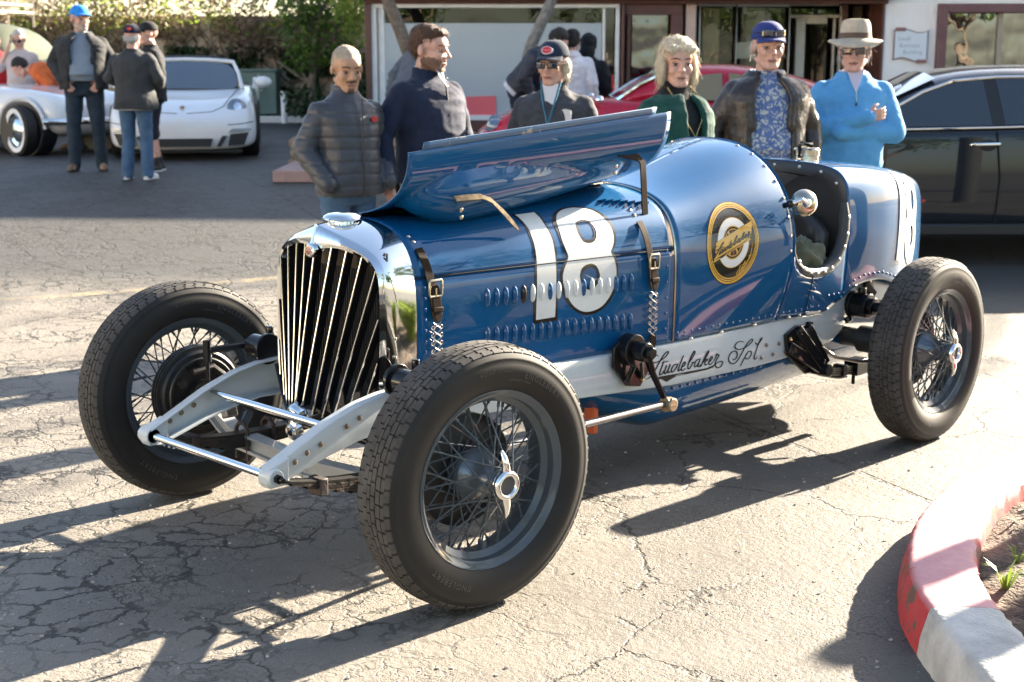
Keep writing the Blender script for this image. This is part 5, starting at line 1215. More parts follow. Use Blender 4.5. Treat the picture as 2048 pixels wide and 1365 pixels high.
# loose straps on the raised leaf
def flap_pt(x, frac):
    i = min(range(len(xsH)), key=lambda k: abs(xsH[k]-x)); r = rows_flap[i]; return V(r[int(frac*(len(r)-1))])
rows_flap = [[tuple(v) for v in flapm.v[i*35:(i+1)*35]] for i in range(45)]
a = flap_pt(-.42, .62); st = strap([a+V((.05, .012, .006)), a+V((.0, .02, .008)), a+V((-.06, .024, .008)), a+V((-.10, .028, -.006)), a+V((-.155, .034, -.05)), a+V((-.20, .036, -.09)), a+V((-.225, .036, -.112))], [V((.1, .6, .7)), V((.1, .6, .7)), V((0, .6, .75)), V((-.3, .7, .6)), V((-.4, .8, .3)), V((-.4, .8, .3)), V((-.4, .8, .3))], .027, .004, paleL, 'loose_strap', flap)
heads('strap_rivet', [(a+V((.02, .012, -.03)), V((0, .9, -.3))), (a+V((.015, .008, -.055)), V((0, .9, -.3)))], .009, nickel, st)
a = flap_pt(-1.27, .62); st = strap([a+V((.07, .008, .03)), a+V((.02, .018, .018)), a+V((-.03, .03, .008)), a+V((-.045, .038, -.01)), a+V((-.052, .04, -.08)), a+V((-.060, .04, -.15)), a+V((-.066, .04, -.20)), a+V((-.068, .04, -.215))], [V((0, .7, .7)), V((0, .7, .7)), V((0, .8, .6)), V((0, 1, .2)), V((0, 1, 0)), V((0, 1, 0)), V((0, 1, 0)), V((0, 1, 0))], .034, .005, brownl, 'loose_strap', flap)
heads('strap_rivet', [(a+V((.06, .0, -.02)), V((0, .9, -.2))), (a+V((.06, -.004, -.045)), V((0, .9, -.2)))], .009, nickel, st)
# ---- white 18 on the flank of the tail
def tail_pos(x, s, prof, off): return hood_pos(x, s, tail_prof, off)
def onto_tail(poly): return [(-3.02+(x+.70)*.62, .10+(s-.15)*1.02) for x, s in poly]
sheet('number', [onto_tail(N8['one_o'])], white18, car, tail_prof, .004); sheet('number', [onto_tail(N8['e_o']), onto_tail(N8['h1o']), onto_tail(N8['h2o'])], white18, car, tail_prof, .004)
# ---- wheels
WR = .397
YA = Matrix(((1, 0, 0, 0), (0, 0, 1, 0), (0, -1, 0, 0), (0, 0, 0, 1)))      # lathe axis to +y (outboard)
def lathe_y(prof, n, closed=False):
    mb = MB(); mb.lathe(prof, n, YA, closed=closed); return mb
tp = [(.255, -.055), (.268, -.066), (.285, -.077), (.305, -.084), (.325, -.0865), (.345, -.083), (.358, -.079), (.361, -.0795), (.364, -.078), (.375, -.073), (.384, -.067)]
tyre_prof = tp+[(.388, -.05), (.390, -.02), (.390, .02), (.388, .05)]+[(r, -y) for r, y in reversed(tp)]
tyre_me = lathe_y(tyre_prof, 96).mesh('tyre', rubber, ang=60)
def tread():
    mb = MB(); N = 62
    def block(a0, a1, y0, y1, r0, r1, ra=None):
        ra = ra or r1; vs = []
        for (a, y, rr) in ((a0, y0, r1), (a1, y0, r1), (a1, y1, ra), (a0, y1, ra)): vs.append((rr*cos(a), y, rr*sin(a)))
        for (a, y, rr) in ((a0, y0, r0), (a1, y0, r0), (a1, y1, r0), (a0, y1, r0)): vs.append((rr*cos(a), y, rr*sin(a)))
        mb.add(vs, [(0, 1, 2, 3), (4, 5, 1, 0), (5, 6, 2, 1), (6, 7, 3, 2), (7, 4, 0, 3)])
    ys = [(-.0465, -.028), (-.026, -.0085), (-.0065, .0065), (.0085, .026), (.028, .0465)]
    for i in range(N):
        st_ = 2*pi/N
        for k, (y0, y1) in enumerate(ys):
            o = st_*(.5 if k in (1, 3) else .18 if k == 2 else 0); a = i*st_+o; rr = WR-.0035*(abs(y0+y1)/2/.04)**2
            block(a, a+st_*.90, y0, y1, .384, rr)
            if k in (1, 3): block(a+st_*.25, a+st_*.6, y0-(.0025 if k == 1 else -.0), y1+(.0 if k == 1 else .0025), .384, rr-.0012)
        for s in (1, -1):
            a = i*st_
            for (u0, u1, da, ra, rb) in ((.0485, .060, 0, WR-.0045, WR-.008), (.060, .072, st_*.22, WR-.008, .3805)):
                y0, y1 = (s*u0, s*u1) if s > 0 else (s*u1, s*u0); r0_, r1_ = (ra, rb) if s > 0 else (rb, ra)
                block(a+da, a+da+st_*.80, y0, y1, .372, r0_, r1_)
    return mb
b = bmesh.new(); tmp = tread().mesh('x', treadm, False); b.from_mesh(tmp); bmesh.ops.recalc_face_normals(b, faces=b.faces[:]); tread_me = bpy.data.meshes.new('tread'); b.to_mesh(tread_me); b.free(); tread_me.materials.append(treadm)
rim_prof = [(.262, -.066), (.268, -.069), (.2715, -.064), (.268, -.058), (.262, -.056), (.250, -.050), (.248, -.03), (.232, -.02), (.230, .02), (.248, .03), (.250, .050), (.262, .056), (.268, .058), (.2715, .064), (.268, .069), (.262, .066), (.256, .060), (.246, .056), (.244, .034), (.226, .022), (.226, -.022), (.244, -.034), (.246, -.056), (.256, -.060)]
rim_me = lathe_y(rim_prof, 96, True).mesh('wheel', wheelp, ang=50)
hub_me = lathe_y([(0, -.10), (.075, -.10), (.082, -.09), (.082, -.02), (.075, -.005), (.060, .01), (.046, .035), (.040, .06), (.038, .095), (.044, .10), (.044, .112), (.030, .115)], 40).mesh('hub', mat('hub_grey', (.16, .18, .20), .22, .5), ang=40)
nutm = lathe_y([(.026, .118), (.027, .130), (.030, .136), (.037, .138), (.044, .132), (.0465, .122), (.0465, .112), (.042, .106)], 40)
for s in (1, -1):
    nutm.tube([(s*.006, .122, s*.040), (s*.012, .124, s*.060), (s*.020, .120, s*.085), (s*.025, .112, s*.100)], [.016, .013, .009, .004], 12, up=(0, 1, 0), flat=.75)
nut_me = nutm.mesh('knock_off_nut', chrome, ang=60)
cap_me = lathe_y([(0, .124), (.026, .124), (.027, .118)], 32).mesh('nut_centre', mat('nut_centre_grey', (.10, .09, .085), .5, .3), ang=60)
drum_me = lathe_y([(0, -.125), (.150, -.125), (.158, -.118), (.160, -.11), (.172, -.108), (.172, -.100), (.162, -.098), (.162, -.092), (.172, -.09), (.172, -.082), (.162, -.08), (.162, -.074), (.172, -.072), (.172, -.064), (.16, -.06), (.14, -.05), (0, -.045)], 48).mesh('brake_drum', mat('drum_black', (.016, .016, .017), .4, .3), ang=30)
bpm = MB()
for (x, z, r, h) in ((.0, .0, .055, .03), (.09, .05, .016, .03), (-.09, .05, .016, .03), (.07, -.07, .018, .035), (-.05, -.09, .018, .03), (0, .11, .02, .03), (-.1, -.03, .014, .02)): bpm.tube([(x, -.12, z), (x, -.125-h, z)], r, 14)
bpm.tube([(.09, -.15, .05), (.03, -.15, .10), (-.05, -.15, .09)], .012, 8); bpm.bar((-.07, -.15, -.01), (.06, -.15, .02), .02, .025); bpm.lathe([(.118, -.126), (.122, -.132), (.13, -.132), (.134, -.126)], 40, YA)
plate_me = bpm.mesh('brake_plate', oily)
def spoke_mesh(a, b, r=.0028):
    a, b = V(a), V(b); mb = MB(); d = (b-a).normalized(); mb.tube([a, b-d*.022], r, 6); mb.tube([b-d*.024, b], r*1.75, 6); return mb.mesh('spoke', wheelp)
spk = []
for (rh, yh, rr, yr, tw, k0, n) in ((.042, .104, .231, .014, 1, 0, 12), (.042, .100, .231, .014, -1, .5, 12), (.079, -.012, .234, -.012, 1, .25, 18), (.079, -.022, .234, -.020, -1, .75, 18)):
    spk.append((spoke_mesh((rh*cos(tw*1.25), yh, rh*sin(tw*1.25)), (rr, yr, 0)), k0, n))
letters = []
def arc_text(txt, rad, y, size, a_mid, s=1):
    mb = MB(); v, f = textmesh(txt, size, .0, 1.25, 2); rows = []
    for x, yy, z in v:
        a = a_mid+x/rad; r = rad+yy; rows.append((r*cos(a), y+.0012, r*sin(a)))
    top = rows; n0 = len(rows); mb.add(rows, f); return mb
lm_ = MB()
for t, rr, y, sz, am in (('ENGLEBERT', .318, .0868, .026, R(-58)), ('ENGLEBERT', .318, .0868, .026, R(122)), ('COMPETITION', .300, .0830, .011, R(105)), ('ROAD SPEED', .330, .0858, .018, R(88))):
    m_ = arc_text(t, rr, y, sz, am); lm_.add(m_.v, m_.f)
    lm_.add([(-x, -yy, z) for x, yy, z in m_.v], m_.f)
letter_me = lm_.mesh('sidewall_lettering', mat('sidewall_letter', (.06, .055, .05), .45), False)
def make_wheel(M, label, front=True):
    w_ = inst('wheel', rim_me, car, M); w_['label'] = label
    inst('tyre', tyre_me, w_); tag(inst('tread', tread_me, w_), kind='stuff'); inst('hub', hub_me, w_); inst('knock_off_nut', nut_me, w_, Matrix.Rotation(R(-8), 4, 'Y')); inst('nut_centre', cap_me, w_); inst('brake_drum', drum_me, w_); inst('brake_plate', plate_me, w_); tag(inst('sidewall_lettering', letter_me, w_), kind='stuff')
    for me, k0, n in spk:
        for i in range(n): inst('spoke', me, w_, Matrix.Rotation(2*pi*(i+k0)/n, 4, 'Y'))
    return w_
ST, CB, TR = -.085, .016, .765
def wm(x, s, st, cb): return Matrix.Translation((x, s*TR, WR)) @ Matrix.Rotation(st, 4, 'Z') @ Matrix.Rotation(-cb*s, 4, 'X') @ (Matrix.Identity(4) if s > 0 else Matrix.Rotation(pi, 4, 'Z'))
make_wheel(wm(0, 1, ST, CB), 'near front wire wheel with chrome knock-off nut'); make_wheel(wm(0, -1, ST, CB), 'far front wire wheel seen from its inner side with brake plate')
make_wheel(wm(-2.727, 1, 0, 0), 'near rear wire wheel with dusty brown sidewall'); make_wheel(wm(-2.727, -1, 0, 0), 'far rear wire wheel hidden behind the tail')
# ================================================================ PARKED CARS
def cage(stations, name, m, parent, sub=2, caps=True, extra=None):
    """car skin from half sections [(x, [(y, z) ... from underside centre to crown centre])]"""
    mb = MB(); rows = []
    for x, p in stations:
        rows.append([(x, y, z) for y, z in p]+[(x, -y, z) for y, z in reversed(p[:-1])][:len(p)-1])
    mb.grid(rows, cv=True, flip=True)
    if caps:
        n = len(rows[0]); mb.f.append(tuple(range(n))); mb.mi.append(0); mb.f.append(tuple(range(len(mb.v)-1, len(mb.v)-n-1, -1))); mb.mi.append(0)
    o = mb.build(name, m, parent, sub=sub, ang=60); return o
def road_wheel(parent, x, y, r, wd, s, rimm, kind, yaw=0):
    """tyre, rim and hub cap; s = +1 when the outside faces +y"""
    M = Matrix.Translation((x, y, r)) @ Matrix.Rotation(yaw, 4, 'Z') @ (Matrix.Identity(4) if s > 0 else Matrix.Rotation(pi, 4, 'Z'))
    k = r*.66
    mb = lathe_y([(k, -wd*.42), (r*.80, -wd*.5), (r*.93, -wd*.48), (r*.985, -wd*.38), (r, -wd*.1), (r, wd*.1), (r*.985, wd*.38), (r*.93, wd*.48), (r*.80, wd*.5), (k, wd*.42)], 48); w_ = mb.build('wheel', rubber, parent); w_.matrix_local = M
    if kind == 'disc':
        lathe_y([(k, wd*.40), (k*.94, wd*.44), (k*.92, wd*.36), (k*.70, wd*.30), (k*.62, wd*.40), (k*.3, wd*.52), (0, wd*.55)], 40).build('hub_cap', rimm, w_)
        lathe_y([(k*1.02, wd*.485), (r*.86, wd*.525)], 48).build('white_wall', whitep, w_)
    else:
        mb = lathe_y([(k, wd*.42), (k*.95, wd*.46), (k*.9, wd*.40), (k*.88, wd*.1), (k*.3, wd*.05), (0, wd*.05)], 40)
        for i in range(5 if kind == 'alloy' else 10):
            a = 2*pi*i/(5 if kind == 'alloy' else 10); c, s_ = cos(a), sin(a); mb.bar((k*.1*c, wd*.40, k*.1*s_), (k*.93*c, wd*.42, k*.93*s_), .05, .03, (0, 1, 0))
        mb.cyl((0, wd*.3, 0), (0, wd*.46, 0), k*.2); mb.build('rim', rimm, w_)
    return w_
carwhite = paint('car_white', (.66, .67, .67), .4)
tint = mat('dark_car_glass', (.012, .016, .02), .04, spec=.9, coat=.6)
bluetint = mat('windscreen_glass', (.05, .075, .10), .05, spec=.9, coat=.5)
plast = mat('black_plastic', (.012, .012, .013), .5)
alloy = mat('alloy_silver', (.35, .36, .37), .3, .9)
lampg = mat('lamp_glass', (.10, .14, .2), .05, spec=1, coat=1)
def patch(pts, fn, name, m, parent, off=.004, both=True):
    """panel laid on a car's skin: outline points pushed through fn(x, z) -> y"""
    for s in ((1, -1) if both else (1,)):
        v, f = curve2d([pts]); mb = MB(); mb.add([(x, s*(fn(x, z)+off), z) for x, z, _ in v], [q if s < 0 else q[::-1] for q in f]); mb.build(name, m, parent, smooth=False)
# ---- white cabriolet seen from the front
def pz(pxp, pyp, y): q = at(pxp, pyp, y); return q
wc = thing('white_convertible', 'white modern sports convertible with black soft top parked facing the street', 'car', frame(-4.02, 17.2, None, -80))
def sec(zb, wb, wm, zm, ws, zs, wh, zh, zc): return [(0, zb), (wb, zb), (wm, zb+.10), (wm, zm), (ws, zs), (wh, zh), (wh*.5, lerp(zh, zc, .7)), (0, zc)]
B = [(.02, sec(.17, .55, .62, .34, .60, .42, .48, .46, .47)), (-.06, sec(.12, .74, .80, .36, .76, .50, .60, .52, .53)), (-.28, sec(.12, .82, .88, .42, .85, .62, .68, .64, .60)), (-.55, sec(.13, .84, .90, .50, .86, .76, .66, .74, .68)), (-.95, sec(.15, .85, .905, .52, .865, .82, .68, .80, .76)), (-1.30, sec(.15, .85, .90, .55, .875, .86, .74, .86, .86)), (-1.9, sec(.15, .85, .90, .55, .88, .88, .80, .90, .90)), (-2.7, sec(.15, .85, .91, .55, .89, .89, .78, .91, .91)), (-3.35, sec(.16, .86, .93, .58, .90, .88, .74, .92, .93)), (-3.9, sec(.2, .84, .91, .58, .86, .80, .68, .86, .88)), (-4.3, sec(.26, .76, .84, .56, .78, .70, .6, .74, .76)), (-4.45, sec(.34, .6, .7, .5, .64, .6, .5, .62, .64))]
cage(B, 'body', carwhite, wc)
mb = MB(); mb.grid([[(-1.22, y, .855-.03*(y/.7)**2) for y in (-.70, -.35, 0, .35, .70)], [(-1.48, y*.94, 1.03-.025*(y/.7)**2) for y in (-.70, -.35, 0, .35, .70)], [(-1.74, y*.85, 1.20-.03*(y/.7)**2) for y in (-.70, -.35, 0, .35, .70)]], flip=True); mb.build('windscreen', bluetint, wc, sub=1)
mb = MB()
for s in (1, -1): mb.tube([(-1.18, s*.73, .84), (-1.48, s*.685, 1.03), (-1.74, s*.61, 1.19)], [.03, .026, .024], 8)
mb.tube([(-1.74, -.61, 1.19), (-1.775, -.3, 1.215), (-1.78, 0, 1.222), (-1.775, .3, 1.215), (-1.74, .61, 1.19)], .026, 8); mb.build('windscreen_frame', carwhite, wc)
T = [(-1.76, [(0, .95), (.60, 1.0), (.635, 1.17), (.54, 1.235), (0, 1.258)]), (-2.2, [(0, .95), (.68, .93), (.66, 1.18), (.55, 1.27), (0, 1.295)]), (-2.7, [(0, .95), (.70, .92), (.66, 1.14), (.52, 1.25), (0, 1.275)]), (-3.2, [(0, .92), (.66, .9), (.58, 1.02), (.46, 1.10), (0, 1.12)]), (-3.5, [(0, .9), (.5, .88), (.44, .92), (.3, .94), (0, .95)])]
cage(T, 'soft_top', mat('soft_top_cloth', (.012, .012, .014), .9, bump=.2), wc)
patch([(-1.30, .90), (-1.72, 1.15), (-2.6, 1.15), (-2.95, .92)], lambda x, z: .70-(z-.9)*.3, 'side_window', tint, wc, .0)
def front_patch(name, pts, m, x, curve=.10, parent=wc, both=True):
    for s in ((1, -1) if both else (1,)):
        v, f = curve2d([pts]); mb = MB(); mb.add([(x-curve*(abs(y)/.8)**3*1.0, s*y, z) for y, z, _ in v], f if s < 0 else [q[::-1] for q in f]); o = mb.build(name, m, parent, smooth=False); solid(o, .03, 0)
front_patch('air_intake', [(-.34, .17), (.34, .17), (.37, .27), (-.37, .27)], plast, .035, both=False)
front_patch('intake_slat', [(.41, .17), (.46, .17), (.54, .30), (.48, .30)], plast, .05)
front_patch('air_intake', [(.55, .18), (.74, .19), (.80, .34), (.58, .32)], plast, .06, .06)
front_patch('running_light', [(.56, .345), (.82, .355), (.83, .39), (.60, .385)], mat('running_lamp', (.3, .33, .35), .1, spec=1), .055, .10)
front_patch('front_lip', [(-.72, .10), (.72, .10), (.72, .12), (-.72, .12)], plast, .02, both=False)
for s in (1, -1):
    Mh = Matrix.Translation((-.30, s*.665, .60)) @ align((.90, s*.22, .38)).to_4x4() @ Matrix.Diagonal((1.12, 1.3, 1, 1)); mb = MB(); mb.lathe([(0, .055), (.05, .05), (.09, .034), (.118, .0), (.122, -.08)], 32, Mh); h = mb.build('headlight', lampg, wc)
    mb = MB(); mb.lathe([(.045, .0535), (.034, .056), (0, .06)], 20, Mh @ Matrix.Translation((0, .02, 0))); mb.lathe([(.02, .052), (.0, .054)], 12, Mh @ Matrix.Translation((0, -.06, -.01))); mb.build('reflector', chrome, h); mb = MB(); mb.lathe([(.116, .004), (.128, -.006), (.130, -.05)], 32, Mh); mb.build('headlight_rim', carwhite, h)
    mb = MB(); mb.ell((-1.42, s*.99, .93), (.075, .12, .075)); mb.bar((-1.40, s*.85, .86), (-1.42, s*.95, .90), .05, .04); mi_ = mb.build('door_mirror', carwhite, wc)
    road_wheel(wc, -.98, s*.80, .335, .245, s, alloy, 'multi'); road_wheel(wc, -3.40, s*.80, .335, .27, s, alloy, 'multi')
mb = MB(); mb.box((-.33, 0, .640), (.075, .055, .012), Matrix.Rotation(R(18), 3, 'Y')); mb.build('crest', mat('crest_gold', (.3, .14, .03), .4, .5), wc, bevel=.01)
from mathutils.bvhtree import BVHTree
def shut_lines(body, parent, lines):
    """dark panel gaps laid along a car's skin; lines of (points, direction to look from)"""
    ev = body.evaluated_get(bpy.context.evaluated_depsgraph_get()); me = ev.to_mesh(); bv = BVHTree.FromPolygons([tuple(v.co) for v in me.vertices], [tuple(p.vertices) for p in me.polygons]); ev.to_mesh_clear()
    for pts, d in lines:
        d = V(d); out = []
        for a, b in zip(pts, pts[1:]):
            for k in range(6):
                h = bv.ray_cast(V(a).lerp(V(b), k/6)+d*3, -d)[0]
                if h: out.append(h+d*.001)
        mb = MB(); mb.tube(out, .0055, 5); mb.build('shut_line', MATS['gap_black'], parent)
shut_lines(next(c for c in wc.children if c.name.startswith('body')), wc, [([(-1.2, s*.66, 0), (-.75, s*.60, 0), (-.34, s*.50, 0), (-.20, s*.36, 0), (-.16, 0, 0)], (0, 0, 1)) for s in (1, -1)]+[([(0, s*.86, .46), (0, s*.70, .44), (0, s*.52, .43)], (1, 0, 0)) for s in (1, -1)])
# ---- old white roadster at the left edge, front wing and wheel in view
q0 = at(62, 303, 18.4); wr_ = thing('white_roadster', 'white vintage roadster with chrome hub caps and whitewall tyres at the left edge', 'car', frame(q0.x+.82*sin(R(24)), 18.2+.82*cos(R(24)), None, -24))
rw = [(.56, [(0, .36), (.50, .36), (.60, .46), (.58, .55), (.44, .60), (.25, .60), (0, .60)]), (.50, [(0, .26), (.70, .26), (.78, .46), (.76, .62), (.62, .70), (.35, .68), (0, .67)]), (.35, [(0, .22), (.76, .24), (.84, .48), (.83, .70), (.68, .80), (.42, .76), (0, .75)]), (0, [(0, .2), (.78, .24), (.86, .50), (.85, .76), (.68, .86), (.42, .82), (0, .82)]), (-.5, [(0, .2), (.78, .22), (.86, .5), (.85, .78), (.70, .87), (.42, .88), (0, .89)]), (-1.1, [(0, .2), (.78, .22), (.86, .5), (.85, .76), (.74, .86), (.5, .90), (0, .92)]), (-2.0, [(0, .2), (.78, .22), (.86, .5), (.84, .74), (.74, .84), (.5, .86), (0, .86)]), (-2.6, [(0, .2), (.78, .24), (.86, .5), (.85, .78), (.72, .88), (.5, .88), (0, .88)]), (-3.2, [(0, .3), (.7, .32), (.76, .5), (.74, .66), (.62, .74), (.4, .76), (0, .76)]), (-3.45, [(0, .4), (.5, .42), (.55, .5), (.54, .58), (.45, .62), (.3, .63), (0, .63)])]
cage(rw, 'body', carwhite, wr_)
for s in (1, -1):
    mb = MB(); mb.lathe([(.36, .0), (.37, .012), (.40, .016), (.41, .0)], 40, Matrix.Translation((0, s*.868, .345)) @ Matrix(((1, 0, 0, 0), (0, 0, s, 0), (0, 1, 0, 0), (0, 0, 0, 1))), 0, pi); mb.build('wheel_arch', carwhite, wr_)
    mb = MB(); mb.cyl((0, s*.60, .33), (0, s*.875, .33), .36, 40); mb.build('wheel_well', plast, wr_)
    mb = MB(); mb.cyl((-2.4, s*.60, .33), (-2.4, s*.87, .33), .36, 40); mb.build('wheel_well', plast, wr_)
    road_wheel(wr_, 0, s*.875, .325, .17, s, chrome, 'disc', R(-22)); road_wheel(wr_, -2.4, s*.83, .325, .17, s, chrome, 'disc')
    mb = MB(); mb.lathe([(0, .05), (.06, .045), (.10, .0), (.105, -.03)], 24, Matrix.Translation((.46, s*.60, .60)) @ align((.9, s*.1, .3)).to_4x4()); mb.build('headlight', lampg, wr_)
mb = MB(); mb.tube([(.40, -.90, .44), (.62, -.72, .44), (.68, -.3, .44), (.68, .3, .44), (.62, .72, .44), (.40, .90, .44)], .045, 10); mb.build('bumper', chrome, wr_)
mb = MB(); mb.tube([(-.85, -.865, .26), (-1.9, -.865, .26)], .018, 8); mb.tube([(-.85, .865, .26), (-1.9, .865, .26)], .018, 8); mb.build('sill_trim', chrome, wr_)
mb = MB(); mb.tube([(-1.02, -.868, .70), (-1.12, -.872, .70)], .014, 8); mb.build('door_handle', chrome, wr_)
# ---- sage van with a roof rack behind it
qv = at(30, 180, 22.8); van = thing('old_van', 'pale sage vintage van with a cream roof rack behind the white roadster', 'van', frame(qv.x-.85, 23.2, None, -18))
sage = paint('sage_enamel', (.085, .095, .07), .6, .1)
vb = [(1.5, [(0, .35), (.6, .35), (.68, .7), (.64, 1.1), (.5, 1.2), (0, 1.22)]), (1.3, [(0, .3), (.78, .32), (.82, .7), (.80, 1.12), (.70, 1.25), (0, 1.3)]), (1.1, [(0, .3), (.80, .32), (.84, .7), (.82, 1.15), (.72, 1.60), (0, 1.68)]), (.8, [(0, .3), (.80, .32), (.84, .7), (.82, 1.15), (.70, 1.78), (0, 1.88)]), (-1.6, [(0, .3), (.80, .32), (.84, .7), (.82, 1.15), (.70, 1.78), (0, 1.9)]), (-2.0, [(0, .4), (.7, .42), (.74, .7), (.72, 1.1), (.6, 1.6), (0, 1.68)])]
cage(vb, 'body', sage, van)
for s in (1, -1):
    patch([(.95, 1.12), (.55, 1.62), (.05, 1.64), (.05, 1.12)], lambda x, z: .838-(z-1.1)*.14, 'side_window', tint, van, .006); patch([(-.05, 1.12), (-.05, 1.64), (-1.5, 1.64), (-1.5, 1.12)], lambda x, z: .838-(z-1.1)*.14, 'side_window', mat('pale_glass', (.22, .25, .2), .1, spec=.8), van, .006); break
mb = MB(); mb.grid([[(1.22, y, 1.2) for y in (-.6, 0, .6)], [(.84, y, 1.62) for y in (-.6, 0, .6)]], flip=True); mb.build('windscreen', bluetint, van)
rk = mat('cream_rack_paint', (.55, .45, .33), .5); mb = MB()
for z in (1.98, 2.10, 2.22):
    mb.tube([(.75, -.72, z), (.75, .72, z), (-1.7, .72, z), (-1.7, -.72, z)], .022, 6, closed=True)
for x in (.75, .25, -.5, -1.1, -1.7):
    for y in (-.72, .72): mb.tube([(x, y, 1.75), (x, y, 2.22)], .02, 6)
    mb.tube([(x, -.72, 1.98), (x, .72, 1.98)], .018, 6)
mb.build('roof_rack', rk, van)
for s in (1, -1):
    for x in (.9, -1.3): road_wheel(van, x, s*.74, .33, .17, s, alloy, 'disc')
# ---- red coupe behind the crowd
red = paint('red_enamel', (.38, .008, .03), .38)
rc = thing('red_coupe', 'small red vintage coupe with rounded wings parked side on behind the crowd', 'car', frame(at(938, 240, 15.6).x+.1, 15.9, None, 180) @ Matrix.Diagonal((1.24, 1.05, .93, 1)))
def rs(zb, wb, wm, ws, zs, wh, zh, zc): return [(0, zb), (wb, zb), (wm, zb+.18), (wm, .52), (ws, zs), (wh, zh), (wh*.5, lerp(zh, zc, .8)), (0, zc)]
rb_ = [(.02, rs(.32, .40, .45, .42, .50, .3, .54, .55)), (-.10, rs(.25, .62, .70, .66, .60, .48, .62, .60)), (-.40, rs(.20, .72, .81, .78, .88, .56, .88, .80)), (-.80, rs(.18, .72, .82, .79, .94, .58, .96, .90)), (-1.25, rs(.18, .72, .82, .78, .86, .60, .94, .96)), (-2.0, rs(.18, .72, .83, .79, .86, .66, .90, .92)), (-2.8, rs(.18, .72, .83, .79, .86, .62, .92, .94)), (-3.4, rs(.24, .68, .79, .74, .72, .5, .78, .80)), (-3.8, rs(.3, .5, .6, .56, .56, .4, .6, .6))]
cage(rb_, 'body', red, rc)
RG = [(-1.18, [(0, .82), (.64, .84), (.62, .90), (.3, .92), (0, .92)]), (-1.35, [(0, .82), (.68, .86), (.62, 1.02), (.36, 1.06), (0, 1.07)]), (-1.65, [(0, .82), (.69, .87), (.57, 1.20), (.40, 1.29), (0, 1.31)]), (-2.1, [(0, .82), (.69, .87), (.56, 1.25), (.40, 1.34), (0, 1.36)]), (-2.7, [(0, .82), (.67, .87), (.55, 1.17), (.38, 1.25), (0, 1.28)]), (-3.2, [(0, .8), (.6, .84), (.45, .98), (.3, 1.02), (0, 1.04)]), (-3.5, [(0, .7), (.5, .72), (.36, .76), (.2, .8), (0, .8)])]
cage(RG, 'roof', red, rc)
patch([(-1.50, .92), (-1.70, 1.17), (-2.12, 1.22), (-2.12, .91)], lambda x, z: .700-(z-.87)*.38, 'side_window', mat('gold_reflection_glass', (.16, .13, .06), .06, spec=1), rc, .006)  # gold reflection put into the colour of the side glass
patch([(-2.18, .91), (-2.18, 1.22), (-2.65, 1.15), (-2.95, .94)], lambda x, z: .700-(z-.87)*.38, 'quarter_window', MATS['gold_reflection_glass'], rc, .006)
mb = MB(); mb.grid([[(-1.205, y, .925) for y in (-.56, -.28, 0, .28, .56)], [(-1.40, y, 1.09) for y in (-.55, -.28, 0, .28, .55)], [(-1.60, y, 1.24) for y in (-.5, -.25, 0, .25, .5)]], flip=True); mb.build('windscreen', bluetint, rc)
mb = MB()
for s in (1, -1): mb.tube([(-1.2, s*.60, .91), (-1.42, s*.585, 1.10), (-1.66, s*.53, 1.25)], .016, 6)
mb.build('windscreen_trim', chrome, rc)
for s in (1, -1):
    mb = MB(); mb.lathe([(0, .05), (.06, .045), (.095, .0), (.10, -.05)], 24, Matrix.Translation((-.13, s*.58, .62)) @ align((.9, s*.1, .35)).to_4x4()); mb.build('headlight', lampg, rc)
    for x in (-.72, -2.82): road_wheel(rc, x, s*.70, .32, .16, s, chrome, 'disc')
    mb = MB(); mb.ell((-1.05, s*.79, .92), (.04, .05, .05)); mb.tube([(-1.05, s*.70, .84), (-1.05, s*.78, .90)], .01, 6); mb.build('door_mirror', chrome, rc)
mb = MB(); mb.tube([(-.15, -.76, .40), (.08, -.58, .40), (.12, 0, .40), (.08, .58, .40), (-.15, .76, .40)], .04, 8); mb.build('bumper', chrome, rc)
# ---- dark saloon on the right
navy = paint('dark_saloon_paint', (.010, .013, .018), .3)
SX = at(1935, 300, 10.9).x; sd = thing('dark_saloon', 'dark navy modern four door saloon parked behind the man in the bucket hat', 'car', frame(SX-2.42, 11.75, None, 180))
def ss(zb, wb, wm, zm, ws, zs, wh, zh, zc): return [(0, zb), (wb, zb), (wm, zb+.08), (wm, zm), (ws+.006, zs-.05), (ws, zs), (wh, zh), (wh*.5, lerp(zh, zc, .8)), (0, zc)]
sb_ = [(.02, ss(.24, .5, .6, .45, .56, .58, .4, .62, .63)), (-.12, ss(.18, .76, .82, .5, .78, .68, .55, .70, .70)), (-.5, ss(.17, .84, .90, .55, .86, .80, .62, .80, .78)), (-1.2, ss(.17, .86, .915, .6, .885, .92, .70, .93, .93)), (-1.6, ss(.18, .86, .92, .62, .89, .97, .72, .99, .99)), (-2.5, ss(.18, .86, .925, .62, .895, .99, .74, 1.0, 1.0)), (-3.4, ss(.18, .86, .925, .62, .90, 1.01, .74, 1.03, 1.03)), (-4.1, ss(.2, .84, .91, .62, .88, 1.03, .7, 1.07, 1.08)), (-4.65, ss(.26, .76, .84, .62, .8, .98, .6, 1.02, 1.03)), (-4.85, ss(.34, .6, .7, .6, .68, .8, .5, .86, .86))]
cage(sb_, 'body', navy, sd)
def sy(x, z): return .872-(z-.98)*.52
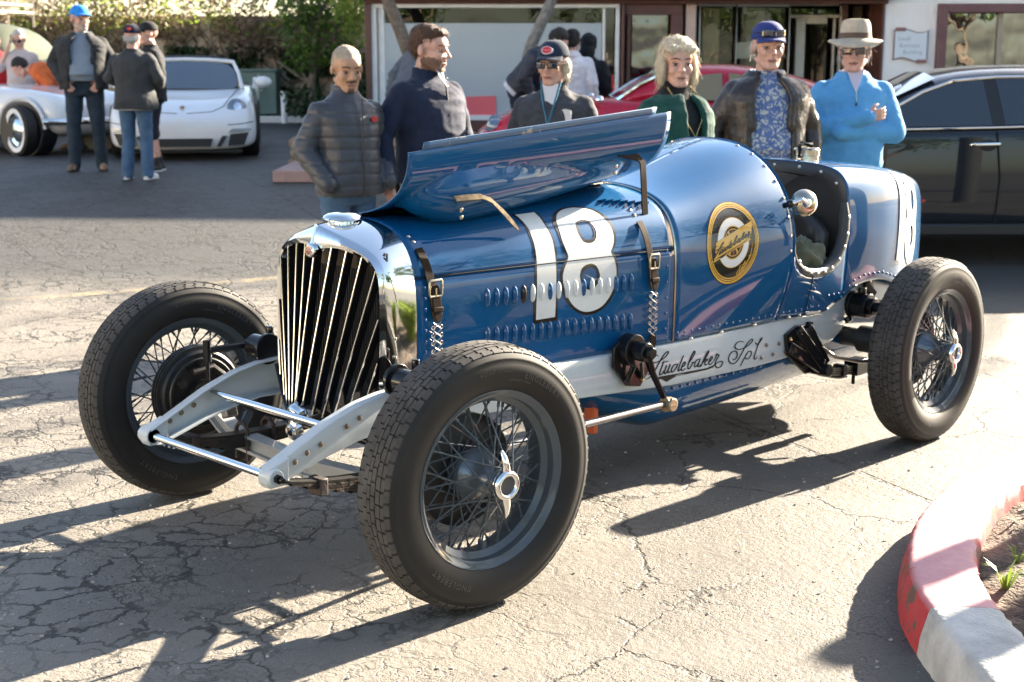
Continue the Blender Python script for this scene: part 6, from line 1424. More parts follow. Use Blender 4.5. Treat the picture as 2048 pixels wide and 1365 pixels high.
SG = [(-1.30, [(0, .9), (.74, .92), (.70, .96), (.3, .98), (0, .98)]), (-1.75, [(0, .9), (.84, .95), (.74, 1.13), (.4, 1.20), (0, 1.21)]), (-2.25, [(0, .9), (.875, .97), (.69, 1.36), (.46, 1.44), (0, 1.46)]), (-2.9, [(0, .9), (.88, .98), (.68, 1.40), (.48, 1.475), (0, 1.50)]), (-3.6, [(0, .9), (.88, .99), (.67, 1.38), (.46, 1.45), (0, 1.475)]), (-4.2, [(0, .9), (.82, 1.0), (.62, 1.22), (.4, 1.28), (0, 1.30)]), (-4.6, [(0, .9), (.7, 1.0), (.55, 1.03), (.3, 1.05), (0, 1.06)])]
cage(SG, 'roof', navy, sd)
W1 = [(-1.62, 1.005), (-1.85, 1.14), (-2.08, 1.26), (-2.33, 1.345), (-2.56, 1.365), (-2.60, 1.02)]; W2 = [(-2.70, 1.025), (-2.66, 1.37), (-3.1, 1.375), (-3.55, 1.34), (-3.78, 1.25), (-3.66, 1.05)]
patch(W1, sy, 'front_side_window', tint, sd, .008); patch(W2, sy, 'rear_side_window', tint, sd, .008)
patch([(-2.60, 1.02), (-2.56, 1.37), (-2.655, 1.372), (-2.70, 1.025)], sy, 'door_pillar', plast, sd, .007)
for s in (1, -1):
    tr = [(-1.50, .97)]+[(x-.02*0, z+.012) for x, z in W1[1:5]]+[(x, z+.014) for x, z in W2[1:5]]; mb = MB(); mb.tube([(x, s*(sy(x, z)+.012), z) for x, z in tr], .012, 6); mb.tube([(x, s*(sy(x, z)+.014), z) for x, z in ((-1.55, .985), (-2.6, 1.005), (-3.7, 1.035))], .008, 6); mb.build('window_trim', chrome, sd)
    for x in (-2.45, -3.42):
        mb = MB(); mb.tube([(x+.02, s*.905, .875), (x+.0, s*.938, .88), (x-.19, s*.938, .885), (x-.21, s*.905, .88)], .010, 8, flat=1.3); mb.build('door_handle', chrome, sd); mb = MB(); mb.ell((x-.11, s*.905, .87), (.07, .012, .045)); mb.build('handle_recess', plast, sd)
    for pts in ([(-2.62, s*.908, 1.0), (-2.66, s*.931, .62), (-2.64, s*.93, .28)], [(-1.50, s*.90, .96), (-1.48, s*.925, .62), (-1.52, s*.92, .28)]): mb = MB(); mb.tube(pts, .006, 5); mb.build('door_gap', MATS['gap_black'], sd)
    mb = MB(); mb.box((-2.6, s*.90, .22), (2.9, .06, .10)); mb.build('sill', plast, sd, bevel=.02)
    mb = MB(); mb.ell((-1.62, s*1.0, 1.03), (.06, .10, .07)); mb.bar((-1.6, s*.86, .98), (-1.62, s*.95, 1.01), .06, .03); mb.build('door_mirror', navy, sd)
    for x in (-.95, -3.80):
        mb = MB(); mb.cyl((x, s*.6, .33), (x, s*.926, .33), .37, 32); mb.build('wheel_well', plast, sd); road_wheel(sd, x, s*.83, .33, .22, s, alloy, 'alloy')
    mb = MB(); mb.ell((-.18, s*.68, .66), (.14, .12, .06), Matrix.Rotation(s*.5, 3, 'Z')); mb.build('headlight', lampg, sd)
mb = MB(); mb.grid([[(-1.36, y, .995) for y in (-.66, -.33, 0, .33, .66)], [(-1.82, y, 1.235-.03*(y/.6)**2) for y in (-.64, -.32, 0, .32, .64)], [(-2.22, y*.92, 1.43-.05*(y/.6)**2) for y in (-.62, -.31, 0, .31, .62)]], flip=True); mb.build('windscreen', bluetint, sd)
for k, (x, y, h) in enumerate(((-2.5, .38, .62), (-2.5, -.38, .62), (-3.4, .38, .6), (-3.4, -.38, .6))): pass
# ================================================================ PEOPLE
def fuse(mb, name, m, parent, voxel=.01, it=3, disp=None, ang=180, dec=None):
    """closed shapes -> one continuous skin, smoothed, optionally pushed along its normals"""
    me = bpy.data.meshes.new('tmp'); me.from_pydata(mb.v, [], mb.f); o = bpy.data.objects.new('tmp', me); COL.objects.link(o)
    r = o.modifiers.new('r', 'REMESH'); r.mode = 'VOXEL'; r.voxel_size = voxel; r.adaptivity = 0
    if it: s = o.modifiers.new('s', 'SMOOTH'); s.factor = .5; s.iterations = it
    out = bpy.data.meshes.new_from_object(o.evaluated_get(bpy.context.evaluated_depsgraph_get())); out.name = name
    bpy.data.objects.remove(o); bpy.data.meshes.remove(me)
    if disp:
        n = len(out.vertices); co = np.empty(n*3); no = np.empty(n*3); out.vertices.foreach_get('co', co); out.vertices.foreach_get('normal', no)
        co = co.reshape(-1, 3); no = no.reshape(-1, 3); d = disp(co); co = co+no*d[:, None]; out.vertices.foreach_set('co', co.ravel())
    out.materials.clear(); out.materials.append(m)
    out.polygons.foreach_set('use_smooth', [True]*len(out.polygons)); out.update()
    ob = bpy.data.objects.new(name, out); COL.objects.link(ob); ob.parent = parent; return ob
def nz3(co, sx, sy, sz, seed=0):
    return np.array([noise.noise(V((c[0]*sx+seed, c[1]*sy, c[2]*sz))) for c in co])
def wrinkle(a, seed, sx=7, sz=14, fine=.4):
    def f(co):
        d = nz3(co, sx, sx, sz, seed); e = nz3(co, sx*2.7, sx*2.7, sz*1.9, seed+9); return a*(-np.abs(d)*1.6+.5)+a*fine*(-np.abs(e)*1.6+.4)
    return f
def quilt(a, pitch, seed, amt=.004):
    def f(co):
        w_ = nz3(co, 5, 5, 5, seed)*.010; s = np.abs(np.sin(np.pi*(co[:, 2]+w_)/pitch)); return a*(np.minimum(s*2.2, 1)**.5-.8)+amt*nz3(co, 22, 22, 10, seed)
    return f
skins = [mat('skin_a', (.44, .25, .17), .5, col2=(.50, .30, .21), vs=30, spec=.35), mat('skin_b', (.48, .26, .19), .5, col2=(.58, .34, .26), vs=30, spec=.35), mat('skin_c', (.38, .21, .13), .48, col2=(.44, .26, .165), vs=30, spec=.35)]
lipm = mat('lip', (.36, .16, .125), .5); eyew = mat('eye_white', (.26, .22, .20), .3); irism = mat('iris', (.02, .015, .012), .15)
browm = {}
lens = mat('sunglass_lens', (.012, .01, .01), .05, spec=1, coat=1)
beltm = mat('belt_leather', (.20, .075, .02), .45, var=.2, vs=20)
def cloth(name, c, c2=None, r=.85, vs=40, bump=.25, bs=160, sheen=.06): return mat(name, c, r, col2=c2, var=0 if c2 else .12, vs=vs, bump=bump, bs=bs, sheen=sheen, spec=.25)
def spec_(s, c, r, tilt=None): return (s, c, r)
class Person:
    def __init__(s, label, px, py, y, rot=0, group=None, H=None, lift=0, skin=0, voxel=.006, girth=1., bend=0, yaw=0, nod=0, hat=0., cat='person', gx=None):
        q = at(px, py, y); g = gz(q.x, y); s.H = H or (q.z-g-hat); s.k = s.H/1.75; s.g = girth; s.vox = voxel; s.skin = skins[skin]; s.seed = px*.37
        x = q.x
        s.root = thing('person', label, cat, frame(x, y, g+lift, rot), group); s.bend = R(bend); s.yaw = R(yaw); s.nod = R(nod)
        s.body = MB(); k = s.k
        s.hip = V((0, 0, .93*k)); s.UB = Matrix.Translation(s.hip) @ Matrix.Rotation(s.bend, 4, 'X') @ Matrix.Translation(-s.hip)
        s.HM = s.UB @ Matrix.Translation((0, -.018*k, 1.590*k)) @ Matrix.Rotation(s.yaw, 4, 'Z') @ Matrix.Rotation(s.nod, 4, 'X') @ Matrix.Diagonal((k*1.11, k*1.09, k*1.09, 1))
    def h(s, x, y, z): return s.HM @ V((x, y, z))
    def u(s, p): return s.UB @ (V(p)*s.k)
    def cap(s, mb, a, ra, b, rb, M='u', flat=None):
        k = s.k; a, b = (s.u(a), s.u(b)) if M == 'u' else (V(a)*k, V(b)*k); mb.cap(a, ra*k, b, rb*k, 14, flat)
    def hc(s, mb, a, ra, b, rb): mb.cap(s.h(*a), ra*s.k, s.h(*b), rb*s.k, 12)
    def he(s, mb, c, r): mb.ell((0, 0, 0), 1, s.HM.to_3x3().to_4x4() @ Matrix.Identity(4), 4, 3) if False else mb.add(*s._ell(c, r))
    def _ell(s, c, r):
        t = MB(); t.ell((0, 0, 0), r, None, 18, 12); return [s.h(c[0]+v[0], c[1]+v[1], c[2]+v[2]) for v in t.v], t.f
    def head(s, jaw=1., nose=1., fem=False):
        b = s.body; e = lambda c, r: s.he(b, c, r); c_ = lambda a, ra, d, rd: s.hc(b, a, ra, d, rd)
        e((0, .018, .034), (.076, .097, .086)); e((0, -.030, -.040), (.058*jaw, .060, .078)); e((0, -.045, .03), (.062, .05, .055))
        c_((-.016, -.072, -.099), .019, (.016, -.072, -.099), .019)
        for q in (1, -1):
            c_((q*.056*jaw, .006, -.058), .018, (q*.024, -.066, -.097), .018); e((q*.036, -.062, -.026), (.025, .026, .027)); c_((q*.010, -.086, .021), .0105, (q*.046, -.068, .024), .010)
            e((q*.0795, .014, -.008), (.010, .019, .031)); c_((q*.083, .022, .008), .007, (q*.081, .010, -.028), .006); c_((q*.012, -.100, -.033), .0085, (q*.012, -.094, -.035), .008)
        c_((0, -.086, .016), .0085, (0, -.112*nose, -.028), .0125); c_((0, -.095, -.050), .008, (0, -.094, -.052), .008)
        c_((-.018, -.084, -.060), .0095, (.018, -.084, -.060), .0095); c_((-.014, -.083, -.072), .0100, (.014, -.083, -.072), .0100)
        kk = .86 if fem else 1
        b.cap(s.h(0, .022, -.07), .055*kk*s.k, s.u((0, .025, 1.43)), .062*kk*s.k)
    def face(s, brow=None, eyes=True, lips=True, smile=0):
        k = s.k
        if eyes:
            for q in (1, -1):
                mb = MB(); mb.add(*s._ell((q*.0325, -.0745, .0010), (.0130, .0122, .0066))); e = mb.build('eye', eyew, s.root); mb = MB(); mb.add(*s._ell((q*.0325, -.0838, .001), (.0058, .0050, .0062))); mb.build('iris', irism, e)
                mb = MB(); s.hc(mb, (q*.018, -.0845, .0072), .0034, (q*.047, -.0775, .0068), .0034); s.hc(mb, (q*.019, -.084, -.008), .0016, (q*.046, -.077, -.007), .0016); mb.build('eyelid', mat('eyelid_skin', (.20, .105, .07), .6), e)
        for q in (1, -1) if brow else ():
            mb = MB(); s.hc(mb, (q*.014, -.0950, .0265), .0036, (q*.036, -.0900, .0310), .0036); s.hc(mb, (q*.036, -.0905, .0315), .0042, (q*.054, -.0755, .026), .0026); mb.build('eyebrow', brow, s.root)
        if lips:
            mb = MB(); s.hc(mb, (-.023, -.0870, -.0635+smile), .0038, (0, -.0945, -.0625), .0052); s.hc(mb, (.023, -.0870, -.0635+smile), .0038, (0, -.0945, -.0625), .0052); s.hc(mb, (-.017, -.0880, -.071), .0045, (.017, -.0880, -.071), .0045); mb.build('lips', lipm, s.root)
            mb = MB(); s.hc(mb, (-.024, -.0895, -.0668+smile), .0016, (.0, -.0965, -.0668), .0018); s.hc(mb, (.024, -.0895, -.0668+smile), .0016, (0, -.0965, -.0668), .0018); mb.build('mouth_line', browm['dark'], s.root)
    def hand(s, wrist, dirv, palm, curl=.5, side=1, mb=None, scale=1.):
        """palm and five bent fingers; dirv = where the fingers point, palm = where the palm faces, side = +1 thumb on dirv x palm"""
        mb = mb or s.body; k = s.k*scale; w_ = V(wrist); d = V(dirv).normalized(); pn = V(palm).normalized(); pn = (pn-d*pn.dot(d)).normalized(); sd = d.cross(pn)*side
        M = lambda a, b_, c: w_+(d*a+sd*b_+pn*c)*k
        for t in (-.024, -.008, .008, .024): mb.cap(M(.012, t*.8, 0), .0165*k, M(.082, t*1.15, .002), .0125*k, 8)
        for i, (t, L) in enumerate(((.030, .070), (.011, .079), (-.009, .073), (-.028, .056))):
            base = V((.085, t, .002)); a = 0; p = base; segs = (.44, .32, .24)
            for j, sg in enumerate(segs):
                a += curl*(.55, .75, .5)[j]; q = p+V((cos(a)*L*sg, t*.12*sg, sin(a)*L*sg)); mb.cap(M(*p), (.0092-.0009*j)*k, M(*q), (.0085-.0011*j)*k, 8); p = q
        p0 = V((.018, .030, .006)); p1 = V((.052, .056, .016)); p2 = V((.080, .060, .030)); mb.cap(M(*p0), .0145*k, M(*p1), .0105*k, 8); mb.cap(M(*p1), .0105*k, M(*p2), .0085*k, 8)
    def sections(s, mb, secs, n=28, pw=2.4, M=None):
        """closed trunk from elliptical sections (z, half width, half depth, y shift)"""
        k = s.k; rows = []
        for z, a, d, yo in secs:
            r = []
            for j in range(n):
                t = 2*pi*j/n; c, si = cos(t), sin(t); f = lambda v: math.copysign(abs(v)**(2/pw), v); r.append(s.UB @ V((a*f(c)*k, (yo+d*f(si))*k, z*k)))
            rows.append(r)
        o = len(mb.v); mb.grid(rows, cv=True); mb.f.append(tuple(o+j for j in range(n-1, -1, -1))); mb.mi.append(0); mb.f.append(tuple(len(mb.v)-n+j for j in range(n))); mb.mi.append(0)
    def trunk(s, mb, hem=.86, grow=0., belly=0., top=1.46, flare=0., neck=.066, sh=0.):
        g = s.g; a = grow
        s.sections(mb, [(hem, .166*g+a+flare, .118*g+a+flare+belly*.5, -belly*.45), (hem+.05, .168*g+a+flare*.8, .120*g+a+flare*.8+belly*.7, -belly*.6), (1.02, .160*g+a, .118*g+a+belly, -belly*.75), (1.12, .160*g+a, .115*g+a+belly*.75, -belly*.5), (1.24, .176*g+a, .122*g+a+belly*.2, -.004), (1.31, .184*g+a+sh*.4, .118*g+a, .002), (1.355, .170*g+a+sh*.5, .102*g+a, .006), (1.395, .125*g+a*.8, .084*g+a*.7, .010), (1.43, .085+a*.6, .072+a*.4, .013), (top, neck+a*.3, neck+a*.3, .014)])
    def core(s, legs):
        """hidden trunk and limbs that make the body one figure"""
        b = s.body; s.trunk(b, .88, -.012, top=1.45); s.legs = legs
        for q, (kn, an) in zip((1, -1), legs):
            hp = (q*.088, .0, .90); s.cap(b, hp, .075*s.g, kn, .048, 'l'); s.cap(b, kn, .048, an, .034, 'l'); toe = (an[0]+q*.02, an[1]-.13, .035); s.cap(b, (an[0], an[1]+.02, .05), .034, toe, .03, 'l')
    def arms(s, arms, skin_from=0):
        s.A = arms
        for q, (el, wr) in zip((1, -1), arms):
            s.cap(s.body, (q*.165*s.g, .01, 1.335), .048, el, .040); s.cap(s.body, el, .040, wr, .026)
    def finish_body(s):
        o = s.bodyo = fuse(s.body, 'body', s.skin, s.root, s.vox, 3); b = bmesh.new(); b.from_mesh(o.data); I = s.HM.inverted(); hv = [v for v in b.verts if (I @ v.co).length < .16]
        for _ in range(int(5*(.0065/s.vox)**2)): bmesh.ops.smooth_vert(b, verts=hv, factor=.5, use_axis_x=True, use_axis_y=True, use_axis_z=True)
        b.to_mesh(o.data); b.free(); return o
    def jacket(s, m, hem=.84, grow=.018, belly=0., arm=.062, cuff=.042, collar=.05, col_r=.066, name='jacket', disp=None, vox=.009, sleeve_to=1., extra=None, flare=.01, sh=.012, neck=.066):
        mb = MB(); s.trunk(mb, hem, grow, belly, flare=flare, sh=sh, neck=neck)
        for q, (el, wr) in zip((1, -1), s.A):
            s.cap(mb, (q*.166*s.g, .010, 1.335), arm*1.10, el, arm); s.cap(mb, (q*.06, .018, 1.40), .040, (q*.155*s.g, .012, 1.352), .052); e2 = V(el).lerp(V(wr), sleeve_to); s.cap(mb, el, arm, e2, lerp(arm, cuff, sleeve_to))
        if collar:
            for i in range(18):
                a = 2*pi*i/18; a2 = 2*pi*(i+1)/18; r = col_r; p = lambda t, z: (r*cos(t), .016+r*1.0*sin(t), z-.018*max(0, -sin(t)))
                s.cap(mb, p(a, 1.435), .013, p(a2, 1.435+collar*.0), .013); s.cap(mb, p(a, 1.435), .011, p(a, 1.435+collar), .009); s.cap(mb, p(a, 1.435+collar), .008, p(a2, 1.435+collar), .008)
        if extra: extra(mb)
        return fuse(mb, name, m, s.root, vox, 3, disp or wrinkle(.007, s.seed))
    def trousers(s, m, rise=.98, thigh=.092, knee=.066, hemr=.062, length=1., disp=None, name='trousers', vox=.009):
        mb = MB(); g = s.g; k = s.k
        rows = [(rise, .158*g, .112*g, 0), (.93, .172*g, .122*g, 0), (.86, .172*g, .125*g, .005), (.80, .150*g, .11*g, .005)]
        ub = s.UB; s.UB = Matrix.Translation(V((0, 0, 0))) if not s.bend else Matrix.Identity(4); s.sections(mb, rows); s.UB = ub
        for q, (kn, an) in zip((1, -1), s.legs):
            s.cap(mb, (q*.086*g, .004, .86), thigh*g, kn, knee*g, 'l')
            if length >= 1: s.cap(mb, kn, knee*g, (an[0], an[1]+.005, an[2]-.045+.02), hemr, 'l')
            else: e = V(kn).lerp(V(an), max(0, length-.5)*2); s.cap(mb, kn, knee*g*1.12, e, knee*g*1.14, 'l')
        return fuse(mb, name, m, s.root, vox, 3, disp or wrinkle(.008, s.seed+3, 6, 9))
    def shoes(s, m, sole=None, big=1.):
        for q, (kn, an) in zip((1, -1), s.legs):
            mb = MB(); k = s.k; a = V(an); dx = q*.035
            s.cap(mb, (a.x, a.y+.03, .045), .040*big, (a.x+dx*.5, a.y-.06, .045), .040*big, 'l'); s.cap(mb, (a.x+dx*.5, a.y-.06, .042), .042*big, (a.x+dx, a.y-.15, .034), .033*big, 'l'); s.cap(mb, (a.x, a.y+.02, .06), .036, (a.x, a.y+.015, .10), .036, 'l')
            o = fuse(mb, 'shoe', m, s.root, .008, 2, lambda co: np.where(co[:, 2] < .004, 0, 0)*1.)
            mb = MB(); s.cap(mb, (a.x, a.y+.03, .012), .044*big, (a.x+dx, a.y-.15, .012), .037*big, 'l', ((0, 0, 1), .30)); mb.build('sole', sole or m, o)
    def paint(s, m, fn, soft=.012):
        """colour part of the skin (stubble, cropped hair) with a ragged edge; fn is positive inside, in head units"""
        me = s.bodyo.data; me.materials.append(m); k = len(me.materials)-1; I = s.HM.inverted()
        for p in me.polygons:
            c = I @ p.center
            if c.length < .19 and fn(c)+soft*noise.noise(c*95)+soft*.6*noise.noise(c*230) > 0: p.material_index = k
    def hair(s, m, vols, disp=.004, vox=.0065, name='hair', seed=0, strands=(260, .045), lift=.0035):
        mb = MB()
        for c, r in vols: s.he(mb, c, r)
        o = fuse(mb, name, m, s.root, vox, 3, lambda co: disp*nz3(co, 95, 95, 16, seed)+disp*.8*nz3(co, 30, 30, 12, seed))
        n, L = strands
        if n:
            rnd = random.Random(int(s.seed)+seed); vs = o.data.vertices; I = s.HM.inverted(); R3 = s.HM.to_3x3(); mb = MB(); kk = s.k
            for _ in range(n):
                v = vs[rnd.randrange(len(vs))]; p = I @ v.co; nn = (R3.inverted() @ v.normal).normalized(); d = p-V((.02, .01, .135)); d = V((d.x, d.y, min(0, d.z)-.05)); d = d-nn*d.dot(nn)
                if d.length < 1e-4: continue
                d = (d.normalized()+V((rnd.gauss(0, .22), rnd.gauss(0, .22), rnd.gauss(0, .12)))).normalized(); l_ = L*rnd.uniform(.5, 1.3); sd = nn.cross(d).normalized(); wv = rnd.uniform(.0010, .0022); up = lift*rnd.uniform(.2, 1.4); rr = []
                for i in range(4):
                    t = i/3; q = p+d*l_*t+nn*(up*sin(t*pi*.8)+up*.5*t)+V((0, 0, -.25*l_*t*t)); w_ = wv*(1-.8*t); rr.append((s.HM @ (q-sd*w_), s.HM @ (q+sd*w_)))
                mb.grid([[a, b] for a, b in rr])
            tag(mb.build('hair_strand', m, o), kind='stuff')
        return o
    def cap_hat(s, m, brim_m=None, logo=None, up=.055, tilt=0.):
        """baseball cap: crown, button and curved peak"""
        T = s.HM @ Matrix.Translation((0, .012, .035)) @ Matrix.Rotation(R(tilt), 4, 'X'); mb = MB(); rows = []
        for i in range(10):
            t = i/9*pi/2; rr = [(.086*cos(t)**.75*cos(a), .104*cos(t)**.75*sin(a), .006+.093*sin(t)) for a in [2*pi*j/30 for j in range(30)]]; rows.append([tuple(T @ V(p)) for p in rr])
        mb.grid(rows, cv=True); mb.ell(T @ V((0, 0, .101)), .007*s.k); o = solid(mb.build('cap', m, s.root), .003)
        mb = MB(); rows = []
        for i in range(7):
            f = i/6; r = []
            for j in range(17):
                t = -1+2*j/16; a = pi*1.5+t*1.02; base = V((.086*cos(a), .104*sin(a), .010)); ext = .078*(1-abs(t)**2.6)*f
                r.append(tuple(T @ (base+V((0, -ext, -.012*f*f-.030*t*t*f*.6+.004)))))
            rows.append(r)
        mb.grid(rows); p = solid(mb.build('peak', brim_m or m, o), .004)
        return o, T
    def sunglasses(s, up=0.):
        T = s.HM @ Matrix.Translation((0, 0, up)) ; mb = MB()
        for q in (1, -1):
            rows = []
            for i in range(5):
                v = -1+2*i/4; r = []
                for j in range(9):
                    u = -1+2*j/8; xx = q*(.034+u*.027); zz = .002+v*.019*(1-.25*u*q*0)-(.004*u*u); r.append(tuple(T @ V((xx, -.101+abs(xx)**2*4.6, zz))))
                rows.append(r)
            mb.grid(rows, flip=q < 0)
        o = solid(mb.build('sunglasses', lens, s.root), .003, 0); mb = MB()
        for q in (1, -1): mb.tube([T @ V((q*.062, -.083, .006)), T @ V((q*.078, -.03, .006)), T @ V((q*.083, .02, .002))], .0032*s.k, 6); mb.build('temple', MATS['matt_black'], o); mb = MB()
        mb.tube([T @ V((-.01, -.1025, .008)), T @ V((.01, -.1025, .008))], .003*s.k, 6); mb.build('bridge', MATS['matt_black'], o)
        return o
    def cone_collar(s, m, r=.075, z=1.425, name='collar', op=.35, h=.045):
        """turned-down shirt or jacket collar, open at the front"""
        mb = MB(); rows = []
        for i in range(25):
            a = -pi/2+op+(2*pi-2*op)*i/24; fr = max(0, -sin(a)); p = lambda rr, zz: tuple(s.u((rr*cos(a), .016+rr*sin(a), zz)))
            rows.append([p(r*.86, z+.012+.012), p(r*.90, z+.034-.02*fr), p(r*1.05, z+.030-.022*fr), p(r*1.38, z-.012-.045*fr)])
        mb.grid(rows); return solid(mb.build(name, m, s.root), .006, 0)
def legs(dx=.10, dk=0, fwd=(0, 0), ank=.09): return [((dx*.95, -.015+fwd[0]*.5, .49), (dx+.01, .03+fwd[0], ank)), ((-dx*.95, -.015+fwd[1]*.5, .49), (-dx-.01, .03+fwd[1], ank))]
HAIRV = lambda up=0., side=1.: [((0, .028, .058+up), (.081, .092, .074)), ((0, .055, .018), (.079, .074, .088)), ((.066*side, .03, .025), (.018, .045, .052)), ((-.066*side, .03, .025), (.018, .045, .052))]
hair_m = {n: mat('hair_'+n, c, .6, col2=c2, vs=70, bump=.5, bs=180, spec=.4) for n, c, c2 in (('brown', (.045, .022, .012), (.11, .055, .028)), ('blond', (.56, .44, .28), (.75, .65, .48)), ('bleached', (.30, .24, .165), (.44, .36, .26)), ('grey', (.38, .37, .35), (.55, .54, .52)), ('black', (.012, .010, .009), (.03, .026, .022)))}
browm['dark'] = mat('brow_dark', (.07, .04, .026), .8); browm['grey'] = mat('brow_grey', (.28, .2, .16), .8); browm['brown'] = mat('brow_brown', (.13, .07, .042), .8)
denim = cloth('denim', (.035, .075, .14), (.07, .13, .21), vs=9); ddenim = cloth('dark_denim', (.012, .022, .035), (.025, .040, .058), vs=9)
shoe_w = mat('white_trainer', (.6, .6, .6), .6, var=.15, vs=20); sole_w = mat('white_sole', (.65, .65, .63), .7); shoe_b = mat('tan_suede', (.16, .11, .07), .85, var=.2); sole_d = mat('dark_sole', (.02, .018, .016), .8)
stand = legs()
hang = [((.25, .03, 1.10), (.27, -.06, .87)), ((-.25, .03, 1.10), (-.27, -.06, .87))]
def placket(p, pts, r, m, name): mb = MB(); mb.tube([p.u(q) for q in pts], r*p.k, 6); return mb.build(name, m, p.root)
# ---- man in the grey padded jacket
p = Person('man with bleached cropped hair in a charcoal puffer jacket and jeans, hands in pockets', 690, 82, 8.1, 38, skin=2, nod=14, yaw=-14, girth=1.02)
p.core(legs(.10)); p.arms([((.265, .05, 1.12), (.21, -.115, .93)), ((-.265, .05, 1.12), (-.21, -.115, .93))]); p.head(1.05); p.finish_body(); p.face(browm['dark'])
puff = mat('puffer_nylon', (.045, .048, .056), .42, var=.1, vs=6, spec=.4, bump=.15, bs=30); p.jacket(puff, .855, .024, .02, .070, .056, .055, .074, 'puffer_jacket', quilt(.008, .068, 2), .009)
placket(p, [(.0, -.172, 1.42), (.0, -.178, 1.25), (0, -.182, 1.05), (0, -.178, .85)], .005, blackm, 'zip'); mb = MB(); mb.box(p.u((.10, -.148, 1.30)), (.035, .012, .028)); mb.build('chest_mark', mat('red_stitch', (.45, .03, .03), .7), p.root)
for q in (1, -1): placket(p, [(q*.175, -.145, .96), (q*.165, -.155, .88)], .005, blackm, 'pocket_edge')
p.trousers(denim); p.shoes(sole_d); p.paint(hair_m['bleached'], lambda c: max(c.z-.052-.03*max(0, -c.y-.03)/.06, min(c.z+.035, c.y-.012)*1.0), .010); p.hair(hair_m['bleached'], [((0, .026, .046), (.075, .089, .073)), ((0, .05, .01), (.073, .070, .078))], .0015, strands=(500, .010), lift=.004)
stub = mat('dark_stubble', (.13, .075, .05), .7, col2=(.07, .04, .03), vs=160)
p.paint(stub, lambda c: min(.008-abs(c.z+.049), .03-abs(c.x), -.078-c.y), .004); p.paint(stub, lambda c: min(-.088-c.z, .018-abs(c.x), -.06-c.y), .004)
# ---- man in the navy pullover
p = Person('bearded brown haired man in a navy half zip pullover looking to the right', 855, 42, 8.45, 48, skin=1, yaw=18, nod=5, girth=1.14, voxel=.0052)
p.core(legs(.11)); p.arms([((.28, .02, 1.12), (.25, -.12, .90)), ((-.305, .08, 1.11), (-.325, .0, .885))]); p.head(1.12, 1.05)
p.hand(p.u((-.327, -.005, .87)), (-.02, -.2, -1), (1, .1, 0), .8, -1); p.finish_body(); p.face(browm['brown'])
mb = MB(); mb.box(p.u((-.283, -.035, .775)), (.012, .078, .15), Matrix.Rotation(R(-12), 3, 'X')); mb.build('phone', mat('phone_black', (.015, .014, .013), .2), None).name = 'mobile_phone'
ph = bpy.data.objects['mobile_phone']; ph.parent = None; ph.matrix_world = p.root.matrix_world.copy(); tag(ph, 'dark mobile phone held in the hand of the man in the navy pullover', 'phone')
nav = cloth('navy_fleece', (.010, .015, .034), (.016, .023, .05), vs=12); p.jacket(nav, .80, .022, .03, .072, .05, .055, .072, 'pullover', wrinkle(.006, 4), extra=None)
mb = MB(); rows = [[tuple(p.u((sx*.030*(1-t), -.085-.062*t, 1.485-.10*t))) for sx in (-1, -.3, .3, 1)] for t in (0, .4, .8, 1)]; mb.grid(rows, flip=True); mb.build('white_undershirt', mat('white_cotton', (.6, .6, .62), .8), p.root)
placket(p, [(.004, -.098, 1.46), (.004, -.142, 1.38), (.004, -.152, 1.30)], .006, blackm, 'zip'); heads('button', [(p.u((.03, -.118, 1.43)), V((0, -1, .3))), (p.u((.012, -.14, 1.385)), V((0, -1, .3)))], .008, nickel, p.root)
p.trousers(ddenim); p.shoes(sole_d)
p.hair(hair_m['brown'], [((0, .022, .070), (.078, .096, .064)), ((0, .056, .028), (.078, .069, .078)), ((.067, .035, .024), (.014, .036, .044)), ((-.067, .035, .024), (.014, .036, .044)), ((0, -.048, .092), (.055, .040, .026))], .003, strands=(800, .030), lift=.004)
p.paint(mat('beard_brown', (.10, .05, .03), .75, col2=(.22, .12, .08), vs=160), lambda c: min(-.036-c.z+.02*max(0, -c.y-.055)/.05*-1+.0, .02-c.y, c.z+.150, max(abs(c.x)-.026, abs(c.z+.066)-.011)), .010)
# ---- woman in the cap
p = Person('woman in sunglasses, navy cap with red oval patch and charcoal quarter zip fleece', 1108, 66, 8.7, -14, skin=1, nod=4, yaw=-10, girth=1.10, hat=.03)
p.core(stand); p.arms([((.26, .04, 1.12), (.24, .05, .90)), ((-.26, .04, 1.12), (-.24, .05, .90))]); p.head(.98, .95, True); p.finish_body(); p.face(None, False)
fl = cloth('charcoal_fleece', (.040, .043, .050), (.058, .062, .070), vs=30); p.jacket(fl, .82, .022, .03, .066, .048, .05, .072, 'fleece', wrinkle(.007, 7))
mb = MB(); mb.grid([[tuple(p.u((sx*.052*(1-t*.85), -.088-.062*t, 1.475-.20*t))) for sx in (-1, -.4, .4, 1)] for t in (0, .25, .5, .75, 1)], flip=True); mb.build('white_top', MATS['white_cotton'], p.root)
teal = mat('teal_zip', (.02, .16, .25), .5)
for q in (1, -1): placket(p, [(q*.062, -.075, 1.49), (q*.052, -.118, 1.42), (q*.03, -.150, 1.33), (q*.004, -.166, 1.24)], .005, teal, 'zip_tape')
mb = MB(); mb.box(p.u((0, -.170, 1.215)), (.026, .012, .034)); mb.build('zip_pull', mat('red_pull', (.55, .06, .05), .5), p.root)
mb = MB(); mb.prism([(-.045, .045), (.0, .055), (.045, .045), (.045, -.04), (0, -.06), (-.045, -.04)], 0, .005, Matrix.Translation(p.u((.105, -.145, 1.27))) @ Matrix.Rotation(R(90), 4, 'X') @ Matrix.Rotation(R(-22), 4, 'Y')); pt = mb.build('chest_patch', mat('patch_white', (.55, .56, .56), .8), p.root)
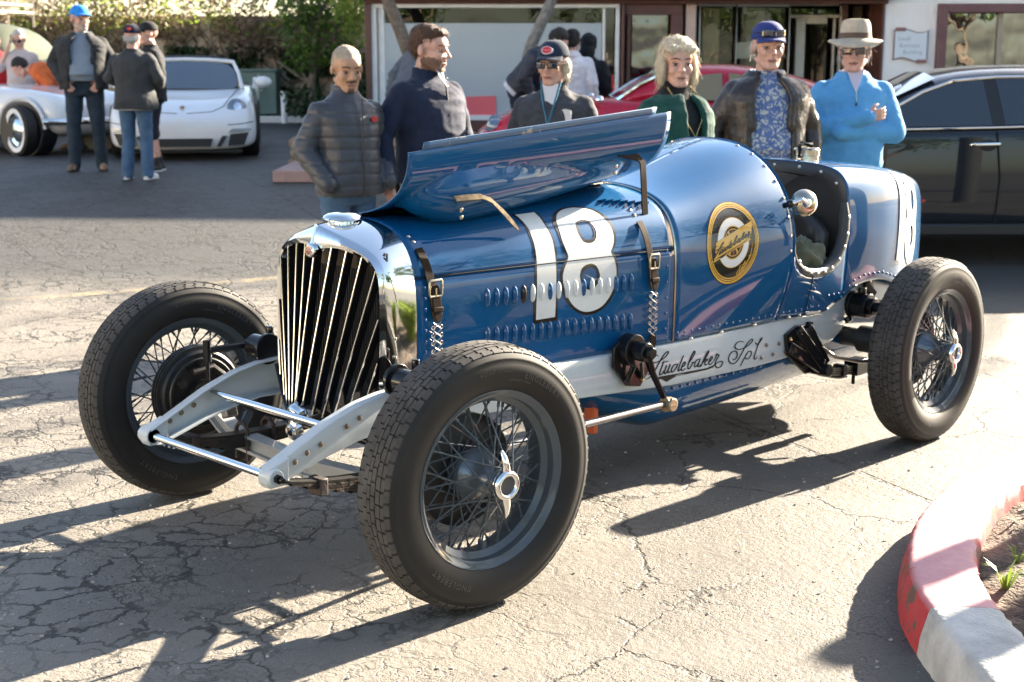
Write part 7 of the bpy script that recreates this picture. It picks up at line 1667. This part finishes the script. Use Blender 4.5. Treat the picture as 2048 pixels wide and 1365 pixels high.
mb = MB(); mb.prism([(-.025, -.030), (.0, -.020), (.03, -.024), (.0, -.036)], .005, .0065, Matrix.Translation(p.u((.105, -.145, 1.27))) @ Matrix.Rotation(R(90), 4, 'X') @ Matrix.Rotation(R(-22), 4, 'Y')); mb.build('patch_print', mat('patch_blue', (.05, .13, .4), .8), pt)
co_, T = p.cap_hat(cloth('cap_navy', (.010, .022, .045), vs=30)); mb = MB(); Ml = T @ Matrix.Translation((0, -.098, .048)) @ Matrix.Rotation(R(68), 4, 'X') @ Matrix.Diagonal((1.5, 1, 1, 1)); mb.lathe([(0, .004), (.022, .004), (.022, -.01)], 28, Ml); lo_ = mb.build('cap_patch', mat('patch_red', (.5, .015, .03), .7), co_)
mb = MB(); mb.lathe([(.0195, .0055), (.0225, .0055), (.0235, -.01)], 28, Ml); v, f = textmesh('BUGATTI', .0085); mb.add([(x, y, .0052) for x, y, z in v], f, Ml); mb.build('patch_lettering', MATS['white_cotton'], lo_, smooth=False)
p.sunglasses(); p.hair(hair_m['blond'], [((.066, .03, -.02), (.025, .045, .06)), ((-.062, .035, -.02), (.022, .04, .05)), ((0, .07, -.02), (.07, .045, .07)), ((.072, .02, -.075), (.018, .03, .03))], .006); p.trousers(ddenim); p.shoes(sole_d)
# ---- blonde woman in the green cardigan
p = Person('blonde woman in a dark green cardigan over a black turtleneck with a gold chain', 1352, 68, 7.9, 38, skin=1, yaw=-30, nod=4, girth=1.02)
p.core(stand); p.arms([((.225, .05, 1.12), (.20, .03, .90)), ((-.24, .07, 1.12), (-.22, .05, .90))]); p.head(.98, .95, True); p.finish_body(); p.face(browm['brown'])
bk = cloth('black_knit', (.010, .011, .013), vs=40); p.jacket(bk, .80, .012, .03, .050, .04, .055, .062, 'turtleneck', wrinkle(.005, 11))
gc = cloth('green_cardigan', (.008, .050, .038), (.012, .066, .05), vs=20)
def card(pp, m, mbx=None, op=.075, hem=.78, arm=.064, cuff=.046, grow=.030, name='cardigan', belly=.03, disp=None, thick=.020, collar=False, lap=0):
    """open fronted coat: a wide shell with the front gap cut out"""
    mb = MB(); g = pp.g; k = pp.k
    zs = [(hem, .178*g+grow, .128*g+grow+belly*.5), (hem+.12, .176*g+grow, .126*g+grow+belly*.7), (1.02, .166*g+grow, .122*g+grow+belly*.8), (1.14, .166*g+grow, .118*g+grow+belly*.5), (1.26, .180*g+grow, .122*g+grow), (1.32, .182*g+grow*.8, .112*g+grow), (1.37, .155*g+grow*.5, .092*g+grow*.7), (1.41, .11*g+grow*.2, .074*g+grow*.4)]
    N = 40
    for i in range(len(zs)-1):
        for j in range(N):
            a = -pi/2+2*pi*j/N
            for (z, w_, d_), (z2, w2, d2) in ((zs[i], zs[i+1]),):
                x, y = w_*math.copysign(abs(cos(a))**.85, cos(a)), d_*math.copysign(abs(sin(a))**.85, sin(a)); x2, y2 = w2*math.copysign(abs(cos(a))**.85, cos(a)), d2*math.copysign(abs(sin(a))**.85, sin(a))
                o1 = op*(1-.45*max(0, (z-1.2)/.24))+lap*max(0, (1.1-z)); 
                if sin(a) < 0 and abs(x) < o1 and abs((x+x2)/2) < o1: continue
                pp.cap(mb, (x, y-(belly*.5 if sin(a) < 0 else 0), z), thick, (x2, y2-(belly*.4 if sin(a) < 0 else 0), z2), thick if i < len(zs)-2 else thick*.8)
    for q, (el, wr) in zip((1, -1), pp.A): pp.cap(mb, (q*.166*g, .010, 1.335), arm*1.10, el, arm); pp.cap(mb, (q*.07, .018, 1.395), .042, (q*.155*g, .012, 1.352), .055); pp.cap(mb, el, arm, wr, cuff)
    return fuse(mb, name, m, pp.root, .010, 4, disp or wrinkle(.008, pp.seed))
card(p, gc); p.trousers(ddenim); p.shoes(sole_d)
p.hair(hair_m['blond'], [((0, .030, .066), (.088, .098, .072)), ((0, .06, .0), (.092, .078, .11)), ((.078, .012, -.03), (.026, .055, .085)), ((-.078, .012, -.03), (.026, .055, .085)), ((.034, -.056, .076), (.048, .036, .026)), ((-.040, -.052, .075), (.042, .036, .027))], .004, strands=(1300, .042), lift=.007)
mb = MB(); mb.tube([p.u(q) for q in ((-.085, -.03, 1.46), (-.095, -.10, 1.40), (-.06, -.155, 1.28), (-.0, -.168, 1.19), (.06, -.155, 1.28), (.095, -.10, 1.40), (.085, -.03, 1.46))], .005*p.k, 6); mb.ell(p.u((0, -.172, 1.18)), .012); mb.build('gold_chain', mat('gold', (.7, .45, .15), .25, 1.), p.root)
# ---- man in the leather jacket
def print_cloth():
    m = mat('sailing_print', (.05, .09, .24), .8, sheen=.2); n, l, b = nodes(m); tc = n.new('ShaderNodeTexCoord')
    v1 = n.new('ShaderNodeTexVoronoi'); v1.feature = 'DISTANCE_TO_EDGE'; v1.inputs['Scale'].default_value = 15; v2 = n.new('ShaderNodeTexNoise'); v2.inputs['Scale'].default_value = 52; v2.inputs['Detail'].default_value = 3
    l.new(tc.outputs['Object'], v1.inputs['Vector']); l.new(tc.outputs['Object'], v2.inputs['Vector'])
    br = n.new('ShaderNodeValToRGB'); br.color_ramp.elements[0].color = (.045, .085, .24, 1); br.color_ramp.elements[1].color = (.12, .18, .36, 1); v3 = n.new('ShaderNodeTexNoise'); v3.inputs['Scale'].default_value = 18; l.new(tc.outputs['Object'], v3.inputs['Vector']); l.new(v3.outputs[0], br.inputs[0])
    r1 = n.new('ShaderNodeValToRGB'); r1.color_ramp.elements[0].position = .47; r1.color_ramp.elements[1].position = .53; l.new(v2.outputs[0], r1.inputs[0])
    r2 = n.new('ShaderNodeValToRGB'); r2.color_ramp.elements[0].position = .03; r2.color_ramp.elements[1].position = .10; l.new(v1.outputs['Distance'], r2.inputs[0])
    mu = n.new('ShaderNodeMath'); mu.operation = 'MULTIPLY'; l.new(r1.outputs[0], mu.inputs[0]); l.new(r2.outputs[0], mu.inputs[1])
    mx = n.new('ShaderNodeMix'); mx.data_type = 'RGBA'; l.new(mu.outputs[0], mx.inputs[0]); l.new(br.outputs[0], mx.inputs[6]); mx.inputs[7].default_value = (.46, .46, .42, 1); l.new(mx.outputs[2], b.inputs['Base Color']); return m
p = Person('man in blue cap and brown leather jacket over a blue sailing print shirt', 1537, 28, 8.75, 3, skin=1, yaw=4, nod=2, girth=1.08, hat=.03, voxel=.006)
p.core(legs(.11)); p.arms([((.285, .05, 1.12), (.275, -.04, .88)), ((-.29, .05, 1.12), (-.31, -.05, .90))]); p.head(1.0, 1.08); p.finish_body(); p.face(browm['grey'])
p.jacket(print_cloth(), .94, .006, .045, .05, .04, .0, .07, 'shirt', wrinkle(.004, 3), flare=0); p.cone_collar(MATS['sailing_print'], .078, 1.43, 'shirt_collar', .28)
lj = mat('brown_leather', (.020, .014, .011), .36, col2=(.040, .028, .021), vs=14, bump=.35, bs=45, spec=.5); card(p, lj, op=.105, hem=.82, arm=.070, cuff=.054, grow=.030, name='leather_jacket', belly=.035, disp=wrinkle(.007, 2, 6, 8), lap=.10); p.cone_collar(lj, .10, 1.43, 'jacket_collar', .55)
p.trousers(cloth('grey_slacks', (.045, .043, .040), (.065, .062, .058), vs=20), .97); p.shoes(sole_d)
mb = MB(); mb.tube([p.u((.160*1.08*cos(a)+.0, -.030+.150*sin(a), .955)) for a in [2*pi*i/36 for i in range(36)]], .020*p.k, 8, closed=True, up=(0, 0, 1)); be = mb.build('belt', beltm, p.root); mb = MB(); mb.box(p.u((0, -.197, .955)), (.05, .014, .04)); mb.build('buckle', brass, be, bevel=.005)
co_, T = p.cap_hat(cloth('cap_royal', (.018, .032, .15), vs=30)); g_ = p.sunglasses(.072); p.hair(hair_m['grey'], [((.07, .03, .0), (.014, .04, .035)), ((-.07, .03, .0), (.014, .04, .035)), ((0, .07, -.005), (.065, .04, .045))], .003)
# ---- man in the light blue sweatshirt
p = Person('man with crossed arms in a light blue sweatshirt, tan brimmed hat and sunglasses', 1712, 24, 9.2, -4, skin=1, yaw=-12, nod=2, girth=1.08, hat=.075, voxel=.0052)
p.core(legs(.11)); p.arms([((.255, -.07, 1.10), (-.10, -.215, 1.105)), ((-.255, -.07, 1.10), (.060, -.245, 1.20))]); p.head(1.0, 1.05)
p.hand(p.u((.062, -.248, 1.203)), (1, .28, .16), (-.28, 1, .1), .75, 1, scale=.95); p.finish_body(); p.face(browm['grey'], False)
lb = cloth('sky_blue_sweat', (.085, .30, .56), (.10, .34, .62), vs=20); p.jacket(lb, .86, .020, .03, .068, .046, .028, .082, 'sweatshirt', wrinkle(.0055, 6), flare=-.004)
mb = MB(); mb.grid([[tuple(p.u((sx*.055*(1-t*.9), -.075-.066*t, 1.478-.13*t))) for sx in (-1, -.4, .4, 1)] for t in (0, .35, .7, 1)], flip=True); mb.build('polo_shirt', mat('pale_lilac_shirt', (.5, .48, .58), .8), p.root); p.cone_collar(MATS['pale_lilac_shirt'], .070, 1.44, 'polo_collar', .3); p.cone_collar(lb, .088, 1.43, 'sweatshirt_collar', .42)
placket(p, [(0, -.142, 1.36), (0, -.158, 1.29)], .004, nickel, 'zip'); mb = MB(); mb.ell(p.u((0, -.163, 1.272)), (.007, .006, .012)); mb.build('zip_pull', MATS['matt_black'], p.root)
mb = MB(); mb.tube([p.u((.160*1.08*cos(a), .0+.128*sin(a)-.01, .885)) for a in [2*pi*i/30 for i in range(30)]], .026*p.k, 8, closed=True, up=(0, 0, 1)); 
p.trousers(cloth('olive_slacks', (.075, .062, .042), (.10, .085, .06), vs=20), .95, disp=wrinkle(.010, 5, 9, 3)); p.shoes(sole_d); p.sunglasses(); p.hair(hair_m['grey'], [((.07, .03, -.005), (.014, .04, .03)), ((-.07, .03, -.005), (.014, .04, .03)), ((0, .07, -.01), (.06, .04, .04))], .003)
T = p.HM @ Matrix.Translation((0, .016, .058)) @ Matrix.Rotation(R(-4), 4, 'X'); mb = MB(); rows = []
for r, z, wv in ((.160, -.030, 1), (.150, -.018, .8), (.125, -.006, .4), (.096, .004, 0), (.090, .02, 0), (.087, .06, 0), (.082, .09, 0), (.070, .108, 0), (.040, .112, 0), (.012, .100, 0)):
    rows.append([tuple(T @ V((r*.93*cos(a), r*1.08*sin(a), z+wv*.022*cos(2*a)))) for a in [2*pi*j/40 for j in range(40)]])
mb.grid(rows, cv=True); hatm = cloth('hat_khaki', (.38, .32, .235), (.46, .40, .30), vs=30); ht = solid(mb.build('bucket_hat', hatm, p.root), .003); mb = MB(); rows = [[tuple(T @ V((r*.93*cos(a), r*1.08*sin(a), z))) for a in [2*pi*j/40 for j in range(40)]] for r, z in ((.0985, .006), (.0925, .022), (.0915, .036))]; mb.grid(rows, cv=True); mb.build('hat_band', mat('hat_band_brown', (.10, .06, .04), .8), ht)
# ---- far group by the white cars
p = Person('man in bright blue cap and open charcoal jacket over grey polo, hands in pockets', 158, 3, 15.6, 12, skin=1, yaw=32, girth=1.15, hat=.025, voxel=.009)
p.core(legs(.13, fwd=(.0, -.02))); p.arms([((.30, .02, 1.14), (.205, -.13, .95)), ((-.30, .02, 1.14), (-.205, -.13, .95))]); p.head(1.0, 1.1)
for q in (1, -1): p.hand(p.u((q*.195, -.14, .95)), (-q*.55, -.35, -.6), (0, 1, 0), .3, -q)
p.finish_body(); p.face(browm['grey']); gp = cloth('grey_polo', (.17, .21, .26), (.20, .24, .29), vs=20); p.jacket(gp, .95, .006, .06, .05, .04, .0, .07, 'polo_shirt', wrinkle(.004, 3), flare=0); p.cone_collar(gp, .078, 1.43, 'polo_collar', .3)
card(p, cloth('charcoal_jacket', (.018, .019, .021), (.035, .037, .04), vs=6), op=.115, hem=.88, arm=.072, cuff=.052, grow=.030, name='jacket', belly=.05, lap=.05); p.cone_collar(MATS['charcoal_jacket'], .10, 1.43, 'jacket_collar', .6)
p.trousers(ddenim); p.shoes(shoe_b, sole_d, 1.05); mb = MB(); mb.tube([p.u((.16*1.15*cos(a), -.03+.155*sin(a), .965)) for a in [2*pi*i/30 for i in range(30)]], .017*p.k, 8, closed=True, up=(0, 0, 1)); mb.build('belt', MATS['matt_black'], p.root); p.cap_hat(cloth('cap_bright_blue', (.02, .22, .62), vs=20))
p.paint(mat('grey_stubble', (.42, .32, .27), .7, col2=(.34, .27, .23), vs=90), lambda c: min(-.045-c.z, .0-c.y, c.z+.14), .010)
p = Person('man seen from behind in a loose dark grey jacket, jeans and white trainers', 262, 42, 14.6, 172, skin=1, yaw=6, girth=1.12, hat=.02, voxel=.009)
p.core(legs(.11)); p.arms([((.29, -.01, 1.14), (.20, -.24, 1.06)), ((-.29, -.01, 1.14), (-.20, -.24, 1.06))]); p.head(); p.finish_body(); p.jacket(cloth('slate_jacket', (.030, .032, .035), (.045, .047, .05), vs=8), .80, .034, .03, .076, .055, .03, .075, 'jacket', wrinkle(.014, 8, 5, 6), flare=.03)
p.trousers(denim, hemr=.068); p.shoes(shoe_w, sole_w); co_, T = p.cap_hat(cloth('cap_dark_navy', (.010, .012, .028), vs=30)); p.hair(hair_m['grey'], [((.07, .03, -.005), (.014, .04, .035)), ((-.07, .03, -.005), (.014, .04, .035)), ((0, .07, -.012), (.066, .04, .05))], .003)
mb = MB(); mb.lathe([(0, .004), (.02, .004), (.02, -.01)], 16, T @ Matrix.Translation((0, .10, .05)) @ Matrix.Rotation(R(-70), 4, 'X')); mb.build('cap_mark', MATS['red_stitch'], co_)
mb = MB(); p.sections(mb, [(.785, .21, .17, 0), (.835, .20, .165, 0)]); mb.build('shirt_tail', cloth('checked_shirt', (.15, .16, .2), (.4, .4, .42), vs=90), p.root)
p = Person('man in dark shorts and black jacket facing left behind the grey jacket', 296, 37, 15.5, -62, skin=1, girth=1.08, hat=.02, voxel=.009)
p.core(legs(.09, fwd=(-.04, .05))); p.arms([((.28, .04, 1.13), (.26, -.02, .90)), ((-.28, .04, 1.13), (-.23, -.10, .92))]); p.head(1.05); p.hand(p.u((.26, -.02, .89)), (0, -.2, -1), (-1, 0, 0), .6, -1); p.finish_body(); p.face(browm['grey']); p.jacket(cloth('black_shell', (.012, .013, .016), vs=10), .82, .026, .04, .07, .05, .04, .075, 'jacket')
p.trousers(cloth('navy_shorts', (.012, .016, .028), vs=20), length=.56, name='shorts'); p.shoes(mat('black_trainer', (.02, .02, .022), .6), sole_w); p.cap_hat(cloth('cap_black', (.014, .014, .016), vs=30))
for q, (kn, an) in zip((1, -1), p.legs):
    mb = MB(); p.cap(mb, (an[0], an[1], .10), .042, (an[0], an[1], .15), .042, 'l'); mb.build('sock', mat('black_sock', (.02, .02, .022), .9), p.root)
p = Person('white haired man in pale tee shirt holding a phone to his ear behind white roadster', 36, 58, 20.3, 12, skin=1, nod=16, yaw=-12, girth=1.12, voxel=.01)
p.core(stand); p.arms([((.27, .02, 1.12), (.24, -.14, .94)), ((-.29, -.06, 1.16), (-.135, -.10, 1.50))]); p.head(); p.hand(p.u((-.13, -.10, 1.50)), (.15, .05, 1), (1, .2, 0), .5, 1); p.finish_body(); p.face(browm['grey'], False); p.jacket(cloth('pale_pink_tee', (.42, .36, .34), (.5, .44, .42), vs=20), .84, .016, .05, .066, .056, .0, .07, 'tee_shirt', sleeve_to=.08, flare=.0); p.sunglasses(); p.trousers(denim); p.shoes(shoe_b, sole_d); p.hair(hair_m['grey'], HAIRV(.006), .005)
mb = MB(); mb.box(p.u((-.105, -.07, 1.60)), (.012, .03, .12)); o = mb.build('mobile_phone', MATS['phone_black']); o.matrix_world = p.root.matrix_world.copy(); tag(o, 'black mobile phone held to the ear of the white haired man', 'phone')
p = Person('person in an orange shirt bending over behind the white roadster', 138, 175, 19.7, -78, H=1.74, skin=1, bend=72, nod=-20, girth=1.12, voxel=.01)
p.core(legs(.10, fwd=(.0, .12))); p.arms([((.25, -.10, 1.15), (.2, -.3, 1.2)), ((-.25, -.10, 1.15), (-.2, -.3, 1.2))]); p.head(); p.finish_body(); p.jacket(cloth('orange_cotton', (.50, .10, .025), (.58, .14, .04), vs=12), .82, .022, .05, .066, .05, .02, .07, 'shirt', wrinkle(.012, 3)); p.trousers(denim); p.shoes(shoe_b, sole_d); p.hair(hair_m['black'], HAIRV(), .005)
placket(p, [(.05, .16, 1.40), (.06, .165, 1.1), (.06, .17, .95)], .012, mat('strap_beige', (.5, .4, .3), .8), 'bag_strap')
p = Person('person in a red top at the far left edge beside the sage van', -14, 62, 20.8, 25, skin=1, girth=1.1, voxel=.012)
p.core(stand); p.arms(hang); p.head(); p.finish_body(); p.jacket(cloth('red_top', (.42, .015, .02), vs=15), .82, .02, .02, .066, .05, .03, .07, 'top'); p.trousers(ddenim); p.shoes(sole_d); p.hair(hair_m['brown'], HAIRV(), .005); p.face(browm['dark'])
# ---- three people looking into the red coupe and one behind the navy pullover
p = Person('person in a navy padded jacket and dark trousers bending over the red coupe', 1043, 160, 17.4, 62, H=1.92, skin=1, bend=42, nod=10, girth=1.1, voxel=.01)
p.core(legs(.10, fwd=(.05, -.05))); p.arms([((.25, -.06, 1.12), (.2, -.25, 1.0)), ((-.25, -.06, 1.12), (-.2, -.25, 1.0))]); p.head(); p.finish_body(); p.jacket(mat('navy_puffer', (.014, .014, .026), .5, var=.15), .90, .030, .02, .076, .056, .04, .075, 'padded_jacket', quilt(.008, .07, 3)); p.trousers(cloth('navy_trousers', (.014, .018, .035), vs=12)); p.shoes(sole_d); p.hair(hair_m['black'], HAIRV(), .004)
mb = MB(); p.sections(mb, [(.845, .205, .155, 0), (.93, .20, .15, 0)]); mb.build('white_shirt_hem', MATS['white_cotton'], p.root)
p = Person('curly dark haired person in a white hooded sweatshirt with a number 9', 1145, 58, 17.3, 168, skin=1, nod=12, girth=1.12, voxel=.01)
p.core(stand); p.arms(hang); p.head(); p.finish_body()
def hood_(mb):
    for i in range(12):
        a = pi*i/11; p.cap(mb, (.085*cos(a), .03+.085*sin(a), 1.44), .026, (.06*cos(a), .05+.06*sin(a), 1.47), .026)
p.jacket(cloth('white_hoodie', (.60, .59, .62), vs=12), .84, .030, .02, .074, .055, .0, .075, 'hooded_sweatshirt', wrinkle(.010, 9), extra=hood_); p.trousers(ddenim); p.shoes(shoe_w); p.hair(hair_m['black'], HAIRV(.012), .012)
v, f = textmesh('9', .26, .0, 1); mb = MB(); Mx = Matrix.Translation(p.u((0.04, .168, 1.20))) @ Matrix.Rotation(pi, 4, 'Z') @ Matrix.Rotation(R(90), 4, 'X'); mb.add([(x*1.15, y, 0) for x, y, z in v], f, Mx); mb.build('number', mat('print_dark_green', (.008, .02, .016), .8), p.root, smooth=False)
p = Person('person in a black hooded top with red sleeve print beside the white hooded sweatshirt', 1178, 66, 17.6, 160, skin=1, nod=10, girth=1.05, voxel=.01)
p.core(stand); p.arms(hang); p.head(); 
def hoodup(mb): p.he(mb, (0, .03, .03), (.098, .115, .115)); p.he(mb, (0, .07, -.08), (.09, .08, .09))
p.finish_body(); p.jacket(cloth('black_hoodie', (.010, .011, .013), vs=12), .82, .030, .02, .072, .054, .0, .075, 'hooded_top', wrinkle(.010, 5), extra=hoodup); p.trousers(ddenim); p.shoes(sole_d)
mb = MB(); v, f = textmesh('AERO', .05, 0); 
for q in (1,):
    e, w2 = V(p.A[1][0]), V(p.A[1][1]); mb.box(p.u((-.325, .04, 1.16)), (.012, .045, .16)); 
mb.build('sleeve_print', MATS['red_stitch'], p.root)
p = Person('person in a grey jacket stooping behind the man in the navy pullover', 818, 96, 15.2, 150, H=1.72, bend=38, skin=1, nod=25, girth=1.0, voxel=.01)
p.core(stand); p.arms(hang); p.head(); p.finish_body(); p.jacket(cloth('mid_grey_jacket', (.09, .10, .12), vs=12), .84, .028, .02, .07, .054, .03, .075, 'jacket', wrinkle(.010, 5)); p.cone_collar(mat('pale_blue_collar', (.4, .5, .6), .8), .085, 1.44, 'collar', .1); p.trousers(ddenim); p.shoes(sole_d); p.hair(hair_m['brown'], HAIRV(), .005)
